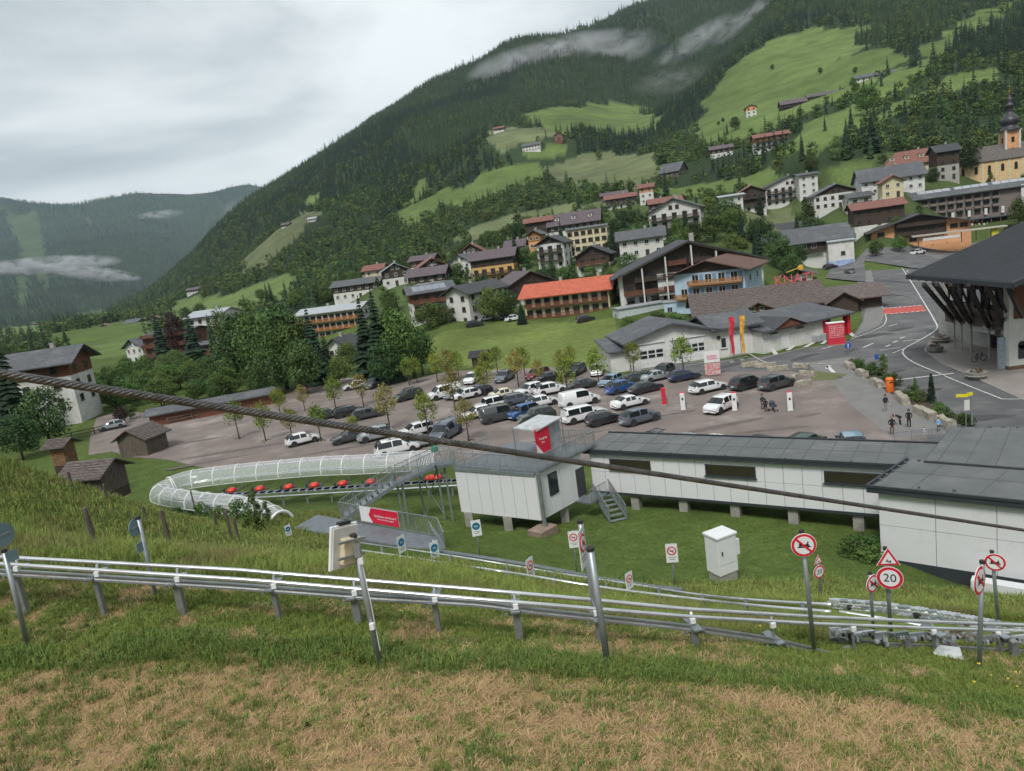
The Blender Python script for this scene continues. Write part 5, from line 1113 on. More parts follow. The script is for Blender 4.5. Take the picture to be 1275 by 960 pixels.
CARS = [ # px, py, type, colour, heading, label
 (378,552,'hatch','white',25,'white hatchback parked alone at the left end of the gravel lot'),
 (437,549,'sedan','grey',200,'dark grey saloon beside a grassy tree island under the steel rope'),
 (469,547,'suv','silver',200,'silver car between the dark saloon and the white people carrier'),
 (495,564,'mpv','white',18,'white people carrier parked right behind the covered track'),
 (523,556,'hatch','silver',15,'silver car half hidden behind the walkway railing'),
 (519,541,'wagon','white',205,'white estate car next to the bright green young tree'),
 (556,545,'van','slate',245,'slate blue van facing the walkway, left of the roof terrace'),
 (407,521,'wagon','green',20,'dark green car, leftmost under the row of young maples'),
 (436,517,'wagon','black',20,'black estate car in the middle under the young maples'),
 (459,520,'wagon','grey',20,'grey estate car, rightmost of three under the young maples'),
 (443,484,'hatch','white',195,'small white car by the trees at the back of the lot'),
 (466,482,'suv','slate',250,'slate grey car right of the small white car at the back'),
 (509,497,'suv','green',215,'dark green off-roader behind the yellow-green maple'),
 (554,495,'van','white',203,'white minibus among the young trees at the lot centre'),
 (571,495,'hatch','silver',203,'silver hatchback touching the white minibus'),
 (581,496,'hatch','white',203,'white hatchback between silver and navy cars'),
 (596,492,'hatch','navy',205,'navy blue hatchback at the end of the minibus row'),
 (589,476,'suv','white',255,'white SUV at the meadow edge below the small dark hut'),
 (629,474,'suv','slate',245,'slate SUV at the meadow edge right of the dark hut'),
 (630,495,'sedan','cream',15,'cream white saloon behind the row of white off-roaders'),
 (610,510,'jeep','white',203,'boxy white off-roader behind the big dark van'),
 (596,519,'hatch','white',200,'small white hatchback tucked beside the big dark van'),
 (624,523,'van','grey',22,'big dark grey van in the front parking row'),
 (652,520,'jeep','blue',212,'bright blue small off-roader right of the dark van'),
 (669,524,'suv','green',200,'dark car partly hidden by the roof terrace cabin'),
 (646,502,'wagon','slate',18,'slate estate car behind the blue off-roader'),
 (676,505,'hatch','white',16,'white compact car left of the white delivery van'),
 (661,491,'suv','white',215,'white SUV facing the camera in the middle row'),
 (686,490,'suv','white',16,'white SUV with its tail to the camera in the middle row'),
 (722,484,'sedan','grey',200,'dark saloon behind the white delivery van'),
 (670,471,'suv','maroon',230,'maroon car at the back row under a young tree'),
 (682,475,'hatch','black',203,'black hatchback right beside the maroon car'),
 (718,466,'suv','green',240,'dark round-tailed car near the meadow track'),
 (744,466,'suv','white',78,'white SUV driving away left of the garage annex'),
 (722,504,'van','white',15,'white delivery van in the centre of the full rows'),
 (728,523,'pickup','white',20,'white double-cab pickup behind the terrace cabin'),
 (753,527,'hatch','black',20,'black hatchback between the pickup and the blue-grey SUV'),
 (797,526,'suv','slate',24,'blue-grey SUV at the near right corner of the full rows'),
 (785,506,'sedan','white',18,'white coupe-like saloon behind the blue-grey SUV'),
 (775,488,'suv','blue',24,'mid blue SUV left of the dark sports car'),
 (804,488,'sedan','black',20,'black sports saloon with red tail lights by the young maple'),
 (761,479,'hatch','paleblue',230,'pale blue hatchback behind the mid blue SUV'),
 (797,475,'hatch','green',20,'dark green hatchback under the young maple crown'),
 (818,473,'sedan','silver',20,'silver grey car at the end of the maple row'),
 (826,468,'suv','black',230,'black SUV behind the silver grey car near the garage'),
 (852,473,'hatch','navy',10,'navy car behind the grass island with the second maple'),
 (882,487,'wagon','white',20,'white estate car in front of the red and white board'),
 (898,511,'suv','white',218,'white electric SUV plugged in at a charging post'),
 (931,483,'suv','black',20,'black SUV beside the dark grey one at the stone blocks'),
 (967,483,'suv','grey',20,'dark grey SUV with red tail lights beside the stone blocks'),
 (818,556,'wagon','slate',35,'slate car with roof rack just behind the long station roof'),
 (858,558,'hatch','silver',35,'silver car roof showing behind the long station roof'),
 (893,560,'hatch','white',35,'white car roof showing behind the long station roof'),
 (948,562,'wagon','black',35,'black car roof showing behind the station roof below the stroller'),
 (1003,562,'suv','green',35,'dark green car roof showing behind the station roof'),
 (1061,561,'suv','paleblue',75,'light blue car roof showing behind the station roof near the family'),
 (1143,323,'suv','white',18,'white SUV parked beside the top of the road'),
 (141,534,'hatch','silver',205,'silver blue car beside the dark wooden hay shed'),
 (1034,337,'suv','black',15,'black car in front of the blue painted wall'),
 (1058,341,'suv','grey',80,'dark car parked by the white end block at the roadside'),
]
for px, py, ty, col, h, lb in CARS:
    p = onz(px, py, 0); p.z = max(0, H1(p.x, p.y)); car(ty, col, p, h+random.uniform(-3, 3), lb, 'rack' if 'rack' in lb else None)
for px, py, t, ty, col, h, lb in ((591,405,186,'suv','black',15,'black car beside the white apartment gable above the meadow'), (606,398,192,'wagon','silver',200,'silver car on the terrace behind the black car'), (631,396,196,'hatch','slate',20,'slate hatchback left of the orange-roofed chalet'),
                                  (640,398,192,'suv','white',20,'white car beside the hedge left of the orange-roofed chalet'), (729,399,165,'suv','black',15,'black car in front of the orange-roofed chalet')):
    p = cast(px, py+1.5); car(ty, col, p, h, lb)
# ---------------------------------------------------------------- coaster station
PANEL = mat('white_wall_panel', (.66, .67, .68), .5, .03, .5, .02, 8, wear=(.55, .555, .55), wscale=.5)
ROOFM = mat('roof_membrane', (.115, .122, .122), .8, .1, .6, .25, 12, wear=(.145, .150, .148), wscale=.35)
EDGE = mat('roof_edge_trim', (.035, .042, .050), .5, .1)
GALV = mat('galvanised_steel', (.33, .36, .38), .45, .12, 3, metal=.6)
GALD = mat('galvanised_deck', (.17, .19, .21), .6, .12, 3, metal=.3)
DGLA = mat('dark_glass', (.035, .032, .020), .12, .2, .5)
REDS = mat('banner_red', (.62, .012, .045), .5, .06)
PLWH = mat('banner_white', (.72, .72, .72), .5, .03)
ZB, ZT = 1.75, 5.0          # floor underside and roof top
def xy(px, py, z): p = onz(px, py, z); return Vector((p.x, p.y, 0))
def text(body, size, par, loc, rot, m, ext=.004, name='lettering', align='CENTER'):
    c = bpy.data.curves.new(name, 'FONT'); c.body = body; c.size = size; c.extrude = ext; c.align_x = align; c.align_y = 'CENTER'; c.resolution_u = 3
    o = bpy.data.objects.new(name, c); dg = bpy.context.evaluated_depsgraph_get(); COL.objects.link(o); bpy.context.view_layer.update()
    me = bpy.data.meshes.new_from_object(o.evaluated_get(bpy.context.evaluated_depsgraph_get())); bpy.data.objects.remove(o)
    me.materials.clear(); me.materials.append(m); q = bpy.data.objects.new(name, me); COL.objects.link(q)
    if par is not None: q.parent = par
    q.location = loc; q.rotation_euler = rot; return q
def panel_wall(e, A, B, z0, z1, n, m=PANEL, th=.06, name='wall_panel'):
    """row of cladding panels from A to B (plan), outside to the right of A->B"""
    d = (B-A); L = d.length; yaw = atan2(d.y, d.x); w = L/n; me = MB().box((0, 0, (z1-z0)/2), (w-.025, th, z1-z0)).mesh(name, m)
    for k in range(n):
        c = A+d*((k+.5)/n); inst(me, name, e, (c.x, c.y, z0), yaw)
def long_building():
    A = xy(733, 558.5, ZT); B = xy(1128, 577.5, ZT); d = (B-A).normalized(); nrm = Vector((d.y, -d.x, 0))     # nrm points to the camera side
    if nrm.y > 0: nrm = -nrm
    back = -nrm
    e = empty('station_building', (0, 0, 0), 0, 'long white panelled coaster station on concrete stilts with flat grey roof', 'building')
    T = 3.9
    core = MB(); q = [A-nrm*.12, B-nrm*.12+d*.0, B+back*T, A+back*T]; core.prism([(p.x, p.y) for p in q], ZB, ZT-.3); core.build('wall', mat('backing_board', (.25, .26, .27), .8), e)
    L = (B-A).length
    for lo, hi in ((ZB-.02, ZT-.32),): panel_wall(e, A, B, lo, hi, 18)
    # horizontal joint
    j = MB(); c = (A+B)/2+nrm*.032; j.box((c.x, c.y, ZB+1.55), (L, .012, .02), atan2(d.y, d.x)); j.build('panel_joint', mat('joint_grey', (.30, .31, .32)), e)
    b = MB(); c = (A+B)/2; b.box((c.x, c.y, ZB-.12), (L, .1, .18), atan2(d.y, d.x)); b.build('base_trim', EDGE, e)
    # strip windows
    for x0, x1, zc in ((759, 810, 0), (878, 941, 0), (1026, 1103, 0)):
        f0 = (x0-735)/(1093-735); f1 = (min(x1, 1090)-735)/(1093-735)
        g = lambda f: f*(.0+1/(1+(1-f)*-.0)) 
        # perspective-correct fractions along the wall from the sight lines
        def hit(px):
            r0 = ray(px, 572+(px-735)*.06); n2 = Vector((nrm.x, nrm.y)); den = n2.x*r0.x+n2.y*r0.y; t = (n2.x*A.x+n2.y*A.y)/den; return Vector((r0.x*t, r0.y*t, 0))
        a, c2 = hit(x0), hit(x1); m_ = (a+c2)/2+nrm*.04; w = (c2-a).length; y = atan2(d.y, d.x)
        fr = MB(); fr.box((m_.x, m_.y, 3.92), (w, .07, .78), y); fo = fr.build('window', EDGE, e)
        m2 = m_+nrm*.03; MB().box((m2.x, m2.y, 3.93), (w-.16, .05, .62), y).build('pane', DGLA, fo)
        m3 = m_+nrm*.09; MB().box((m3.x, m3.y, 3.50), (w+.12, .16, .05), y).build('sill', EDGE, fo)
    # roof
    over = .35
    def corner(p, a, b): return p+d*a+nrm*b
    E_ = corner(B, 60, 0)
    rf = MB(); q = [corner(A, -.4, over), corner(B, 6, over), corner(B, 6, -T-over), corner(A, -.4, -T-over)]
    rf.prism([(p.x, p.y) for p in q], ZT-.3, ZT-.06); r = rf.build('roof', EDGE, e)
    q2 = [corner(A, -.25, over-.15), corner(B, 5.9, over-.15), corner(B, 5.9, -T-over+.15), corner(A, -.25, -T-over+.15)]
    MB().prism([(p.x, p.y) for p in q2], ZT-.07, ZT-.02).build('roof_membrane', ROOFM, r)
    s = MB()
    for k in range(15):
        p = corner(A, 1.2+k*L/15, over-.2); p2 = corner(A, 1.2+k*L/15, -T-over+.2); s.bar((p.x, p.y, ZT-.012), (p2.x, p2.y, ZT-.012), .05, .012)
    p = corner(A, 0, -T*.5); p2 = corner(B, 0, -T*.5); s.bar((p.x, p.y, ZT-.011), (p2.x, p2.y, ZT-.011), .05, .012)
    s.build('roof_seams', mat('seam', (.09, .095, .095)), r)
    for s_ in (over-.02, -T-over+.02):
        p = corner(A, -.4, s_); p2 = corner(B, 6, s_); MB().bar((p.x, p.y, ZT), (p2.x, p2.y, ZT), .10, .14).build('roof_edge', EDGE, r)
    m = MB()
    for k in range(22):
        p = corner(A, .8+k*1.9, over-.06 if k % 2 else -T-over+.1); m.box((p.x, p.y, ZT+.09), (.12, .10, .06), .3*k)
    m.build('roof_clips', mat('clip_grey', (.10, .105, .11)), r)
    # stilts
    for k, px in enumerate((793, 853, 917, 989, 1070)):
        r0 = ray(px, 628+(px-793)*.095); n2 = nrm; Ai = A-nrm*.45; t = (n2.x*Ai.x+n2.y*Ai.y)/(n2.x*r0.x+n2.y*r0.y); x, y = r0.x*t, r0.y*t
        for bk in (0, -3.6): MB().box((x+nrm.x*bk, y+nrm.y*bk, (ZB-.2-1.5)/2+.05), (.62, .55, ZB-.1+1.5), atan2(d.y, d.x)).build('stilt', CONC, e)
    # right wing, nearer
    e2 = empty('station_wing', (0, 0, 0), 0, 'white panelled station wing with dark plinth at the right edge, roof dotted with clips', 'building')
    C = B+nrm*.0; F = xy(1094, 607, ZT+.0)
    ang = atan2(d.y, d.x); ex = xy(1275, 625, ZT); dd = (ex-F).normalized(); nn = Vector((dd.y, -dd.x, 0)); nn = nn if nn.y < 0 else -nn
    G = F+dd*24; Z1 = .35
    core = MB(); Fb0 = xy(1140, 575, ZT); Dp = (Fb0-F).length; q = [F-nn*.1+dd*.1, G-nn*.1, G+(Fb0-F), Fb0+dd*.1]; core.prism([(p.x, p.y) for p in q], -1, ZT-.25); core.build('wall', mat('backing_board', (.25, .26, .27), .8), e2)
    nP_ = 9; pan = MB(); panel_wall(e2, F, G, Z1+.55, 2.85, nP_); panel_wall(e2, F, G, 2.88, ZT-.27, nP_)
    Fb = xy(1137, 575, ZT); panel_wall(e2, Fb, F, Z1+.55, ZT-.27, 2)
    c = (F+G)/2-nn*.02; MB().box((c.x, c.y, Z1), (24, .1, 1.1), atan2(dd.y, dd.x)).build('plinth', EDGE, e2)
    vv = -(Fb0-F).normalized()
    def cn(a, b): return F+dd*a+vv*b
    q = [cn(-.45, .4), cn(24, .4), cn(24, -Dp), cn(-.45, -Dp)]; zz = ZT+.12
    r = MB(); r.prism([(p.x, p.y) for p in q], zz-.32, zz); ro = r.build('roof', EDGE, e2)
    q = [cn(-.2, .15), cn(24, .15), cn(24, -Dp), cn(-.2, -Dp)]; MB().prism([(p.x, p.y) for p in q], zz-.01, zz+.03).build('roof_membrane', ROOFM, ro)
    s = MB()
    for k in range(8):
        p, p2 = cn(1.6+k*3, .1), cn(1.6+k*3, -Dp+.1); s.bar((p.x, p.y, zz+.034), (p2.x, p2.y, zz+.034), .05, .012)
    p, p2 = cn(-.1, -Dp*.5), cn(23, -Dp*.5); s.bar((p.x, p.y, zz+.035), (p2.x, p2.y, zz+.035), .05, .012)
    s.build('roof_seams', mat('seam', (.09, .095, .095)), ro)
    for a, b in ((cn(-.45, .4), cn(24, .4)), (cn(-.43, .36), cn(-.43, -Dp))): MB().bar((a.x, a.y, zz+.05), (b.x, b.y, zz+.05), .12, .14).build('roof_edge', EDGE, ro)
    m = MB()
    for k in range(14): p = cn(.3+k*1.6, -.1 if k % 3 else -Dp+.3); m.box((p.x, p.y, zz+.12), (.16, .12, .06), k)
    for k in range(5): p = cn(-.2, -.7-k*Dp/6); m.box((p.x, p.y, zz+.13), (.12, .16, .06))
    m.build('roof_clips', mat('clip_grey', (.10, .105, .11)), ro)
    w = cn(6.2, .9); zb = H1(w.x, w.y); MB().box((w.x, w.y, 0), (.1, .1, .1))
    bx = empty('outdoor_unit', (w.x, w.y, zb), atan2(dd.y, dd.x), 'long white cabinet lying on the grass against the wing plinth', 'cabinet'); MB().box((0, 0, .3), (3.4, .6, .62)).build('case', PANEL, bx, bevel=.03); MB().box((1.4, -.31, .35), (.3, .02, .12)).build('label_plate', EDGE, bx)
    # the far wing behind, at the corner of the roof
    e3 = empty('station_annex', (0, 0, 0), 0, 'flat-roofed rear annex of the station beside the planters', 'building')
    K1, K2 = xy(1184, 531, ZT+.3), xy(1340, 531, ZT+.3)
    f = lambda p: (p.x, p.y)
    Kl = xy(1150, 573, ZT+.3); Kr = xy(1340, 587, ZT+.3)
    MB().prism([f(K1), f(K2), f(Kr), f(Kl)], ZT-.1, ZT+.25).build('roof', EDGE, e3)
    cxy = (K1+K2+Kr+Kl)/4; sc = lambda p: f(cxy+(p-cxy)*.985)
    MB().prism([sc(K1), sc(K2), sc(Kr), sc(Kl)], ZT+.2, ZT+.28).build('roof_membrane', ROOFM, e3)
    sc2 = lambda p: f(cxy+(p-cxy)*.93); MB().prism([sc2(K1), sc2(K2), sc2(Kr), sc2(Kl)], -.3, ZT-.05).build('wall', PANEL, e3)
    s = MB()
    for k in range(5): a = K1.lerp(K2, (k+.5)/5); b = Kl.lerp(Kr, (k+.5)/5); s.bar((a.x, a.y, ZT+.285), (b.x, b.y, ZT+.285), .05, .012)
    s.build('roof_seams', mat('seam', (.09, .095, .095)), e3)
    m = MB()
    for k in range(9): a = K1.lerp(K2, (k+.5)/9); m.box((a.x+.2, a.y-.25, ZT+.32), (.2, .12, .06), k)
    m.build('roof_clips', mat('clip_grey', (.10, .105, .11)), e3)
    return A, d, nrm
LB = long_building()
def railing(mb, pts, h=1.1, gap=.13, bar=.012, rail=.025, dz=None):
    for a, b in zip(pts[:-1], pts[1:]):
        a = Vector(a); b = Vector(b); L = (b-a).length; n = max(2, int(L/gap))
        mb.bar(a+Vector((0, 0, h)), b+Vector((0, 0, h)), rail*2, rail*2); mb.bar(a+Vector((0, 0, .1)), b+Vector((0, 0, .1)), rail*1.4, rail*1.4)
        for k in range(n+1): p = a.lerp(b, k/n); w = bar*2 if k % 8 else bar*4.5; mb.bar(p+Vector((0, 0, .05)), p+Vector((0, 0, h)), w, w)
def hut():
    P0 = xy(666, 590, 5.1); P1 = xy(566, 583, 5.1); P2 = xy(722, 563, 5.1)
    dl = (P1-P0); dr = (P2-P0); e = empty('ticket_hut', (0, 0, 0), 0, 'white panelled hut on low stilts carrying the grey roof terrace', 'hut')
    P3 = P1+dr; f = lambda p: (p.x, p.y); c = (P0+P1+P2+P3)/4; ins = lambda p: f(c+(p-c)*.975)
    MB().prism([ins(P0), ins(P1), ins(P3), ins(P2)], 1.72, 5.0).build('wall', mat('backing_board', (.25, .26, .27), .8), e)
    panel_wall(e, P1, P0, 1.7, 5.0, 7); panel_wall(e, P0, P2, 1.7, 5.0, 4)
    n = Vector((dr.y, -dr.x, 0)).normalized(); n = n if n.y < 0 else -n
    y = atan2(dr.y, dr.x)
    w = P0.lerp(P2, .33)+n*.05; o = MB().box((0, 0, 0), (.95, .08, 1.6)).build('window', EDGE, e, loc=(w.x, w.y, 3.85), rz=y); MB().box((0, -.05, 0), (.75, .04, 1.4)).build('pane', GLASS, o)
    w = P0.lerp(P2, .93)+n*.05; MB().box((0, 0, 0), (.95, .08, 2.1)).build('door', R_DRK, e, loc=(w.x, w.y, 2.95), rz=y)
    for p in (P0.lerp(P1, .35), P0.lerp(P1, .85), P0.lerp(P2, .6)): MB().box((p.x-n.x*.5, p.y-n.y*.5, .9), (.6, .6, 1.7)).build('stilt', CONC, e)
    MB().box((P0.x, P0.y-.3, .75), (1.7, 1.3, 1.1), y).build('footing', mat('brownish_concrete', (.26, .19, .15), .9, .15), e)
    q = P0+n*.28
    MB().box((q.x, q.y, 3.2), (.16, .24, 4.0), y).build('column', GALV, e)
    MB().bar((P1.x, P1.y, 5.05), (P0.x, P0.y, 5.05), .25, .22).build('gutter', GALV, e)
    # terrace deck over the hut and the building end
    t = empty('roof_terrace', (0, 0, 0), 0, 'grey grating roof terrace with vertical-bar railings above the hut', 'terrace')
    c1 = P1+(P1-P0).normalized()*.2; c0 = P0+n*.3; c2 = P2+n*.3+dr.normalized()*1.5; c3 = P3+dr.normalized()*3.5; c2b = c2+(P3-P2).normalized()*3
    dk = MB(); dk.prism([f(c1+n*.2), f(c0), f(c2), f(c2+(P3-P2)*.98), f(c3-dr.normalized()*2.0)], 5.12, 5.24); dk.build('deck', GALD, t)
    r = MB(); Z = Vector((0, 0, 5.24)); bk0 = P3-dr.normalized()*0; 
    railing(r, [c1+Z, c1.lerp(c3, .45)+Z]); railing(r, [P1.lerp(P3, .0)+Z+dr.normalized()*.3, c0+Z-dl.normalized()*-.0]) if False else None
    railing(r, [c1+Z+n*.2, c0+Z]); railing(r, [c0+Z, c2+Z], 1.1); railing(r, [c2+Z, c2+(P3-P2)*.5+Z]); railing(r, [c2+(P3-P2)*.98+Z, c3-dr.normalized()*2+Z])
    r.build('railing', GALV, t)
    # cabin on the terrace with a red sign
    k0 = onz(684, 535, 5.24+.0); kb = empty('terrace_cabin', (0, 0, 0), 0, 'small grey shelter with white canopy and red sign panel on the roof terrace', 'shelter')
    base = P0.lerp(P2, .62)+(P3-P2).normalized()*1.6; bx, by = base.x, base.y; ux = dr.normalized(); uy = (P3-P2).normalized()
    def loc(a, b, z): return (bx+ux.x*a+uy.x*b, by+ux.y*a+uy.y*b, 5.24+z)
    yy = atan2(ux.y, ux.x)
    MB().box((0, 0, 1.15), (1.9, .08, 2.3)).build('side_panel', mat('pale_grey_metal', (.36, .38, .40), .5), kb, loc=loc(1.0, -.1, 0), rz=yy)
    MB().box((0, 0, 1.15), (.08, 1.9, 2.3)).build('side_panel', mat('pale_grey_metal', (.36, .38, .40), .5), kb, loc=loc(1.95, .9, 0), rz=yy)
    MB().box((0, 0, 2.42), (2.9, 2.3, .10), M=Matrix.Rotation(-.08, 3, 'Y')).build('canopy', mat('canopy_grey', (.45, .47, .48), .5), kb, loc=loc(.55, .6, 0), rz=yy)
    for a, b in ((-.9, -.4), (-.9, 1.6), (1.9, -.4)): MB().tube([loc(a, b, 0), loc(a, b, 2.4)], .04).build('post', GALV, kb)
    m = MB(); m.box((0, 0, 1.3), (1.5, .05, 1.9)); sg = m.build('sign_panel', REDS, kb, loc=loc(-.45, -.45, .15), rz=yy)
    m = MB(); m.add([(-.75, -.035, .35), (-.1, -.035, .35), (-.75, -.035, 1.2)], [(0, 1, 2)]); m.build('white_corner', PLWH, sg)
    text('Ausgang', .26, sg, (.0, -.04, 1.45), (pi/2, 0, 0), PLWH); text('Exit', .22, sg, (.0, -.04, 1.15), (pi/2, 0, 0), PLWH)
    # stair from the hut door down to the lawn
    s = empty('door_stair', (0, 0, 0), 0, 'short galvanised stair with open treads beside the hut door', 'stairs')
    a = P2+n*.8; L0 = a-ux*.7; tgt = cast(771, 650); dn = Vector((tgt.x-a.x-ux.x*.9, tgt.y-a.y-ux.y*.9, 0)); run = dn.length; dn = dn.normalized(); sd = Vector((-dn.y, dn.x, 0))
    MB().box((0, 0, 0), (2.0, 1.3, .1)).build('landing', GALD, s, loc=(a.x-ux.x*.2, a.y-ux.y*.2, 1.72), rz=yy)
    st = a+ux*.9; zg = tgt.z; N_ = 6
    for k in range(N_):
        c = st+dn*(run*(k+.5)/N_); z = 1.72-(k+1)*(1.72-zg)/(N_+.4); MB().box((0, 0, 0), (.28, 1.15, .045)).build('tread', GALV, s, loc=(c.x, c.y, z), rz=atan2(dn.y, dn.x))
    m = MB()
    for q in (-.62, .62):
        p = st+sd*q; p2 = st+dn*run+sd*q; m.bar((p.x, p.y, 1.66), (p2.x, p2.y, zg+.05), .05, .24)
    m.build('stringer', GALV, s)
    m = MB()
    for q in (-.62, .62):
        p = st+sd*q; p2 = st+dn*run+sd*q; railing(m, [(p.x, p.y, 1.72), (p2.x, p2.y, zg+.1)], 1.0)
    p = a-ux*1.1+n*.6; p2 = a+ux*.8+n*.6; railing(m, [(p.x, p.y, 1.75), (p2.x, p2.y, 1.75)], 1.0); m.build('railing', GALV, s)
    return P0, P1, P2, P3, ux, uy, n
HT = hut()
# ---------------------------------------------------------------- walkway and stair from platform to terrace
def walkway():
    e = empty('access_walkway', (0, 0, 0), 0, 'galvanised stair and sloping walkway rising from the boarding platform to the roof terrace', 'walkway')
    T0 = onz(566, 573, 5.24); T1 = onz(543, 577, 5.24); M0 = onz(492, 600, 4.2); S0 = onz(428, 643, 2.5)
    w = 1.5
    def seg(a, b, nm, th=.2):
        d = (b-a); y = Vector((-d.y, d.x, 0)).normalized()*w/2; m = MB(); m.add([a-y, b-y, b+y, a+y, a-y-Vector((0, 0, th)), b-y-Vector((0, 0, th)), b+y-Vector((0, 0, th)), a+y-Vector((0, 0, th))], [(0, 1, 2, 3), (7, 6, 5, 4), (0, 4, 5, 1), (1, 5, 6, 2), (2, 6, 7, 3), (3, 7, 4, 0)]); m.build(nm, GALD, e)
        r = MB(); railing(r, [a-y, b-y]); railing(r, [a+y, b+y]); r.build('railing', GALV, e); return y
    seg(T1, T0, 'deck'); seg(M0, T1, 'ramp')
    d = M0-S0; y = Vector((-d.y, d.x, 0)).normalized()*w/2; n = 9
    for k in range(n):
        p = S0.lerp(M0, (k+.5)/n); MB().box((0, 0, 0), (.34, w-.1, .05)).build('tread', GALV, e, loc=p, rz=atan2(d.y, d.x))
    m = MB(); 
    for q in (-1, 1): m.bar(S0+y*q, M0+y*q, .06, .26)
    m.build('stringer', GALV, e)
    r = MB(); railing(r, [S0-y, M0-y]); railing(r, [S0+y, M0+y]); r.build('railing', GALV, e)
    for a, b in ((543, 579), (553, 580), (520, 588), (494, 601), (500, 600)):
        z = 5.0 if a > 530 else 4.2; p = onz(a, b, z); zg = H1(p.x, p.y)
        MB().bar((p.x, p.y, zg-.2), (p.x, p.y, z), .14, .14).build('support_post', GALV, e)
    a = onz(520, 588, 4.4); b = onz(545, 579, 4.9); zg = H1(a.x, a.y)
    m = MB(); m.bar((a.x, a.y, zg), (b.x, b.y, 4.9), .07); m.bar((a.x, a.y, 4.3), (b.x, b.y, zg), .07); m.build('cross_brace', GALV, e)
    p = onz(541, 559, 6.1); tag(MB().lathe((0, 0, 0), [(.3, -.02), (.3, .02)], 16).build('direction_sign', mat('sign_green', (.02, .32, .16), .5), loc=p), 'round green sign fixed to the walkway railing', 'sign').rotation_euler = (pi/2, 0, 0)
walkway()
def platform():
    e = empty('boarding_platform', (0, 0, 0), 0, 'dark grey galvanised boarding platform with railing and red banner', 'platform')
    z = 2.5; L = onz(366, 657, z); Rr = onz(556, 688, z); B1 = onz(395, 641, z); B2 = onz(548, 669, z)
    f = lambda p: (p.x, p.y)
    MB().prism([f(L), f(Rr), f(B2), f(B1)], z-.25, z).build('deck', GALD, e)
    for a, b in ((L, Rr), (Rr, B2)): MB().bar((a.x, a.y, z-.18), (b.x, b.y, z-.18), .1, .32).build('edge_beam', GALV, e)
    H_ = 1.35; Z = Vector((0, 0, 0)); r = MB(); a0 = B1.lerp(B2, .22); railing(r, [a0, B2], H_, .14); railing(r, [B2, Rr.lerp(B2, .0)], H_, .14); r.build('railing', GALV, e)
    for p in (L.lerp(Rr, .02), L.lerp(Rr, .5), Rr, B2, B1.lerp(B2, .5)):
        g = H1(p.x, p.y); MB().bar((p.x, p.y, min(g, z-.5)-.3), (p.x, p.y, z-.25), .2, .2).build('support_post', GALV, e)
    d = (B2-B1).normalized(); y = atan2(d.y, d.x); n = Vector((d.y, -d.x, 0)); n = n if n.y < 0 else -n
    q0 = onz(459, 655, z); q1 = onz(516, 660, z)
    fr = lambda px: min(max(((onz(px, 655, z)-B1).dot(d))/((B2-B1).length), 0), 1)
    c = B1.lerp(B2, .56)+n*.06; wd = 3.9
    s = empty('banner', (c.x, c.y, z+.78), y, 'red banner with white arrow end on the platform railing', 'banner')
    MB().box((0, 0, 0), (wd, .03, 1.12)).build('cloth', PLWH, s)
    m = MB(); m.add([(-wd*.27, -.025, 0), (-wd*.18, -.025, -.56), (wd/2, -.025, -.56), (wd/2, -.025, .56), (-wd*.18, -.025, .56)], [(0, 1, 2, 3, 4)]); m.build('red_arrow', REDS, s)
    text('Rodelpiste umschauen!', .24, s, (wd*.17, -.04, .02), (pi/2, 0, 0), PLWH); text('Look out for the toboggan!', .15, s, (wd*.17, -.04, -.2), (pi/2, 0, 0), PLWH)
    # gates at the right end
    m = MB()
    for k in range(3): p = Rr.lerp(B2, .3+.3*k); m.bar((p.x, p.y, z+.05), (p.x-d.x*.9, p.y-d.y*.9, z+1.1), .06)
    m.build('gate_bars', GALV, e)
platform()
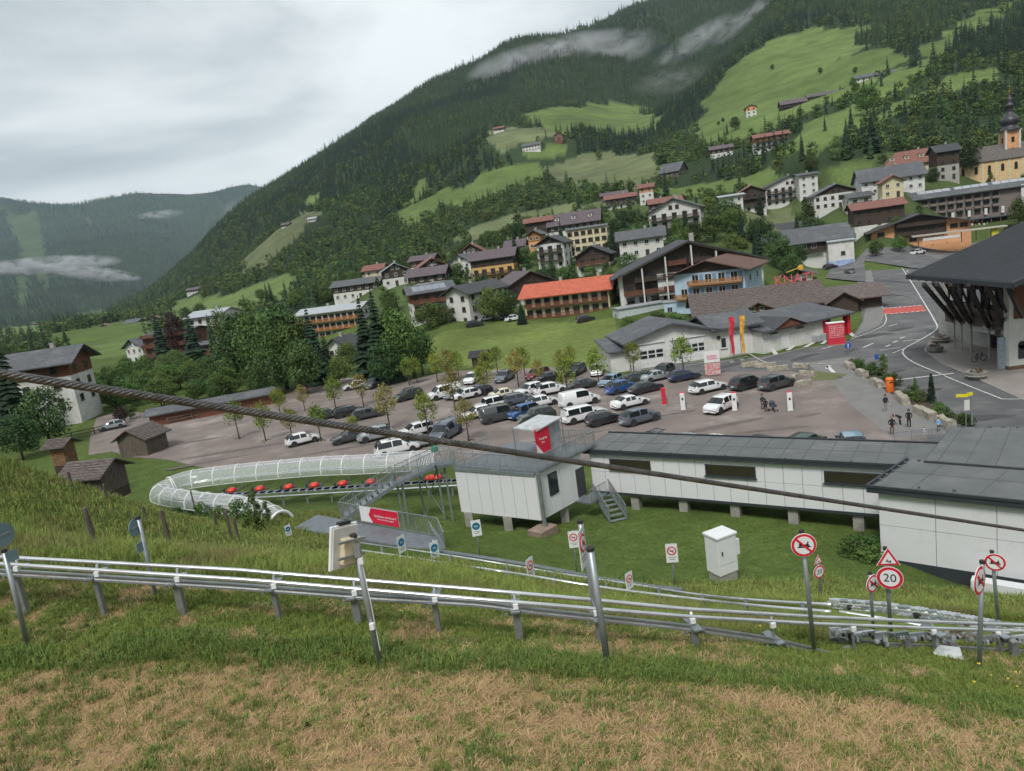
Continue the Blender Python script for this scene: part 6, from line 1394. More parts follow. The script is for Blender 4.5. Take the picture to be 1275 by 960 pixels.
# ---------------------------------------------------------------- covered track (clear tunnel with hoops)
CLEAR = bpy.data.materials.new('clear_polycarbonate'); CLEAR.use_nodes = True
_t = CLEAR.node_tree; _p = _t.nodes['Principled BSDF']; _p.inputs['Base Color'].default_value = (.80, .84, .88, 1); _p.inputs['Roughness'].default_value = .12; _p.inputs['Alpha'].default_value = .27
WMET = mat('white_metal_hoop', (.66, .67, .66), .4, .04)
TUBEM = mat('track_tube', (.66, .67, .68), .25, .12, 2, metal=.75)
def tunnel(name, px, z0, rad, label, step=2.2, red=False, endhoop=False, hh=None):
    P = [onz(x, y, z0) for x, y in smooth(px, 8)]
    # resample
    acc = [0]; 
    for a, b in zip(P[:-1], P[1:]): acc.append(acc[-1]+(b-a).length)
    tot = acc[-1]
    def at(s):
        s = min(max(s, 0), tot); i = max(0, min(len(acc)-2, int(np.searchsorted(acc, s))-1)); q = (s-acc[i])/max(acc[i+1]-acc[i], 1e-6); return P[i].lerp(P[i+1], q), (P[i+1]-P[i]).normalized()
    e = empty(name, (0, 0, 0), 0, label, 'track cover'); n = max(2, int(tot/step)); ring = [R(a) for a in range(-12, 193, 17)]; hh = hh or rad*1.15
    def arc(s):
        c, d = at(s); y = Vector((-d.y, d.x, 0)); return [c+y*(rad*cos(a))+Vector((0, 0, max(hh*sin(a), -.15*rad))) for a in ring]
    cover = MB(); rows = [arc(tot*k/(n*3)) for k in range(n*3+1)]
    for r in rows: cover.v += [tuple(q) for q in r]
    K = len(ring)
    for i in range(len(rows)-1):
        for k in range(K-1): cover.f.append((i*K+k, i*K+k+1, (i+1)*K+k+1, (i+1)*K+k)); cover.m.append(0)
    cover.build('cover_sheet', CLEAR, e, True)
    for k in range(n+1):
        MB().tube(arc(tot*k/n), .07 if not endhoop or k != n else .13, 6).build('hoop', WMET, e)
    m = MB()
    for k in (0, K//2, K-1, 3): m.tube([r[k] for r in rows], .03, 5)
    m.build('rail', WMET, e)
    fl = MB(); 
    tr = MB(); base = [at(tot*k/(n*2)) for k in range(n*2+1)]
    for off in (-.25, .25): tr.tube([c+Vector((-d.y, d.x, 0))*off+Vector((0, 0, .12)) for c, d in base], .045, 6)
    tr.build('track_tube', TUBEM, e)
    for k in range(n+1):
        c, d = at(tot*k/n); g = H1(c.x, c.y); MB().bar((c.x, c.y, g-.2), (c.x, c.y, z0+.05), .12, .12).build('support_post', GALV, e)
    return at, tot
T1at, T1len = tunnel('covered_track', [(214,611),(238,603),(280,597),(340,591),(400,586),(450,584),(500,581),(545,578)], 1.0, 1.1, 'long clear plastic tunnel over the upper track behind the platform', 2.35, hh=1.45)
T2at, T2len = tunnel('covered_track', [(214,611),(200,616),(206,621),(226,625),(262,630),(300,634),(330,642),(352,655)], 1.0, 1.0, 'lower clear plastic tunnel curving round to an open hoop end', 2.1, endhoop=True, hh=1.25)
def sleds():
    SR = mat('sled_red', (.60, .035, .02), .35, .05); SB = mat('sled_dark', (.05, .05, .055), .6)
    hw_ = MB()
    body = MB(); body.lathe((0, 0, 0), [(.05, -.02), (.42, .0), (.50, .12), (.44, .28), (.25, .38), (.02, .40)], 12); bm = body.mesh('seat_shell', SR, True)
    sb = MB(); sb.box((0, 0, .05), (1.5, .5, .12)); sb.box((-.72, 0, .22), (.08, .4, .35)); fm = sb.mesh('frame', SB)
    bar_ = MB(); bar_.tube([(.3, -.25, .1), (.45, -.25, .55), (.45, .25, .55), (.3, .25, .1)], .03, 6); lm = bar_.mesh('lap_bar', SB)
    nm = ['first', 'second', 'third', 'fourth', 'fifth', 'sixth', 'seventh', 'eighth', 'ninth', 'tenth']
    for k, px in enumerate((289, 324, 360, 392, 427, 462, 500, 536, 545)):
        # just outside the tunnel on the standing track
        p = onz(px, 612-(px-289)*.062, 1.35); e = empty('toboggan', p, R(5), 'red toboggan on the standing track, %s from the left' % nm[k], 'toboggan', 'red toboggans waiting in line')
        inst(bm, 'seat_shell', e, scale=(.95, .9, .95)); inst(fm, 'frame', e); inst(lm, 'lap_bar', e)
    e = empty('storage_track', (0, 0, 0), 0, 'low steel storage track carrying the waiting red toboggans', 'track')
    P = [onz(x, 616-(x-289)*.062, 1.3) for x in range(232, 580, 10)]
    for o in (-.3, .3): MB().tube([p+Vector((0, o, 0)) for p in P], .05, 6).build('rail', TUBEM, e)
    MB().tube([p+Vector((0, -.5, -.25)) for p in P], .09, 6).build('beam', GALV, e)
    for p in P[::3]: MB().bar((p.x, p.y-.3, H1(p.x, p.y)-.2), (p.x, p.y-.3, 1.2), .14).build('support_post', GALV, e)
    f = MB()
    for p in P[2::1]: f.box((p.x, p.y+.05, 1.33), (1.3, .8, .04))
    f.build('deck', GALD, e)
sleds()
# ---------------------------------------------------------------- chairlift building at the right edge
def chairlift():
    e = empty('cable_car_station', (0, 0, 0), 0, 'white lift station with huge dark overhanging roof on raking timber struts', 'building')
    V3 = Vector; DTIM = mat('near_black_timber', (.028, .020, .016), .8, .3, 3); ZE = 10.4
    E1 = onz(1262, 356, ZE); E2 = onz(1130, 345, ZE); Rk = onz(1292, 272, 15.0); v = Rk-E2; v1 = V3((18, .2, v.z/v.x*18)); v2 = V3((v.x, v.y, v.z))
    d = (E1-E2).normalized(); R1 = E1+v; h = V3((0, 0, .35))
    m = MB(); q = [E2, E1, R1, Rk]; m.add([*q, *[p+h for p in q]], [(3, 2, 1, 0), (4, 5, 6, 7), (0, 1, 5, 4), (1, 2, 6, 5), (2, 3, 7, 6), (3, 0, 4, 7)]); roof = m.build('roof', mat('dark_lift_roof', (.034, .036, .042), .55, .08, .5, .1, 4), e)
    m = MB(); w2 = V3((16, 0, -4)); q = [Rk, R1, R1+w2, Rk+w2]; m.add([*q, *[p+h for p in q]], [(3, 2, 1, 0), (4, 5, 6, 7), (0, 1, 5, 4), (1, 2, 6, 5), (2, 3, 7, 6), (3, 0, 4, 7)]); m.build('rear_roof', MATS['dark_lift_roof'], e)
    s = MB(); N_ = 34
    for k in range(1, N_): a = E2.lerp(E1, k/N_); s.bar(a+h+V3((0, 0, .03)), a+v+h+V3((0, 0, .03)), .05, .06)
    s.build('standing_seam', MATS['dark_lift_roof'], roof)
    for a, b in ((E2, E1), (E1, R1)): MB().bar(a+V3((-.1, 0, .05)), b+V3((-.1, 0, .05)), .22, .5).build('gutter', EDGE, roof)
    m = MB(); m.add([E2-V3((0, 0, .06)), E1-V3((0, 0, .06)), R1-V3((0, 0, .06)), Rk-V3((0, 0, .06))], [(0, 3, 2, 1)]); m.build('soffit', DTIM, e)
    for k in range(12): a = E2.lerp(E1, (k+.5)/12)-V3((0, 0, .2)); MB().bar(a, a+v*.8, .16, .26).build('rafter', DTIM, e)
    C0 = onz(1256.5, 461.5, 0); yb = C0.y
    def bx(x0, x1, y0, y1, z0, z1, nm, mt): return MB().box(((x0+x1)/2, (y0+y1)/2, (z0+z1)/2), (x1-x0, y1-y0, z1-z0)).build(nm, mt, e)
    bx(C0.x, C0.x+22, yb, yb+.8, -.3, 9.0, 'wall', WHITE); bx(C0.x-.04, C0.x+22, yb-.06, yb+.75, -.3, .45, 'plinth', mat('brown_plinth', (.16, .09, .06), .8)); bx(C0.x+6, C0.x+22, yb+4.5, yb+22, -.3, 10.5, 'rear_wall', GREYW)
    for k in range(3):
        o = MB().box((0, 0, 1.9), (.85, .1, 1.5)).build('window', GLASS, e, loc=(C0.x+1.4+k*2.6, yb-.03, 0)); MB().lathe((0, 0, 0), [(.425, -.05), (.425, .05)], 16).build('arch_head', GLASS, o, loc=(0, 0, 2.65)).rotation_euler = (pi/2, 0, 0)
    bx(C0.x+.5, C0.x+2.6, yb-.25, yb-.02, 5.6, 9.0, 'timber_panel', TIMR)
    # gallery behind the struts: parapet, mullions, panes
    g0 = onz(1190, 399, 3.6); g1 = onz(1255, 414, 3.6); gx = (g0.x+g1.x)/2; ya, yb2 = g1.y, g0.y+1.0
    bx(gx, gx+9, yb+4.5, yb2, 3.5, 5.6, 'gallery_parapet', mat('brown_grey_boards', (.135, .105, .085), .85, .2, 2, .2, 10)); bx(gx+.5, gx+9, yb+4.5, yb2-.1, 5.6, 10.2, 'gallery_glazing', GLASS)
    bx(gx+5, gx+9, yb+4.5, yb2, 0, 3.5, 'undercroft_wall', GREYW)
    n = 9
    for k in range(n):
        y = yb+5+(yb2-yb-5.2)*k/(n-1); MB().box((gx+.4, y, 7.9), (.16, .16, 4.6)).build('mullion', TIMB, e)
        if k % 2: MB().box((gx+.46, y+.6, 7.0), (.05, .8, 1.6)).build('pale_blind', PLWH, e)
    for tx, bxx, by in ((1150,1188,399),(1166,1197,401),(1183,1209,403),(1206,1231.5,408),(1228,1255,414)):
        top = onz(tx, 354, ZE-.15); bot = onz(bxx, by, 3.6); MB().bar(top, bot, .34, .42).build('raking_strut', DTIM, e); MB().tube([bot+V3((0, 0, -3.7)), bot+V3((0, 0, .1))], .10 if tx != 1183 else .14, 8).build('post', GREYW, e); MB().box(bot, (.9, .9, .5)).build('strut_foot', GREYW, e)
        MB().bar(top+V3((1.2, .4, 0)), bot+V3((.6, .2, .4)), .2, .24).build('raking_strut', DTIM, e)
    MB().bar(onz(1255, 357, ZE-.1), onz(1273, 395, 7.0), .3, .4).build('raking_strut', DTIM, e)
    a, b = onz(1216, 408, 2.6), onz(1236, 413, 2.6); c = (a+b)/2; MB().box((0, 0, 0), (.1, (b-a).length, .9)).build('entrance_sign', PLWH, e, loc=c+V3((0, 0, .1)))
    p = onz(1249, 460, .05); t = empty('grey_partition', p, R(-18), 'pale blue-grey folding screen standing beside the white lift station wall', 'screen'); MB().box((0, 0, 1.8), (1.0, .08, 3.5)).build('panel', mat('pale_bluegrey', (.36, .42, .50), .6), t)
    for x in (-.5, .5): MB().box((x, 0, 1.8), (.08, .12, 3.6)).build('post', GALV, t)
    p = onz(1240, 434, .05); t = empty('waste_container', p, R(60), 'black wheeled container under the lift station roof', 'container'); MB().box((0, 0, .85), (1.4, 1.1, 1.3)).build('body', TRIM, t, bevel=.06); MB().box((0, 0, 1.56), (1.5, 1.2, .1)).build('lid', TRIM, t, bevel=.03)
    for s_ in (-.5, .5): MB().box((s_, -.4, .12), (.12, .1, .22)).build('wheel', TYRE, t)
chairlift()
# ---------------------------------------------------------------- street furniture
STONE = mat('pale_boulder', (.36, .33, .27), .9, .25, 2.5, .8, 9, wear=(.25, .20, .17), wscale=1.5)
def stone_block(p, L, W_, H_, rz, label, group='stone blocks edging the planted strip'):
    rs = random.Random(int(p.x*97+p.y*13)); m = MB(); nx = 5
    for i in range(nx):
        for (y, z) in ((-W_/2, 0), (-W_/2*.9, H_*.85), (-W_/2*.5, H_), (W_/2*.5, H_), (W_/2*.9, H_*.85), (W_/2, 0)):
            m.v.append(((i/(nx-1)-.5)*L*(1 if z else 1.04)+rs.uniform(-.06, .06), y+rs.uniform(-.07, .07), z+(rs.uniform(-.09, .09) if z else 0)))
    for i in range(nx-1):
        for k in range(5): m.f.append((i*6+k, i*6+k+1, (i+1)*6+k+1, (i+1)*6+k)[::-1]); m.m.append(0)
    m.f.append((0, 1, 2, 3, 4, 5)[::-1]); m.f.append(tuple((nx-1)*6+k for k in range(6))); m.m += [0, 0]
    o = m.build('stone_block', STONE, loc=p, rz=rz); return tag(o, label, 'stone block', group)
def plant(p, s, k, label, cat='shrub', name='shrub', wf=1.0, group=None): return tree(k, p.x, p.y, s, label, cat, name, wf, group, z=p.z)
PLN = [((1051,460),(1064,452)), ((1066,469),(1079,461)), ((1084,481),(1100,472)), ((1113,491),(1135,501)), ((1140,507),(1164,519)), ((1172,523),(1186,531))]
ROWP = [(1057,458,1.9,'first stone block of the planted strip from the road end'), (1073,468,2.0,'second stone block of the planted strip from the road end'), (1092,480,2.3,'third stone block, just before the orange bin'),
        (1123,500,2.9,'stone block between the orange bin and the slim cypress'), (1152,518,3.0,'stone block in front of the slim cypress'), (1178,530,2.0,'last stone block behind the child in light blue')]
pa, pb = onz(1051, 452), onz(1186, 533); RZ = atan2(pb.y-pa.y, pb.x-pa.x)
for px, py, L, lb in ROWP:
    p = onz(px, py); stone_block(p, L, .8, .75, RZ+random.uniform(-.1, .1), lb)
    n = Vector((-sin(RZ), cos(RZ), 0)); n = n if n.x > 0 else -n
    for k in range(3):
        q = p+n*(1.0+random.uniform(0, .7))+Vector((cos(RZ), sin(RZ), 0))*(k-1)*L*.36; plant(q, random.uniform(.9, 1.5), 'shr%d' % (k % 3), 'green shrub growing behind the pale stone blocks of the planted strip', group='shrubs of the planted strip')
bed = sheet('planting_bed', [(1050,454),(1060,446),(1104,470),(1110,480),(1150,500),(1205,522),(1195,534),(1160,515),(1120,497),(1090,477)], mat('bed_soil', (.06, .05, .03), 1, .3, 3), .06)
m = MB(); rs = random.Random(4)
for k in range(900):
    z = rs.uniform(.1, 2.9); r = .48*(1-z/3.05)**.7*rs.uniform(.6, 1); a = rs.uniform(0, 6.28); q = Vector((cos(a)*r, sin(a)*r, z)); x = Vector((rs.uniform(-1, 1), rs.uniform(-1, 1), 1)).normalized()*.09; y = Vector((-sin(a), cos(a), rs.uniform(-.5, .5)))*.06; m.add([q-x, q+y, q+x, q-y], [(0, 1, 2, 3)])
c = empty('cypress', onz(1160, 502), 0, 'slim dark cone-shaped cypress in the planted strip', 'tree'); m.build('crown', M_CONd, c); MB().tube([(0, 0, -.1), (0, 0, 2)], .06, 6).build('trunk', BARK, c)
plant(onz(1100, 470), 3.0, 'slim0', 'taller green bush behind the orange bin', wf=.9); plant(onz(1140, 492), 2.0, 'slim0', 'thin reddish twiggy bush between the bin and the cypress', wf=.6)
for px, py, L, rz, lb in ((934,456,2.6,-.1,'stone block below the flags near the road line'), (953,457,3.2,-.3,'long stone block right of the flags'), (968,461,3.0,-.25,'stone block beside the grey kerb post'), (990,472,1.6,.8,'small stone block behind the dark grey SUV'),
                      (998,458,2.4,-.9,'tall leaning stone slab at the parking entrance'), (1006,468,2.4,-1.0,'stone slab at the corner of the parking entrance'), (1000,480,2.6,.35,'flat stone block right of the dark grey SUV')):
    stone_block(onz(px, py), L*.85, .6, .62, rz, lb, 'stone blocks at the parking entrance')
# orange bin
b = empty('litter_bin', onz(1108, 488), 0, 'bright orange litter bin between the stone blocks', 'bin'); OR = mat('bin_orange', (.75, .16, .02), .5, .06)
MB().lathe((0, 0, 0), [(.36, 0), (.38, .05), (.38, 1.15), (.35, 1.3)], 18).build('body', OR, b, True); MB().lathe((0, 0, 1.3), [(.40, 0), (.40, .12), (.26, .26)], 18).build('lid', OR, b); MB().box((0, -.39, 1.12), (.4, .04, .14)).build('slot', TRIM, b)
# charging posts
for i, (px, py, lb) in enumerate(((827,505,'red and white charging post beside the white coupe, seen edge-on'), (851,511,'white charging post with red side between coupe and electric SUV'), (915,512,'white charging post in front of the electric SUV'), (984,512,'white charging post with red back right of the stroller'))):
    c = empty('charging_post', onz(px, py), R(-15), lb, 'charging post', 'charging posts in the car park')
    RC = mat('charger_red', (.62, .02, .05), .4, .05)
    if i: MB().box((0, -.12, 1.0), (.50, .12, 2.0)).build('front_panel', PLWH, c, bevel=.03)
    MB().box((.02, .10, 1.05), (.46, .30, 2.1)).build('body', RC, c, bevel=.04)
    if i: MB().box((0, -.19, 1.35), (.2, .02, .25)).build('screen', GLASS, c)
    MB().box((0, 0, .06), (.7, .6, .12)).build('base', CONC, c)
    m = MB(); m.tube([(.26, 0, 1.3), (.42, -.1, .7), (.34, -.1, .3), (.26, 0, .9)], .025, 6); m.build('cable', TRIM, c)
# advertising column, boards, flags, signs
c = empty('advertising_box', onz(1041, 430), R(-12), 'tall red advertising box with white writing by the road', 'advertising box'); MB().box((0, 0, 1.75), (2.3, 1.0, 3.1)).build('body', mat('advert_red', (.60, .035, .06), .5, .1, 1), c); MB().box((0, 0, .1), (2.5, 1.2, .2)).build('base', CONC, c); MB().box((0, 0, 3.35), (2.4, 1.1, .1)).build('top', PLWH, c)

_r = random.Random(3)
for k in range(7):
    m = MB(); x = -.95
    while x < .9: w = _r.uniform(.08, .3); m.box((x+w/2, -.51, 2.9-k*.27), (w, .02, _r.uniform(.10, .17))); x += w+_r.uniform(.04, .14)
    m.build('print_line', mat('advert_print', (.70, .42, .44), .6), c)
c = empty('notice_board', onz(888, 468), R(-10), 'white board with red lettering on a red printed stand near the flags', 'sign'); MB().box((0, 0, 2.6), (2.0, .1, 1.5)).build('board', PLWH, c); MB().box((0, 0, .95), (2.0, .1, 1.6)).build('lower_board', mat('printed_red', (.5, .08, .09), .6, .6, 3, col2=(.6, .58, .55)), c)

for k in range(3):
    m = MB(); x = -.6
    while x < .55: w = _r.uniform(.08, .2); m.box((x+w/2, -.07, 2.75-k*.22), (w, .02, .14)); x += w+.05
    m.build('print_line', mat('print_pink', (.66, .22, .34), .6), c)
for s_ in (-.9, .9): MB().tube([(s_, .08, 0), (s_, .08, 3.3)], .04).build('post', GALV, c)
for px, py, cl, cn_, hpx in ((911,452,(.60, .03, .05),'red',1), (924,450,(.72, .38, .05),'orange',1)):
    c = empty('flag', onz(px, py), 0, 'tall narrow %s banner flag on a slim pole before the garage' % cn_, 'flag'); MB().tube([(0, 0, 0), (0, 0, 6.6)], .05, 8).build('pole', GALV, c); MB().box((0, 0, .15), (.6, .6, .3)).build('base', CONC, c)
    m = MB(); n = 10
    for i in range(n+1):
        z = 6.5-i*.5
        for k in range(4): m.v.append((.08+k*.24*(1-.05*i)+.08*sin(i*.9), .10*sin(k*1.7+i*.8), z-k*.02*i))
    for i in range(n):
        for k in range(3): m.f.append((i*4+k, i*4+k+1, (i+1)*4+k+1, (i+1)*4+k)); m.m.append(0)
    m.build('cloth', mat('flag_'+cn_, cl, .8, .25, 2), c, True)
def post_sign(px, py, h, label, face, cat='sign', loc=None, rz=0):
    c = empty('road_sign', onz(px, py) if loc is None else loc, rz, label, cat); MB().tube([(0, 0, -.1), (0, 0, h)], .04, 8).build('post', GALV, c); face(c, h); return c
def f_blue(c, h):
    MB().lathe((0, 0, 0), [(.42, -.02), (.42, .02)], 20).build('disc', mat('sign_blue', (.02, .10, .40), .5), c, loc=(0, -.06, h-.4)).rotation_euler = (pi/2, 0, 0)
    MB().add([(-.06, -.09, h-.2), (-.2, -.09, h-.3), (0, -.09, h-.12), (.2, -.09, h-.3), (.06, -.09, h-.3), (.06, -.09, h-.7), (-.06, -.09, h-.7)], [(0, 1, 2), (0, 2, 4), (2, 3, 4), (0, 4, 5, 6)]).build('arrow', PLWH, c)
post_sign(1056, 441, 1.6, 'round blue arrow sign beside the red advertising box', f_blue)
def f_pedestrian(c, h): MB().box((0, -.06, h-.3), (.5, .03, .6)).build('plate', mat('sign_blue', (.02, .10, .40)), c)
post_sign(1092, 466, 2.4, 'small square blue sign among the shrubs behind the orange bin', f_pedestrian)
def f_yellow(c, h):
    Y_ = mat('sign_yellow', (.70, .60, .03), .5); MB().box((-.35, -.06, h-.12), (1.0, .05, .26), M=Matrix.Rotation(.12, 3, 'Y')).build('pointer', Y_, c); MB().box((.35, .0, h-.1), (.5, .05, .3)).build('pointer', Y_, c); MB().box((.05, -.07, h-1.0), (.45, .04, .9)).build('notice', FRAME, c); MB().box((.5, 0, h-1.5), (.12, .12, 2.6)).build('timber_post', GALV, c)
post_sign(1203, 534, 3.1, 'yellow hiking pointers on a post at the end of the planted strip', f_yellow)
# round concrete planters on the plaza
FL = mat('planter_flowers', (.16, .05, .05), .9, .5, 6, col2=(.06, .08, .03))
for px, py, r, lb in ((1164,438,.95,'round concrete planter nearest the road bend'), (1171,426,1.1,'layered concrete planter left under the big roof'), (1192,419,1.1,'concrete planter farthest back under the roof edge'), (1216,471,1.0,'round concrete planter at the near edge of the plaza'), (1190,406,.8,'small planter at the foot of the roof struts')):
    c = empty('planter', onz(px, py, .05), 0, lb, 'planter', 'round planters on the plaza'); MB().lathe((0, 0, 0), [(r*.72, 0), (r, .3), (r*1.05, .38), (r*.92, .42), (r*1.0, .66), (r*1.02, .74), (r*.9, .74), (r*.88, .68)], 20).build('bowl', CONC, c, False)
    m = MB(); leaves(m, (0, 0, .82), r*.62, 90, .20, random.Random(px), squash=.5); m.build('flowers', FL, c)
# bicycle
def bicycle(p, rz, label):
    c = empty('bicycle', p, rz, label, 'bicycle'); BL = mat('bike_black', (.02, .02, .022), .4)
    for x, nm in ((-.58, 'wheel'), (.58, 'wheel')):
        m = MB(); m.tube([(x+.36*cos(a), 0, .37+.36*sin(a)) for a in [2*pi*k/20 for k in range(20)]], .035, 6, closed=True); w = m.build(nm, TYRE, c); s = MB()
        for k in range(8): a = pi*k/8; s.tube([(x-.34*cos(a), 0, .37-.34*sin(a)), (x+.34*cos(a), 0, .37+.34*sin(a))], .006, 4)
        s.build('spokes', RIM, w)
    m = MB(); bb = (-.12, 0, .34); st = (-.25, 0, .86); hd = (.38, 0, .88)
    for a, b in ((bb, st), (st, hd), (bb, hd), ((-.58, 0, .37), bb), ((-.58, 0, .37), st)): m.tube([a, b], .035, 6)
    m.build('frame', BL, c); MB().tube([(.34, 0, 1.02), (.40, 0, .82), (.58, 0, .37)], .03, 6).build('fork', BL, c); MB().tube([(.30, -.33, 1.06), (.36, -.1, 1.03), (.36, .1, 1.03), (.30, .33, 1.06)], .02, 6).build('handlebar', BL, c)
    MB().box((-.28, 0, .93), (.27, .14, .06)).build('saddle', TRIM, c, bevel=.02); MB().lathe((0, 0, 0), [(.1, -.02), (.1, .02)], 12).build('crankset', RIM, c, loc=(-.12, -.05, .34)).rotation_euler = (pi/2, 0, 0)
bicycle(onz(1219, 450, .05), R(8), 'dark mountain bike standing alone on the paved plaza')
# dark hut at the meadow edge, hay shed etc.
def shed(px, py, t, W_, D_, h, yaw, ridge, label, roofm=R_SHG, wallm=TIMG, z=None, pitch=28, cat='shed'):
    p = onz(px, py) if z is None else PT(px, py, t); e = empty('shed', p, R(yaw), label, cat); zr = h+(D_ if ridge == 'x' else W_)/2*math.tan(R(pitch))
    c = MB(); gable_prism(c, -W_/2, W_/2, 0, D_, -1.5, h, zr, ridge); c.build('wall', TIMB, e)
    n = int(W_/.32)
    for k in range(n): x = -W_/2+W_*(k+.5)/n; hh = h if ridge == 'x' else h+(W_/2-abs(x))*math.tan(R(pitch)); MB().box((x, -.03, hh/2-.3), (W_/n*.9, .05, hh+.6)).build('plank', wallm, e)
    n = int(D_/.32)
    for sx in (-1, 1):
        for k in range(n):
            y = D_*(k+.5)/n; hh = h if ridge == 'y' else h+(D_/2-abs(y-D_/2))*math.tan(R(pitch)); MB().box((sx*(W_/2+.03), y, hh/2-.3), (.05, D_/n*.9, hh+.6)).build('plank', wallm, e)
    rb, _ = roof_mb(-W_/2, W_/2, 0, D_, h, R(pitch), ridge, .6, .12); ro = rb.build('roof', roofm, e)
    m = MB(); tp = math.tan(R(pitch)); ax = D_ if ridge == 'x' else W_; c_ = 0
    for k in range(7):
        u = -.5+k*(ax/2+.5)/7; zz = h+u*tp+.19
        for s in (0, 1):
            q = u if s == 0 else ax-u
            if ridge == 'x': m.box((0, q, zz), (W_+1.15, .07, .05))
            else: m.box((-W_/2+q, D_/2, zz), (.07, D_+1.15, .05))
    m.build('roof_battens', roofm, ro); return e
shed(168, 568, 0, 4.5, 3.8, 2.4, -16, 'y', 'dark weathered hay shed with shingle roof at the left end of the car park')
shed(598, 461, 0, 2.4, 2.4, 2.6, -10, 'x', 'small dark timber hut at the meadow edge behind parked cars', R_DRK, TIMB)
shed(105, 610, 60, 3.5, 3.0, 1.2, -12, 'x', 'grey shingle-roofed shed sunk behind the grass bank', z=1)
shed(74, 573, 74, 1.6, 1.5, 1.6, -10, 'x', 'small orange-brown timber privy beside the sunken shed', R_SHG, mat('faded_brown_timber', (.20, .11, .055), .85, .25, 3), z=1)
H('barn', 'long low red-walled shed with grey roof along the far edge of the lot', 'shed', 0, 0, 0, 19, 5, 1, 16, 'x', 12, TIMR, R_GRY, loc=tuple(onz(266, 517)), chim=0, wn=4, skip=((0, 0), (0, 1), (0, 2), (0, 3), (0, -1)), flr=1.5, ov=.7)
for k, (px, py) in enumerate(((118,520),(128,518),(140,514),(152,516),(165,518))):
    pass
f = empty('timber_fence', (0, 0, 0), 0, 'low rail fence along the gravel drive near the hay shed', 'fence'); P = [onz(x, y) for x, y in ((62,554),(90,546),(118,540),(150,532))]; P2 = [onz(x, y) for x, y in ((210,528),(240,522),(270,516))]
for Q in (P, P2):
    for a, b in zip(Q[:-1], Q[1:]):
        for z in (.5, .95): MB().bar(a+Vector((0, 0, z)), b+Vector((0, 0, z)), .07, .14).build('rail', TIMG, f)
    for a in Q: MB().box((a.x, a.y, .5), (.14, .14, 1.2)).build('post', TIMG, f)
# crowd barrier in front of the people
g = empty('crowd_barrier', onz(1160, 549), R(-8), 'galvanised crowd barrier behind the station roof near the people', 'barrier'); r = MB(); railing(r, [(-2.9, 0, 0), (-.05, 0, 0)], 1.05, .16, .012, .022); r.build('panel', GALV, g); r = MB(); railing(r, [(.05, 0, 0), (2.4, .3, 0)], 1.05, .16, .012, .022); r.build('panel', GALV, g)
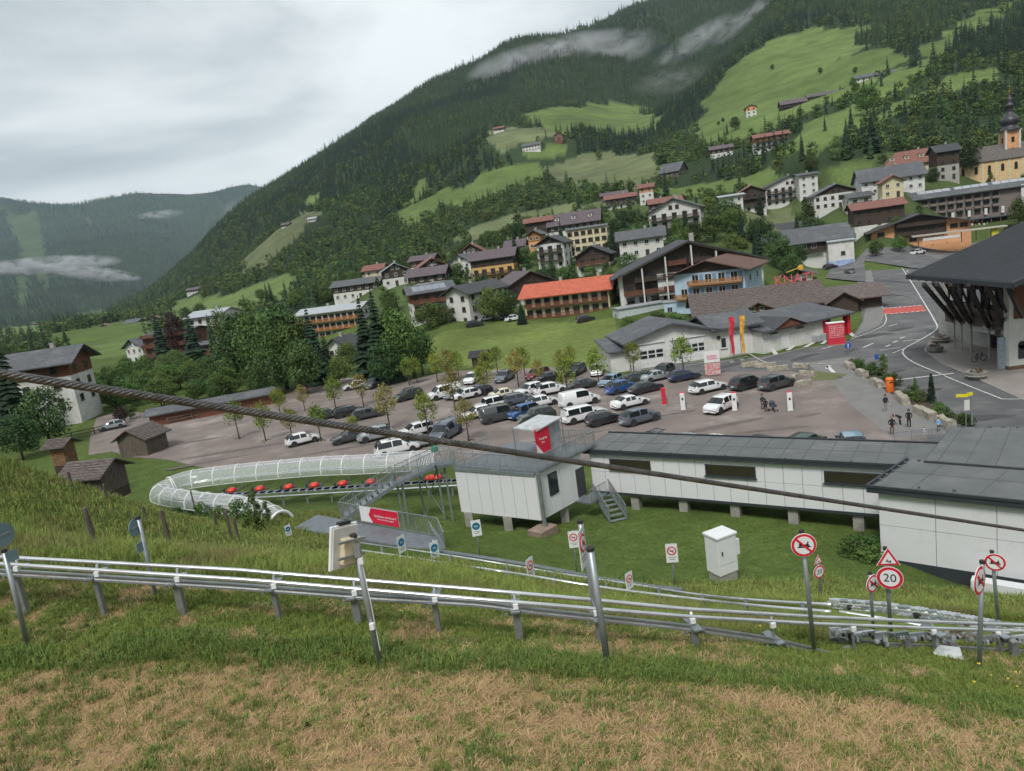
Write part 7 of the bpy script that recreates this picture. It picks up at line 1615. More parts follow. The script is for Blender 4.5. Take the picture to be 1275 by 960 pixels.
# ---------------------------------------------------------------- people
SKIN = mat('skin', (.50, .30, .21), .6, .06)
def person(p, rz, label, top, leg, hair, h=1.72, pose='stand', shoe=(.5, .5, .5), skirt=False):
    s = h/1.72; bend = {'stand': 0, 'bend': 75, 'lean': 14}[pose]; b = R(bend)
    def up(x, y, z):  # rotate everything above the hips forward
        z0 = .92; dz = z-z0; return (x, y*cos(b)-dz*sin(b) if b else y, z0+dz*cos(b)+y*sin(b) if b else z)
    V = [(0, 0, .95), up(0, 0, 1.15), up(0, .01, 1.38), up(0, 0, 1.50), up(0, -.01, 1.60), up(0, 0, 1.70)]; Rr = [(.15, .11), (.14, .10), (.165, .105), (.055, .055), (.085, .10), (.06, .07)]; E = [(0, 1), (1, 2), (2, 3), (3, 4), (4, 5)]
    part = ['t', 't', 't', 's', 's', 's']
    def chain(root, pts, rr, nm):
        prev = root
        for q, r_, n_ in zip(pts, rr, nm): V.append(q); Rr.append((r_, r_)); part.append(n_); E.append((prev, len(V)-1)); prev = len(V)-1
        return prev
    for sx in (-1, 1):
        st = .06*sx
        chain(0, [(.09*sx, 0, .86), (.10*sx, -.02-(.05 if sx > 0 else -.03), .49), (.11*sx, .03+(-.04 if sx > 0 else .04), .09), (.12*sx, -.12+(-.04 if sx > 0 else .04), .04)], (.095, .058, .045, .038), 'lllf')
        hand = chain(2, [up(.20*sx, 0, 1.36), up(.25*sx, .03, 1.10), up(.20*sx, -.16 if sx > 0 else -.12, .96), up(.19*sx, -.22, .92)], (.058, .042, .03, .028), 'ttts')
        hx, hy, hz_ = V[hand]
        for k in range(4): chain(hand, [(hx+(k-1.5)*.022, hy-.045, hz_-.02), (hx+(k-1.5)*.024, hy-.075+.006*abs(k-1.5), hz_-.045)], (.010, .008), 'ss')
        chain(hand, [(hx-.035*sx, hy-.02, hz_+.005), (hx-.05*sx, hy-.05, hz_-.005)], (.011, .009), 'ss')
    me = bpy.data.meshes.new('body'); me.from_pydata([(x*s, y*s, z*s) for x, y, z in V], E, []); o = bpy.data.objects.new('body', me); COL.objects.link(o)
    sk = o.modifiers.new('skin', 'SKIN'); me.skin_vertices[0].data[0].use_root = True
    for i, (a, c_) in enumerate(Rr): me.skin_vertices[0].data[i].radius = (a*s, c_*s)
    sb = o.modifiers.new('sub', 'SUBSURF'); sb.levels = 1; sb.render_levels = 1
    bpy.context.view_layer.update(); m2 = bpy.data.meshes.new_from_object(o.evaluated_get(bpy.context.evaluated_depsgraph_get())); bpy.data.objects.remove(o)
    m2.name = 'body'; m2.materials.clear()
    key = lambda n_, c_: mat('cloth_%s_%02x%02x%02x' % (n_, int(c_[0]*255), int(c_[1]*255), int(c_[2]*255)), c_, .85, .2, 6)
    ms = {'t': 0, 'l': 1, 's': 2, 'f': 3}; [m2.materials.append(x) for x in (key('top', top), key('legs', leg), SKIN, key('shoe', shoe))]
    VV = [Vector(v)*s for v in V]
    for f_ in m2.polygons: c_ = f_.center; i = min(range(len(VV)), key=lambda k: (VV[k]-c_).length-Rr[k][0]*s*.6); f_.material_index = ms[part[i]]; f_.use_smooth = True
    e = empty('person', p, rz, label, 'person'); q = bpy.data.objects.new('body', m2); COL.objects.link(q); q.parent = e
    hc = Vector(V[5])*s; hm = MB(); hm.lathe((0, 0, 0), [(.02, .115*s), (.07*s, .10*s), (.10*s, .04*s), (.105*s, -.03*s), (.085*s, -.08*s)], 12); hb = hm.build('hair', key('hair', hair), e, True, loc=hc+Vector((0, .02, -.03)))
    fc = Vector(V[4])*s
    if not b:
        MB().box((0, 0, 0), (.025, .03, .04)).build('nose', SKIN, e, loc=fc+Vector((0, -.105*s, -.0)))
        for x in (-.032, .032): MB().box((0, 0, 0), (.02, .012, .012)).build('eye', TRIM, e, loc=fc+Vector((x*s, -.098*s, .03*s)))
        MB().box((0, 0, 0), (.045, .012, .01)).build('mouth', mat('lips', (.35, .12, .10), .6), e, loc=fc+Vector((0, -.095*s, -.05*s)))
    if skirt: MB().lathe((0, 0, 0), [(.24, .60), (.20, .80), (.15, 1.0)], 14).build('coat_tail', key('top', top), e)
    return e
DKN = (.02, .022, .028); BLK = (.012, .012, .014)
person(onz(950, 511), R(20), 'adult in dark jacket standing left of the stroller', (.05, .05, .06), (.10, .09, .10), (.05, .035, .025), 1.75)
person(onz(954, 513), R(160), 'younger person in black beside the adult at the stroller', BLK, BLK, (.04, .03, .02), 1.45, shoe=(.6, .6, .6))
person(onz(1103, 513), R(10), 'person in dark jacket with white bag, farthest back of the group', DKN, (.28, .27, .26), (.10, .04, .02), 1.72)
person(onz(1111, 542), R(-20), 'person in black jacket and brown trousers near the barrier', BLK, (.14, .09, .07), (.30, .17, .08), 1.72, shoe=(.35, .32, .05))
person(onz(1121, 530), R(-80), 'person in black bending forward beside the group', BLK, BLK, (.03, .02, .02), 1.68, 'bend')
person(onz(1132, 533), R(-30), 'slim person in black standing with white shoes', BLK, BLK, (.03, .02, .02), 1.70, shoe=(.65, .65, .65))
person(onz(1169, 538), R(0), 'child in light blue jacket at the stone blocks', (.22, .42, .66), DKN, (.10, .06, .03), 1.30)
person(onz(1151, 545), R(40), 'small child in white and pink top behind the barrier', (.62, .58, .68), (.5, .5, .52), (.16, .10, .05), .95)
person(onz(1130, 343.5), R(0), 'distant pedestrian in white at the roadside near the top of the road', (.55, .5, .5), DKN, (.05, .04, .03), 1.7)
c = empty('stroller', onz(963, 512), R(20), 'dark stroller beside the two people in the car park', 'stroller'); m = MB(); m.box((0, 0, .62), (.46, .7, .32)); m.build('seat', DKM if False else mat('stroller_cloth', (.05, .07, .10), .9), c, bevel=.08)
MB().lathe((0, .15, .8), [(.3, 0), (.28, .18), (.15, .32)], 12).build('hood', mat('stroller_cloth', (.05, .07, .10)), c, True); m = MB(); m.tube([(-.22, -.3, .5), (-.22, .55, 1.05), (.22, .55, 1.05), (.22, -.3, .5)], .015, 6); m.tube([(-.22, .35, .15), (-.22, -.1, .6)], .015); m.tube([(.22, .35, .15), (.22, -.1, .6)], .015); m.build('frame', GALV, c)
for x, y, r_ in ((-.27, .35, .15), (.27, .35, .15), (-.2, -.4, .10), (.2, -.4, .10)): MB().lathe((0, 0, 0), [(r_, -.02), (r_, .02)], 14).build('wheel', TYRE, c, loc=(x, y, r_)).rotation_euler = (0, pi/2, 0)
# ---------------------------------------------------------------- young trees of the car park
YT = [(298,546,5.6,0),(331,549,5.6,0),(364,546,4.6,1),(400,549,5.0,0),(419,513,6.0,0),(442,550,3.6,0),(453,506,5.6,1),(486,536,6.4,1),(534,543,6.0,2),(567,511,6.4,1),(584,549,5.2,1),(510,480,5.2,0),(520,477,4.8,0),
      (545,476,5.6,0),(560,476,6.2,1),(572,474,5.4,0),(605,496,6.0,0),(607,470,5.0,0),(620,466,5.0,0),(646,482,6.0,1),(654,470,5.4,0),(672,480,4.4,1),(700,474,5.0,1),(708,499,6.4,0),(712,462,4.4,0),(746,481,6.0,0),(790,468,5.4,0),(852,472,6.2,0),(380,512,4.4,1),(350,520,5.0,0)]
for i, (px, py, h, k) in enumerate(YT):
    p = onz(px, py); col = 'bright green' if k == 2 else ('orange tinted' if k == 1 else 'yellow green')
    where = 'front' if py > 540 else ('middle' if py > 500 else 'back'); 
    tree(('yng1' if k == 2 else 'yno%d' % (i % 3)) if k else 'yng%d' % (i % 3), p.x, p.y, h, '%s young maple in the %s row of trees among the parked cars' % (col, where) if k != 2 else 'brightest green young maple, beside the white estate car', 'tree', 'young_maple', group='%s young maples in the %s row' % (col, where), z=0, wf=.82)
    if py > 500 or i in (25, 27):
        m = MB(); leaves(m, (0, 0, .02), .7, 40, .16, random.Random(i), squash=.12); tag(m.build('grass_tuft', M_SHR, loc=p), kind='stuff')
# ---------------------------------------------------------------- trees round the village and the lot
VT = [ # px, py, distance (0 = flat ground), height px, kind, width, label
 (300,476,0,92,'brdd0',.9,'dark broadleaf, leftmost of the tall clump behind the car park'),(321,480,0,104,'brd1',.75,'tall green broadleaf second from the left in the clump'),(345,484,0,112,'brdd1',.75,'tallest dark broadleaf in the middle of the clump'),(364,482,0,98,'brd2',.7,'green broadleaf left of the dark spruces'),
 (388,478,0,96,'dark0',1.0,'dark spruce in the middle of the tree clump'),(405,470,0,58,'con1',1.1,'smaller spruce right of the dark clump spruce'),(376,490,0,70,'brdd2',.9,'low dark broadleaf in front of the clump'),(335,492,0,62,'brdd0',1.0,'low bushy broadleaf at the front left of the clump'),
 (453,474,0,106,'dark1',.95,'tall dark spruce, left one of the central pair'),(469,476,0,116,'dark2',.9,'tallest dark spruce, right one of the central pair'),(491,472,0,96,'brd0',.72,'green broadleaf right of the tall spruce pair'),(509,470,0,82,'brd1',.7,'rounded green broadleaf at the right of the spruce pair'),(521,466,0,60,'brdd2',.8,'dark round broadleaf at the right edge of the clump'),(478,480,0,60,'brdd1',.9,'low dark tree below the tall spruce pair'),
 (432,462,0,40,'brd2',.9,'small tree above the stone bank behind the lot'),(420,478,0,36,'brd0',1.0,'pale bush tree at the back corner of the lot'),
 (198,458,0,72,'dark0',1.0,'dark spruce before the red-brown apartment block, left one'),(238,460,0,78,'dark1',1.0,'dark spruce before the red-brown apartment block, right one'),(218,446,0,62,'pur0',.6,'copper-leaved tree between the two apartment spruces'),(262,448,0,58,'con0',.8,'slender conifer before the white apartment wing'),(276,440,0,60,'brd1',.6,'broadleaf behind the low red building'),
 (6,546,0,138,'dark2',.8,'huge dark spruce at the left edge of the picture'),(-18,540,0,120,'dark1',.8,'second huge dark spruce at the left edge'),(52,556,0,80,'brdd1',.95,'big dark leafy tree below the white villa'),(20,572,0,60,'brdd0',1.1,'broad leafy tree at the left edge above the meadow'),(34,590,60,40,'shr1',1.2,'pale green bushes on the crest of the bank'),(12,586,58,34,'shr0',1.4,'bushy thicket at the far left crest of the bank'),
 (112,492,0,30,'brd2',1.0,'round bush tree right of the villa wall'),(150,528,0,24,'pur0',1.0,'reddish bush beside the gravel drive'),(176,492,0,34,'brd0',1.0,'light green tree in the belt behind the long shed'),(160,522,0,20,'brdd0',1.3,'dark garden bush beside the silver car'),
 (903,299,250,52,'brdd2',1.15,'big round dark tree beside the high meadow'),(945,263,312,30,'dark0',1.0,'dark spruce in front of the timber gabled chalet'),(1161,228,285,20,'brdd1',1.1,'round dark tree between the red manor and the long hotel'),(1116,272,225,28,'brd1',.8,'green tree climbing beside the apricot restaurant'),(1268,255,240,40,'brd2',.8,'leafy tree by the white end of the long hotel'),(1258,264,232,16,'pur0',1.5,'copper-coloured bush before the long hotel'),
 (712,352,225,38,'dark1',.8,'dark conifer between the black-beamed house and dark chalet'),(735,350,210,24,'brd0',1.2,'rounded green tree above the orange roof'),(762,322,240,40,'dark2',.9,'dark conifer right of the cream block'),(777,328,235,28,'pur0',1.0,'copper-leaved tree left of the big balcony hotel'),(705,318,255,30,'pur0',1.0,'copper-leaved tree before the cream block'),(683,308,270,24,'brd2',1.0,'green tree above the black-beamed house'),
 (612,400,185,46,'brd1',1.1,'broad green tree beside the slate-roofed apartment block'),(628,398,185,34,'brdd0',1.0,'dark green tree left of the white gabled house'),(648,398,176,30,'dark0',1.2,'short dark conifer at the corner of the orange-roofed chalet'),(640,330,270,44,'dark1',.8,'tall dark conifer left of the copper roofs'),(655,342,255,34,'con2',1.0,'conifer above the white gabled house'),
 (548,414,190,40,'brdd1',1.1,'dark garden tree before the timber apartment wing'),(533,418,185,44,'brd2',1.0,'garden tree left of the timber apartment wing'),(563,352,262,22,'brd0',1.6,'light green tree before the small white gabled house'),(598,360,240,20,'brdd2',1.3,'dark tree left of the ochre house'),(512,372,240,24,'brd1',1.3,'tree below the purple-brown roof'),
 (800,302,330,26,'brd0',1.3,'garden tree on the slope above the grey roof'),(845,292,232,24,'brd1',1.2,'green tree in front of the white balcony house'),(790,290,345,30,'brdd0',1.2,'dark garden tree on the upper slope'),(772,300,320,26,'brd2',1.3,'garden tree below the shallow-roofed farmhouse'),(780,392,145,20,'brd2',1.4,'garden bush in front of the huge chalet hotel'),(815,388,140,26,'brdd2',1.4,'dark garden bush in front of the huge chalet hotel'),(838,386,138,24,'brd0',1.4,'green bush left of the blue guest house'),(800,392,140,20,'brd1',1.4,'small bush in front of the hotel terrace'),
 (990,348,165,22,'brd0',1.2,'small tree beside the rooftop sign'),(1052,165,330,45,'dark0',.9,'tall spruce, left of the pair below the right meadow'),(1084,182,330,52,'dark1',.9,'tall spruce, right of the pair below the right meadow'),(1198,200,300,48,'brdd0',1.1,'dark tree behind the church tower house')]
for px, py, t, hp, k, w, lb in VT:
    px += hp*(.275-.0002*px)*.55
    if k[:3] in ('dar', 'con'): w *= 1.25
    if t == 0:
        p = onz(px, py); tt = (p.y)/ray(px, py).y; z = None
    else: p = PT(px, py, t); tt = t; z = min(p.z, H1(p.x, p.y)) if k[:3] != 'shr' else None
    h = hp*tt/FPX; tree(k, p.x, p.y, h, lb, 'tree', {'dar': 'spruce_tree', 'con': 'conifer_tree', 'pur': 'copper_tree', 'shr': 'shrub'}.get(k[:3], 'broadleaf_tree'), w, z=z)
# hedge-like belt behind the long shed, and gardens
rs = random.Random(5)
for k in range(88):
    px = rs.uniform(96, 330); py = (478 if k < 46 else 458)+rs.uniform(0, 32)-(px-108)*.02
    if 225 < px and py > 502: continue
    p = onz(px, py); tree(rs.choice(('brd0', 'brd1', 'brd2', 'brdd1', 'slim0')), p.x, p.y, rs.uniform(3.6, 6.2), 'light green bushy tree in the belt behind the long low shed', 'tree', 'broadleaf_tree', 1.15, 'bushy trees of the belt behind the long shed')
HO = [(q[0], q[1], 9.5) for q in HOUSE_AT] + [(q.x, q.y, r_) for q, r_ in ((PT(862, 374, 172), 20), (PT(884, 371, 156), 13), (onz(1010, 333, 1), 18), (PT(1146, 303, 228), 20), (PT(1200, 268, 265), 28), (PT(1232, 228, 305), 24), (onz(960, 398), 20), (onz(870, 450), 16), (onz(1000, 430), 12))]
cnt = 0
for k in range(2600):
    px, py, t = rs.uniform(455, 1275), 0, rs.uniform(185, 400); x0 = ray(px, 300); az = atan2(x0.x, x0.y); x, y = t*sin(az), t*cos(az)
    if not inpoly(np.array([x]), np.array([y]), VILLAGE)[0] or on_field(np.array([x]), np.array([y]))[0] or inpoly(np.array([x]), np.array([y]), MEADOW)[0]: continue
    if any(hypot(x-a, y-b) < r_ for a, b, r_ in HO): continue
    z = H1(x, y)
    if z < 2.0 and px > 930: continue
    # keep the view of the nearest facades clear
    if any(hypot(x-a*(1-12/hypot(a, b)), y-b*(1-12/hypot(a, b))) < 7 for a, b, r_ in HO): continue
    kd = rs.choice(('brd0', 'brd1', 'brd2', 'brdd0', 'brdd1', 'con1', 'dark0', 'slim0')); h = rs.uniform(4.5, 9) if kd[0] != 'c' and kd[0] != 'd' else rs.uniform(6, 12)
    cat = {'c': 'conifer', 'd': 'conifer'}.get(kd[0], 'tree'); tree(kd, x, y, h, 'small %s growing between the village houses on the slope' % ('garden conifer' if cat == 'conifer' else 'garden broadleaf tree'), 'tree', 'garden_conifer' if cat == 'conifer' else 'garden_tree', rs.uniform(.9, 1.3), 'garden conifers between the houses' if cat == 'conifer' else 'garden trees between the houses'); cnt += 1
    if cnt > 285: break
print('garden trees', cnt)
# single trees dotted over the fields
for px, py, t, hp in ((676,212,640,16),(678,222,600,22),(684,232,560,26),(744,180,700,12),(724,160,850,18),(735,162,840,16),(752,166,820,16),(1020,66,700,8),(1045,90,560,12),(1062,92,560,13),(1010,106,600,13),(1066,128,480,14),(1076,126,480,16),(1086,124,480,15),(1098,120,480,16),
                      (905,160,560,16),(915,152,560,18),(895,172,520,22),(1080,150,400,40),(1028,178,380,18),(1064,70,650,8),(893,132,650,6),(898,122,660,6),(960,60,800,7),(230,390,500,18),(250,392,480,20),(326,376,420,18),(236,398,470,16),(700,172,760,14),(812,136,900,14)):
    p = cast(px, py+.0) if t > 2000 else PT(px, py, t); h = hp*t/FPX; tree(rs.choice(('brd0', 'brdd1', 'con0')), p.x, p.y, h, 'lone tree standing in the open mountain meadows', 'tree', 'meadow_tree', 1.0, 'lone trees in the mountain meadows')
# ---------------------------------------------------------------- coaster track in the foreground
STL = mat('track_post_steel', (.30, .31, .31), .5, .15, 4, .2, 30, metal=.5, wear=(.20, .17, .14), wscale=3)
def interp(tab, x): return float(np.interp(x, [a for a, b in tab], [b for a, b in tab]))
LOWT = [(-160,694),(14,703),(300,721.6),(340,724.6),(580,745),(738,758),(860,768),(940,772.5),(1020,777),(1150,782),(1275,786),(1420,790)]
UPT = [(-160,686),(23,694.8),(300,710),(340,713.7),(580,733),(738,747),(860,759),(940,766),(1020,772.3),(1150,776),(1275,779.5),(1420,783)]
BEAM = [(-160,706),(21,715),(300,732),(465,745),(600,753),(655,761),(850,782),(960,798),(1050,821),(1110,838)]
TT = [(-160,13.8),(20,13.3),(300,12.9),(640,12.5),(860,12.9),(1020,13.8),(1275,15),(1420,15.6)]
xs_ = list(range(-160, 1421, 20))
lo = [PT(x, interp(LOWT, x), interp(TT, x)) for x in xs_]
upr = []
for x, p in zip(xs_, lo): q = onz(x, interp(UPT, x), p.z+.0); d = q-p; g = min(max(d.length, .26), .66); upr.append(p+d.normalized()*g)
tk = empty('coaster_track', (0, 0, 0), 0, 'twin steel tube coaster track running across the near hillside', 'track')
for nm, pts in (('track_tube', lo), ('track_tube', upr)):
    MB().tube(pts, .040, 10).build(nm, TUBEM, tk, True)
bp = []
for x in range(-160, 1111, 25):
    i = np.interp(x, xs_, range(len(xs_))); i0 = int(i); m_ = (lo[i0]+upr[i0])/2; t_ = interp(TT, x)+.0
    bp.append(PT(x, interp(BEAM, x), t_))
MB().tube(bp, .03, 6).build('rack_beam', STL, tk)
rk = MB()
for a, b in zip(bp[:-1], bp[1:]):
    n = 12
    for k in range(n): p = a.lerp(b, k/n); rk.box((p.x, p.y, p.z+.045), (.015, .05, .035))
    rk.bar(a+Vector((0, 0, .075)), b+Vector((0, 0, .075)), .05, .022); rk.bar(a+Vector((0, .03, .03)), b+Vector((0, .03, .03)), .05, .07); rk.bar(a+Vector((0, 0, -.02)), b+Vector((0, 0, -.02)), .06, .03)
rk.build('rack_teeth', GALV, tk)
for x in (-60, 12, 112, 218, 332, 447, 540, 645, 745, 857, 965, 1062, 1160, 1240, 1330):
    k = int(round((x+160)/20)); L_, U_ = lo[k], upr[k]; c = (L_+U_)/2; g = H1(c.x, c.y); b = PT(x, interp(BEAM, min(x, 1050)), interp(TT, x)); top = min(L_.z-.10, b.z)
    if x > 1100: top = L_.z-.1
    d = (lo[k+1]-lo[k-1]).normalized(); rz = atan2(d.y, d.x)
    big = x in (12, 218, 447, 645, 857, 1062)
    MB().box((0, 0, 0), (.13 if big else .08, .10, top-g+.4)).build('support_post', STL, tk, loc=(c.x, c.y-.12, (top+g)/2-.2), rz=rz)
    MB().box((0, 0, 0), (.16, .5, .03)).build('bracket', GALV, tk, loc=(c.x, c.y-.05, top+.01), rz=rz)
    m = MB(); m.bar((L_.x, L_.y, L_.z-.03), (c.x, c.y-.1, top), .04, .03); m.bar((U_.x, U_.y, U_.z-.03), (c.x, c.y-.05, top), .04, .03); m.build('saddle', GALV, tk)
    MB().box((0, 0, 0), (.09, .06, .09)).build('clamp', PLWH, tk, loc=(L_.x+.02, L_.y-.04, L_.z-.06), rz=rz)
    for s_ in (-.16, .16): MB().lathe((0, 0, 0), [(.03, -.02), (.03, .02)], 8).build('bolt', GALV, tk, loc=(c.x+s_, c.y-.19, top-.06)).rotation_euler = (pi/2, 0, 0)
for x in (340, 600, 940):
    k = int(round((x+160)/20))
    for q in (lo[k], upr[k]): d = (lo[k+1]-lo[k]).normalized()*.03; MB().tube([q-d, q+d], .037, 10).build('tube_joint', mat('joint_dark', (.10, .10, .10), .5), tk)
# ---------------------------------------------------------------- lower lane towards the lift
lane = empty('coaster_track', (0, 0, 0), 0, 'lower steel coaster track leading from the platform along the lawn', 'track')
A_ = smooth([(440,675),(520,686),(600,698),(660,708),(720,718),(790,728),(850,738),(900,744),(960,749),(1035,753)], 6); Bp = smooth([(440,684),(520,696),(600,708),(660,717),(720,727),(790,737),(850,744),(900,750),(960,756),(1035,762)], 6); Cp = smooth([(545,686),(620,697),(680,707),(740,719),(800,729),(850,735)], 6)
def lanepts(pp, dz=.42): 
    out = []
    for x, y in pp:
        q = cast(x, y+14*25/max(25, 47-.03*(x-440)*1.0)); 
        t = q.y/ray(x, y+0).y
        out.append(PT(x, y, q.y/ray(x, y).y*1.0))
    # smooth distances
    out = [q*((q.z-CAMZ+.30)/(q.z-CAMZ))-Vector((0, 0, 0))+Vector((0, 0, CAMZ-CAMZ*((q.z-CAMZ+.30)/(q.z-CAMZ)))) for q in out]
    for _ in range(6): out = [out[0]]+[(out[i-1]+out[i]*2+out[i+1])/4 for i in range(1, len(out)-1)]+[out[-1]]
    return out
lA, lB, lC = lanepts(A_), lanepts(Bp), lanepts(Cp)
for P_, r_ in ((lA, .055), (lB, .055)): MB().tube(P_, r_, 8).build('track_tube', TUBEM, lane, True)
MB().tube(lC, .09, 6).build('side_beam', GALD, lane)
for k in range(3, len(lA)-1, 6):
    a, b = lA[k], lB[k]; g = H1(a.x, a.y); MB().bar(a, b, .1, .06).build('cross_tie', GALD, lane); MB().bar((b.x, b.y, g-.4), (b.x, b.y, b.z), .12, .12).build('support_post', STL, lane)
# ---------------------------------------------------------------- lift machinery at the right
ma = empty('lift_section', (0, 0, 0), 0, 'steel lift section of the coaster with rollers, guards and galvanised plates at the right edge', 'track')
rs = random.Random(12); PGAL = mat('pale_galvanised', (.50, .53, .56), .4, .15, 4, metal=.35)
for pts, t0, t1, r_ in (([(1030,750),(1100,756),(1180,768),(1275,786),(1400,810)], 22, 17, .05), ([(1030,756),(1100,764),(1180,778),(1275,797),(1400,822)], 22, 17, .05), ([(1045,762),(1120,774),(1200,790),(1275,806),(1400,832)], 20.5, 16.5, .06)):
    P_ = [PT(x, y, t0+(t1-t0)*(x-1030)/370) for x, y in smooth(pts, 5)]; MB().tube(P_, r_, 8).build('track_tube', TUBEM, ma, True)
    if r_ == .05:
        for k in range(1, len(P_)-1):
            for q in range(3):
                p = P_[k].lerp(P_[k+1], q/3); w = rs.uniform(.12, .42)
                if rs.random() < .8: MB().box((0, 0, 0), (.26, .12, .06), M=Matrix.Rotation(rs.uniform(-.04, .04), 3, 'Y')).build('roller_guard', rs.choice((PGAL, PGAL, TUBEM, GALV)), ma, loc=p+Vector((0, .05, .08)), rz=rs.uniform(-.05, .05)-.2)
                if rs.random() < .3: MB().lathe((0, 0, 0), [(.03, -.08), (.10, -.06), (.10, .06), (.03, .08)], 10).build('roller', TYRE if rs.random() < .5 else GALV, ma, loc=p+Vector((0, -.02, -.10))).rotation_euler = (pi/2, 0, rs.uniform(-.3, .3))
bx = [PT(x, y, 14.6+(x-1030)*.002) for x, y in ((1034,795),(1105,803),(1170,806),(1275,812),(1400,818))]
for a, b in zip(bx[:-1], bx[1:]):
    MB().bar(a, b, .06, .10).build('lower_beam', STL, ma); MB().bar(a+Vector((0, 0, .26)), b+Vector((0, 0, .26)), .05, .07).build('lower_beam', STL, ma)
for i, (x, y, w, h) in enumerate(((1040,787,.20,.30),(1054,786,.22,.16),(1063,792,.26,.18),(1078,790,.30,.22),(1096,793,.22,.32),(1101,797,.10,.30),(1120,790,.30,.16),(1138,792,.34,.20),(1160,792,.26,.24),(1176,794,.22,.28),(1190,788,.24,.30),(1210,793,.26,.26),(1232,795,.34,.20),(1250,794,.20,.32),(1268,796,.28,.26),(1290,798,.4,.26),(1320,800,.4,.26))):
    p = PT(x, y, 14.4+(x-1030)*.002); MB().box((0, 0, 0), (w*1.15, .05, h*.72)).build('guard_plate', rs.choice((PGAL, GALV, PGAL, TUBEM)), ma, loc=p, rz=-.05)
    for q in range(5): MB().box((-w*.4+q*w*.2, -.05, rs.choice((-.25, .1))*h), (.04, .04, rs.uniform(.03, .10))).build('fitting', rs.choice((PGAL, TYRE, GALV, STL)), ma, loc=p, rz=-.05)
for x in (1066, 1130, 1185, 1262, 1330):
    p = PT(x, 806, 14.7); g = H1(p.x, p.y); MB().box((p.x, p.y, (p.z+g)/2-.1), (.14, .14, p.z-g+.5)).build('support_post', STL, ma)
o = MB(); o.add([PT(1163, 815, 14.2), PT(1200, 822, 14.0), PT(1196, 808, 14.3), PT(1170, 805, 14.5)], [(0, 1, 2, 3)]); o.v += [tuple(Vector(v)+Vector((0, .03, .02))) for v in o.v[:4]]; o.f += [(7, 6, 5, 4), (0, 4, 5, 1), (1, 5, 6, 2), (2, 6, 7, 3), (3, 7, 4, 0)]; o.m += [0]*5
o.build('clear_guard', mat('pale_guard', (.50, .53, .53), .3), ma)
# ---------------------------------------------------------------- signs and poles
SRED = mat('sign_rim_red', (.56, .012, .035), .45, .05); SWH = mat('sign_white', (.70, .71, .71), .45, .04); SBK = mat('sign_black', (.015, .015, .02), .5); SBACK = mat('sign_back', (.20, .29, .34), .5, .12, 3, metal=.3); SBLU = mat('sign_blue_round', (.01, .16, .30), .45)
def disc(par, r, m, y, name, rim=1.0, n=28):
    o = MB().lathe((0, 0, 0), [(r, -.006), (r, .006)], n).build(name, m, par, loc=(0, y, 0)); o.rotation_euler = (pi/2, 0, 0); return o
def icon(par, s, y, m=None):
    mb = MB(); q = lambda pts: mb.add([(x*s, y, z*s) for x, z in pts], [tuple(range(len(pts)))])
    q([(-.62, -.20), (.62, -.20), (.50, -.08), (-.50, -.08)]); q([(-.45, -.06), (-.15, -.06), (-.30, .22), (-.42, .22)]); q([(.05, -.06), (.48, -.06), (.36, .16), (.24, .20)]); q([(-.35, .06), (.30, .02), (.30, .09), (-.33, .14)]); q([(-.42, .24), (-.28, .24), (-.28, .38), (-.42, .38)]); q([(.26, .20), (.40, .20), (.40, .33), (.26, .33)])
    mb.f = [f[::-1] for f in mb.f]; return mb.build('toboggan_pictogram', m or SBK, par)
def face_no(par, r): disc(par, r*1.05, SWH, .004, 'edge'); disc(par, r, SRED, -.004, 'red_ring'); disc(par, r*.80, SWH, -.010, 'face'); icon(par, r*.95, -.020); b = MB(); b.box((0, -.026, 0), (r*1.72, .004, r*.17), M=Matrix.Rotation(R(45), 3, 'Y')); b.build('red_bar', SRED, par)
def face_20(par, r): disc(par, r*1.05, SWH, .004, 'edge'); disc(par, r, SRED, -.004, 'red_ring'); disc(par, r*.76, SWH, -.010, 'face'); text('20', r*1.05, par, (0, -.020, 0), (pi/2, 0, 0), SBK, .002)
def face_tri(par, r):
    for s_, m_, y in ((1.10, SWH, .0), (1.02, SRED, -.010), (.70, SWH, -.020)):
        mb = MB(); v = [(cos(R(90+120*k))*r*s_, sin(R(90+120*k))*r*s_) for k in range(3)]; mb.add([(x, y, z) for x, z in v]+[(x, y+.008, z) for x, z in v], [(0, 2, 1), (3, 4, 5), (0, 1, 4, 3), (1, 2, 5, 4), (2, 0, 3, 5)]); mb.build('triangle', m_, par)
    i = icon(par, r*.42, -.028); i.location = (0, 0, -.12*r); i.rotation_euler.y = .3
def pole(px, py, tx, ty, t, rad, label, heads=(), cat='sign', cap=True, nm='sign_post', dist=None):
    """base at picture (px,py) distance t; the pole top reaches picture (tx,ty)"""
    b = PT(px, py, t); g = H1(b.x, b.y); z = b.z if abs(b.z-g) < .6 else g; z = min(b.z, g+.1)
    d = ray(tx, ty); tt = b.y/d.y; top = Vector((d.x*tt, d.y*tt, CAMZ+d.z*tt)); ax = top-b
    e = empty(nm, b, 0, label, cat); MB().tube([(-ax.x*.12, -ax.y*.12, -ax.z*.12), tuple(ax)], rad, 12).build('pole', GALV, e, True)
    if cap: u = ax.normalized(); MB().tube([tuple(ax-u*.02), tuple(ax+u*.035)], rad*1.15, 12).build('cap', TRIM, e)
    return e, ax, b, tt
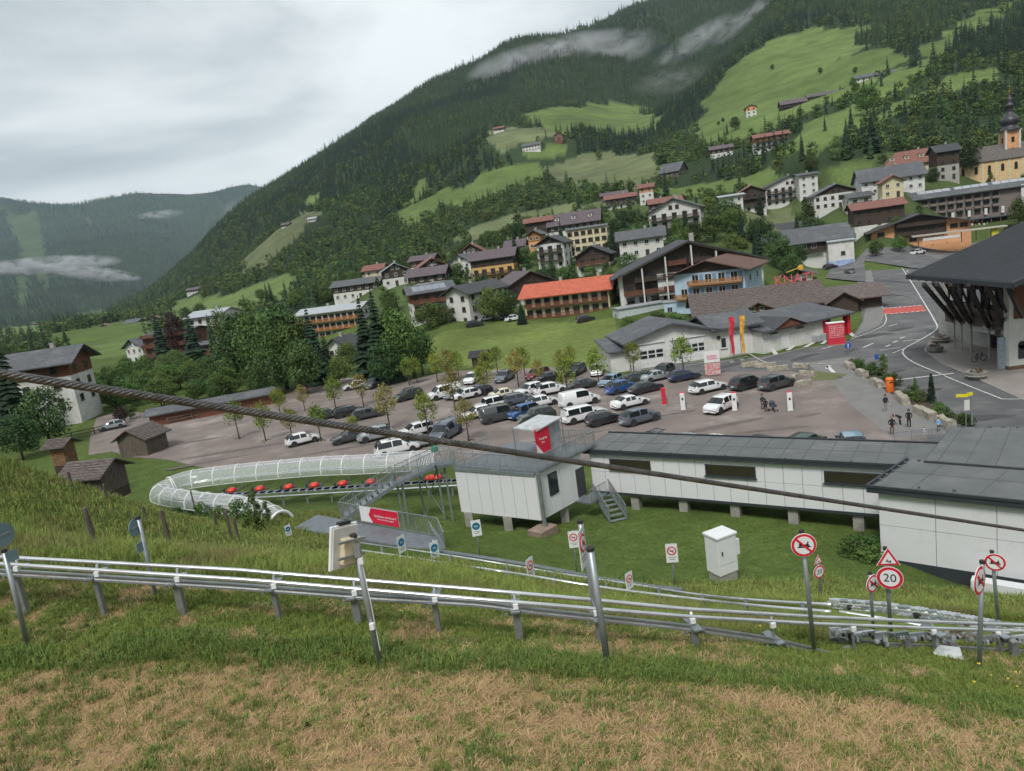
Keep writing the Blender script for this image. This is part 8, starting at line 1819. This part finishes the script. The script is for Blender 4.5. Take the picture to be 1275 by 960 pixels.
def head(e, b, tt, cx, cy, kind, rpx, wf=1.0, tilt=None, dy=-.06, label=None):
    """sign head centred at picture (cx,cy), on the pole; wf = apparent width / height"""
    d = ray(cx, cy); q = Vector((d.x*tt, d.y*tt, CAMZ+d.z*tt))-b; r = rpx*tt/FPX
    hd = bpy.data.objects.new('sign_head', None); COL.objects.link(hd); hd.parent = e; hd.location = q+Vector((0, dy, 0))
    view = atan2(d.x, d.y); hd.rotation_euler = (R(tilt or 0), 0, -view+math.acos(max(-1, min(1, wf)))*(1 if wf < .999 else 0))
    return hd, r
def mk(px, py, tx, ty, t, rad, label, hs, **k):
    e, ax, b, tt = pole(px, py, tx, ty, t, rad, label, **k)
    for (cx, cy, kind, rpx, wf) in hs:
        hd, r = head(e, b, tt, cx, cy, kind, rpx, abs(wf)); 
        if wf < 0: hd.rotation_euler.z = -hd.rotation_euler.z-2*atan2(ray(cx, cy).x, ray(cx, cy).y)
        if kind == 'no': face_no(hd, r)
        elif kind == '20': face_20(hd, r)
        elif kind == 'tri': face_tri(hd, r)
        elif kind == 'back': disc(hd, r, SBACK, .0, 'disc'); MB().box((0, -.02, 0), (r*1.2, .02, .03)).build('rail', GALV, hd)
        elif kind == 'backsq': MB().box((0, 0, 0), (r*2, .01, r*2)).build('plate', SBACK, hd)
        elif kind in ('bluerect', 'redrect'):
            MB().box((0, 0, 0), (r*1.15, .012, r*2.0)).build('plate', SWH, hd); c = bpy.data.objects.new('symbol', None); COL.objects.link(c); c.parent = hd; c.location = (0, -.008, r*.25)
            (disc(c, r*.46, SBLU if kind == 'bluerect' else SRED, -.004, 'disc'), disc(c, r*.34, SWH, -.010, 'face') if kind == 'redrect' else None); icon(c, r*.36, -.02, SWH if kind == 'bluerect' else SBK)
            if kind == 'redrect': MB().box((0, -.028, 0), (r*.7, .004, r*.07), M=Matrix.Rotation(R(45), 3, 'Y')).build('red_bar', SRED, c)
            m = MB()
            for q in range(2): m.box((0, -.009, -r*(.45+.2*q)), (r*(.8-.25*q), .003, r*.07))
            m.build('caption_lines', mat('caption_grey', (.20, .22, .24), .6), hd)
    # flatten deep nesting: heads become the parts, their discs the sub-parts
    for hd in [c for c in e.children if c.name.startswith('sign_head')]:
        for c in [c for c in hd.children if c.name.startswith('symbol')]:
            for g in list(c.children): g.parent = hd; g.location = g.location+c.location
            bpy.data.objects.remove(c)
    return e
mk(33,797,5,686,12.4,.042,'leaning sign post with round grey-blue sign back at the left edge',[(6,664,'back',15,.85),(18,690,'backsq',7,.9)])
mk(197,756,172,645,14.2,.040,'thin leaning post with an oval sign back behind the rails',[(170,655,'back',11,.65),(176,680,'backsq',6,.6)])
mk(757,829,735,684,11.5,.055,'thick galvanised pole with black cap in the centre',[],cat='pole')
e_ = mk(748,800,722,650,12.9,.045,'pole with a red-rimmed sign seen edge-on just behind the thick pole',[(725,680,'redrect',25,.30)])
mk(1012,792,998,662,13.2,.040,'post with large round no-toboggans sign before the station',[(999,677,'no',14.6,.97)])
mk(1109,782,1102,683,15.5,.040,'post with triangular warning sign above a round 20 limit sign',[(1104,695,'tri',14.5,.97),(1106,718,'20',14.4,1)])
mk(1087,776,1083,714,15.8,.034,'small post with narrow no-toboggans sign left of the 20 sign',[(1085,725,'no',11,.62)])
mk(1219,838,1223,700,13.6,.042,'post with steeply turned no-toboggans sign at the right',[(1217,721,'no',18,.32)])
mk(1242,762,1235,687,19,.045,'far right post with no-toboggans sign against the white wall',[(1237,699,'no',11,1)])
mk(1023,748,1018,692,26,.045,'small far post with triangle over a 20 sign beside the big round sign',[(1018,697,'tri',7.5,.7),(1019,711,'20',8.5,.72)])
mk(598,695,592,648,38,.045,'white rectangular sign with blue disc on the lawn by the hut',[(593,657,'bluerect',10.5,1)],cap=False)
mk(542,694,539,672,36,.04,'small blue-disc sign at the right end of the platform rails',[(541,684,'bluerect',11,.85)],cap=False)
mk(502,690,498,668,35,.04,'small blue-disc sign in front of the platform',[(500,677,'bluerect',11,.75)],cap=False)
mk(359,672,359,655,46,.04,'little blue-disc sign at the open tunnel hoop',[(359,660,'bluerect',7,.9)],cap=False)
mk(662,727,659,694,27,.04,'narrow red-disc sign between the two tracks below the hut',[(660,706,'redrect',13,.6)],cap=False)
mk(718,713,713,660,36,.04,'red-disc sign on the lawn behind the thick pole',[(714,671,'redrect',11,1)],cap=False)
mk(784,748,783,712,25,.04,'turned red-disc sign beside the lower track',[(783,722,'redrect',11,.7)],cap=False)
mk(841,735,836,677,31,.045,'red-disc sign left of the white cabinet',[(836,688,'redrect',12.5,1)],cap=False)
# pole with the big board and beige box
e_, ax, b_, tt_ = pole(473,826,440,668,11.3,.050,'leaning pole carrying a white-backed display board and beige box')
d_ = ray(427, 680); q_ = Vector((d_.x*tt_, d_.y*tt_, CAMZ+d_.z*tt_))-b_
bd = empty('display_board', q_, R(52)); bd.parent = e_; bd.rotation_euler = (R(4), R(12), R(52))
MB().box((0, 0, 0), (.50, .05, .68)).build('panel', SWH, bd, bevel=.01); MB().box((-.0, 0, .36), (.22, .07, .05)).build('hood', TRIM, bd)
MB().box((0, -.045, 0), (.46, .03, .62)).build('back_plate', mat('board_back', (.55, .55, .53), .6), bd); MB().box((.05, -.11, -.05), (.30, .11, .40)).build('beige_box', mat('beige_box', (.56, .48, .33), .6, .06), bd, bevel=.01)
for z in (-.12, .12): MB().box((.02, -.18, z), (.5, .03, .035)).build('mount_rail', GALV, bd)
bx_ = empty('clamp_box', ax*.90+Vector((.04, -.08, 0))); bx_.parent = e_; MB().box((0, 0, 0), (.10, .10, .16)).build('box', GALV, bx_); MB().box((.03, -.02, -.14), (.07, .08, .10)).build('box_lower', SWH, bx_)
MB().tube([tuple(ax*.86+Vector((.06, -.06, 0))), tuple(ax*.5+Vector((.07, -.06, 0))), tuple(ax*.12+Vector((.06, -.06, 0)))], .008, 5).build('wire', SWH, e_)
MB().box((.02, -.08, 0), (.07, .06, .10)).build('junction_box', PLWH, e_, loc=ax*.32)
# white electrical cabinet on the lawn
p = cast(901, 722); ec = empty('electrical_cabinet', p, R(24), 'tall white electrical cabinet with side box standing on the lawn', 'cabinet'); CBW = mat('cabinet_white', (.68, .69, .69), .45, .03)
k_ = (p.y/ray(901, 722).y)/FPX; MB().box((0, 0, .28), (26*k_, 22*k_, .5)).build('plinth', CONC, ec); MB().box((0, 0, 37*k_), (29*k_, 24*k_, 48*k_)).build('body', CBW, ec, bevel=.02); MB().box((0, 0, 62.5*k_), (32*k_, 27*k_, 3*k_)).build('lid', CBW, ec, bevel=.02)
MB().box((0, -12.2*k_, 44*k_), (26*k_, .02, 34*k_)).build('door', CBW, ec, bevel=.005); MB().box((-9*k_, -12.9*k_, 42*k_), (1.6*k_, .03, 5*k_)).build('handle', TRIM, ec); MB().box((17.5*k_, -2*k_, 42*k_), (7*k_, 16*k_, 20*k_)).build('side_box', CBW, ec, bevel=.01)
for z in range(3): MB().box((21.5*k_, -2*k_, (36+5*z)*k_), (.06, 6*k_, 2*k_)).build('socket', CBW, ec)
# fence posts on the bank
for i, (px, py, h, lb) in enumerate(((122,686,46,'second'),(215,686,44,'third'),(290,678,36,'fifth'),(271,664,24,'fourth'),(297,678,28,'sixth'),(92,616,24,'farthest left'),(137,631,24,'short'),(184,652,18,'half buried'),(246,646,30,'middle'))):
    p = cast(px, py); t_ = p.y/ray(px, py).y; m = MB(); m.tube([(0, 0, -.3), (-.03*h*t_/FPX*2, 0, 1.25*h*t_/FPX)], .05, 7, radii=[.075, .065]); tag(m.build('fence_post', TIMG, loc=p, rz=i), '%s weathered wooden fence post standing in the long grass of the bank' % lb, 'fence post', 'wooden fence posts on the bank')
# ---------------------------------------------------------------- the steel rope across the view
a, b = PT(-260, 425.5, 3.35), PT(1500, 694.5, 17.5); L = (b-a).length; d = (b-a).normalized(); x = d.cross(Vector((0, 0, 1))).normalized(); y = x.cross(d)
rp_ = empty('steel_rope', (0, 0, 0), 0, 'thick twisted steel wire rope crossing the whole view', 'rope'); RM = mat('wire_rope', (.115, .11, .11), .40, .25, 12, .3, 60, metal=.5, wear=(.15, .145, .14), wscale=9)
n = int(L/.016)
for s_ in range(6):
    pts = []
    for k in range(n+1): t = L*k/n; an = 2*pi*(t/.20)+s_*pi/3; pts.append(a+d*t+(x*cos(an)+y*sin(an))*.0155)
    MB().tube(pts, .0108, 6).build('strand', RM, rp_, True)
MB().tube([a, b], .012, 6).build('core', RM, rp_)
# ---------------------------------------------------------------- grass
def blade_mat(n, c, c2): return mat(n, c, .7, .3, 1.5, obj_rand=.28, col2=c2, spec=.2)
GA = blade_mat('grass_blades', (.220, .265, .065), (.155, .205, .046)); GD = blade_mat('dark_grass_blades', (.150, .205, .048), (.110, .165, .038)); GS = blade_mat('dry_straw', (.50, .35, .18), (.36, .235, .12)); GY = blade_mat('yellow_seed_grass', (.24, .23, .085), (.17, .18, .06))
def tuft(seed, n, h, spread, w, lean=.5, flat=False):
    rs = random.Random(seed); m = MB()
    for _ in range(n):
        a = rs.uniform(0, 6.28); r = spread*sqrt(rs.random()); p = Vector((cos(a)*r, sin(a)*r, -.01)); b = rs.uniform(0, 6.28); L = h*rs.uniform(.55, 1.15); dr = Vector((cos(b), sin(b), 0)); s = Vector((-sin(b), cos(b), 0))*w/2; le = lean*rs.uniform(.2, 1.2)
        if flat: q1 = p+dr*L*.5+Vector((0, 0, .02+rs.uniform(0, .03))); q2 = p+dr*L+Vector((0, 0, rs.uniform(0, .03)))
        else: q1 = p+dr*L*.28*le+Vector((0, 0, L*.6)); q2 = p+dr*L*.9*le+Vector((0, 0, L*(.98-.35*le)))
        m.add([p-s, p+s, q1+s*.8, q1-s*.8, q2], [(0, 1, 2, 3), (3, 2, 4)])
    return m
TS = [tuft(s, 16, .15, .11, .010).mesh('grass_tuft', GA) for s in range(2)]; TD = [tuft(5+s, 18, .20, .11, .011, .8).mesh('grass_tuft', GD) for s in range(2)]
TW = [tuft(9+s, 16, .24, .16, .007, flat=True).mesh('straw_tuft', GS) for s in range(2)]; TTall = [tuft(12+s, 22, .42, .16, .010, .6).mesh('tall_grass_tuft', GA) for s in range(2)]; TY = [tuft(15, 18, .46, .16, .007, .4).mesh('seed_grass_tuft', GY)]
LT = [tuft(18+s, 26, .30, .40, .020, .7).mesh('meadow_tuft', [GA, GD, GY][s]) for s in range(3)]
def region(n, y0, y1, hx=.92):
    y = np.sqrt(rng.uniform(y0*y0, y1*y1, n)); x = rng.uniform(-1, 1, n)*(y*hx+1.5); return x, y
def put(name, protos, x, y, sc, fz=(.85, 1.25)):
    if not len(x): return
    z = Hgt(x, y); part = rng.integers(0, len(protos), len(x))
    for k, pr in enumerate(protos):
        ii = part == k; s = sc[ii]; o = gn_scatter(name, pr, np.c_[x[ii], y[ii], z[ii]], rng.uniform(0, 6.28, ii.sum()), np.c_[s, s, s*rng.uniform(*fz, ii.sum())])
def dline(x, y): return y + .10*x
x, y = region(40000, 5.5, 15.0); dl = dline(x, y)
pat = vnoise(x, y, .8, 12)*.55+vnoise(x, y, .27, 13)*.45; dry = (np.clip((9.3+vnoise(x, y, 1.3, 21)*.8-dl)*2.5, 0, 1)*.75 > .4) | (pat > .6)
k = ~dry | (rng.uniform(0, 1, len(x)) < .22+.36*(vnoise(x, y, .9, 90) > .55))
put('short_grass', TS, x[k & (pat < .55)], y[k & (pat < .55)], rng.uniform(.35, .95, (k & (pat < .55)).sum())); kk = k & (pat >= .55); put('short_dark_grass', TD, x[kk], y[kk], rng.uniform(.3, .85, kk.sum()))
x, y = region(32000, 5.5, 14.5); dl = dline(x, y); pat = vnoise(x, y, .8, 12)*.55+vnoise(x, y, .27, 13)*.45; dry = (dl < 9.7) | (pat > .55); dry &= rng.uniform(0, 1, len(x)) < .72
put('hay_clippings', TW, x[dry], y[dry], rng.uniform(.5, 1.1, dry.sum()))
# edge of the mown strip: a darker ragged band
x, y = region(9000, 8.6, 12.0); dl = dline(x, y); kk = (np.abs(dl-9.9-vnoise(x, y, 1.5, 50)*.6) < .42) & (vnoise(x, y, 1.1, 51) > .3); put('ragged_grass', TD, x[kk], y[kk], rng.uniform(.5, 1.25, kk.sum()))
# long grass under and behind the track
def off_track(x, y, r=.9):
    ok = np.ones(len(x), bool)
    for P_ in (lA, lB, lC):
        for q in P_[::2]: ok &= (x-q.x)**2+(y-q.y)**2 > r*r*1.6
    mp_ = [PT(a, b, t) for a, b, t in ((1025,790,13.5),(1450,830,12.5),(1450,780,21),(1030,745,24))]
    return ok & ~inpoly(x, y, [(q.x, q.y) for q in mp_])
x, y = region(26000, 12.0, 24.0); az_ = x/y; gz = Hgt(x, y); dl = dline(x, y); kk = (dl > 13.0+vnoise(x, y, 1.2, 60)*1.2) & off_track(x, y)
cl = vnoise(x, y, 1.6, 61); put('long_grass', TTall, x[kk & (cl < .62)], y[kk & (cl < .62)], rng.uniform(.5, 1.15, (kk & (cl < .62)).sum())); put('long_seed_grass', TY, x[kk & (cl >= .62)], y[kk & (cl >= .62)], rng.uniform(.5, 1.1, (kk & (cl >= .62)).sum()))
x, y = region(36000, 23, 58, .85); gz = Hgt(x, y); kk = (gz > .35); lawn = (x > -12) & (y > 30); cl = vnoise(x, y, 4, 62)
sc = np.where(lawn, rng.uniform(.22, .42, len(x)), rng.uniform(.7, 1.5, len(x)))
fa, fb = 9.0, 0
def wall_side(x, y):   # nothing under the station floor
    A, B = Vector(LB[0]), Vector(LB[0])+LB[1]*26; return (x-A.x)*LB[2].x+(y-A.y)*LB[2].y > .3
kk &= off_track(x, y, .6)
kk &= wall_side(x, y) | (x < HT[1].x-1) | (x < -2) & (y < 47)
GL = blade_mat('lawn_blades', (.140, .195, .048), (.105, .158, .038)); LL = [tuft(40+s, 30, .30, .42, .022, .8).mesh('lawn_tuft', GL) for s in range(2)]
put('meadow_grass', LT, x[kk & ~lawn], y[kk & ~lawn], sc[kk & ~lawn]); put('lawn_grass', LL, x[kk & lawn], y[kk & lawn], sc[kk & lawn])
# weeds and saplings on the bank
rs = random.Random(8)
for px, py, h in ((322,660,3.2),(335,655,2.2),(318,668,1.6),(240,640,1.6),(254,648,1.8),(276,655,1.6),(300,650,2.0),(222,645,1.2)):
    p = cast(px, py); tree('slim0' if h > 2 else 'shr0', p.x, p.y, h, 'thin wild sapling in the long grass before the plastic tunnel', 'sapling', 'sapling', .8, 'saplings before the plastic tunnel')
for px, py, h in ((1075,688,1.2),(1062,694,1.0),(1084,700,1.0),(780,726,.5),(800,730,.5)):
    p = cast(px, py); tree('shr%d' % rs.randint(0, 2), p.x, p.y, h, 'low green shrub on the lawn by the station stilts' if px > 900 else 'low weeds beside the lower track', 'shrub', 'shrub', 1.5, 'low shrubs on the lawn')

# buttercups in the long grass at the right
fm = MB(); rs = random.Random(2)
fm.tube([(0, 0, 0), (.02, 0, .30)], .004, 4)
for k in range(5): a = k*1.256; fm.add([(.02, 0, .30), (.02+.03*cos(a-.4), .03*sin(a-.4), .315), (.02+.045*cos(a), .045*sin(a), .32), (.02+.03*cos(a+.4), .03*sin(a+.4), .315)], [(0, 1, 2, 3)], 1)
fmesh = fm.mesh('buttercup', [GA, mat('petal_yellow', (.75, .58, .03), .5, .05)])
for k in range(12):
    px, py = (rs.uniform(1180, 1270), rs.uniform(825, 868)) if k < 7 else (rs.uniform(300, 1150), rs.uniform(770, 800)); p = cast(px, py); tag(inst(fmesh, 'buttercup', None, p, rs.uniform(0, 6), rs.uniform(.5, .85)), 'small yellow buttercup flowering in the grass beside the track', 'flower', 'buttercups beside the track')
# scattered broad weeds and tangles on the mown strip
WD = tuft(31, 12, .16, .07, .035, 1.1).mesh('weed_rosette', GD)
x, y = region(1500, 6, 14); kk = vnoise(x, y, 1.3, 95) > .55; put('weed_rosettes', [WD], x[kk], y[kk], rng.uniform(.4, 1.0, kk.sum()), (.4, .8))
# ---------------------------------------------------------------- torn cloud on the slopes
def wisp(px, py, t, wpx, hpx, dens, label, tilt=0, seed=0, depth=.35):
    c = PT(px, py, t); w = wpx*t/FPX/2; h = hpx*t/FPX/2; m = bmesh.new(); bmesh.ops.create_icosphere(m, subdivisions=3, radius=1); me = bpy.data.meshes.new('cloud'); m.to_mesh(me); m.free()
    o = bpy.data.objects.new('cloud', me); COL.objects.link(o); o.location = c; o.scale = (w, w*depth, h); o.rotation_euler = (0, R(tilt)-ROLL*0, -atan2(c.x, c.y)); tag(o, None, None, None, 'stuff')
    mt = bpy.data.materials.new('cloud_vapour'); mt.use_nodes = True; n = mt.node_tree.nodes; l = mt.node_tree.links; n.clear()
    tc = n.new('ShaderNodeTexCoord'); mp = n.new('ShaderNodeMapping'); mp.inputs['Location'].default_value = (seed*3.1, seed, 0); mp.inputs['Scale'].default_value = (w/h*.55 if w/h < 6 else 3.2, 1.0, 1.0)
    l.new(tc.outputs['Object'], mp.inputs[0]); nz_ = n.new('ShaderNodeTexNoise'); nz_.inputs['Scale'].default_value = 1.5; nz_.inputs['Detail'].default_value = 5; nz_.inputs['Roughness'].default_value = .6; nz_.inputs['Distortion'].default_value = .6; l.new(mp.outputs[0], nz_.inputs[0])
    ln = n.new('ShaderNodeVectorMath'); ln.operation = 'LENGTH'; l.new(tc.outputs['Object'], ln.inputs[0]); fo = n.new('ShaderNodeMapRange'); fo.inputs[1].default_value = 1; fo.inputs[2].default_value = .15; l.new(ln.outputs['Value'], fo.inputs[0])
    mr = n.new('ShaderNodeMapRange'); mr.inputs[1].default_value = .42; mr.inputs[2].default_value = .72; l.new(nz_.outputs[0], mr.inputs[0]); mu = n.new('ShaderNodeMath'); mu.operation = 'MULTIPLY'; l.new(fo.outputs[0], mu.inputs[0]); l.new(mr.outputs[0], mu.inputs[1])
    m3 = n.new('ShaderNodeMath'); m3.operation = 'MULTIPLY'; m3.inputs[1].default_value = dens; l.new(mu.outputs[0], m3.inputs[0])
    pv = n.new('ShaderNodeVolumePrincipled'); pv.inputs['Color'].default_value = (.93, .95, .97, 1); l.new(m3.outputs[0], pv.inputs['Density']); oo = n.new('ShaderNodeOutputMaterial'); l.new(pv.outputs[0], oo.inputs['Volume']); me.materials.append(mt)
wisp(60, 330, 3300, 170, 24, .09, '', 3, 1)
wisp(118, 341, 3250, 110, 20, .09, '', 14, 9)
wisp(700, 74, 1500, 260, 56, .085, '', -2, 2)
wisp(868, 50, 1400, 130, 30, .06, '', -20, 3)
wisp(930, 22, 1450, 110, 24, .05, '', -28, 8)
wisp(835, 100, 1250, 110, 34, .026, '', 0, 4)
wisp(200, 267, 5500, 60, 12, .04, '', 0, 5)
wisp(480, 172, 1480, 60, 22, .02, '', 0, 6)
wisp(293, 262, 5200, 50, 30, .012, '', -30, 7)
# ---------------------------------------------------------------- air
hz = MB().box((0, 3500, 590), (16000, 14000, 1400)); ho = hz.build('haze', None)
hm = bpy.data.materials.new('air'); hm.use_nodes = True; hn = hm.node_tree.nodes; hn.clear()
pv = hn.new('ShaderNodeVolumePrincipled'); pv.inputs['Color'].default_value = (.62, .78, .90, 1); pv.inputs['Density'].default_value = 0.55e-4; pv.inputs['Anisotropy'].default_value = 0
oo = hn.new('ShaderNodeOutputMaterial'); hm.node_tree.links.new(pv.outputs[0], oo.inputs['Volume'])
ho.data.materials.clear(); ho.data.materials.append(hm); ho['kind'] = 'stuff'
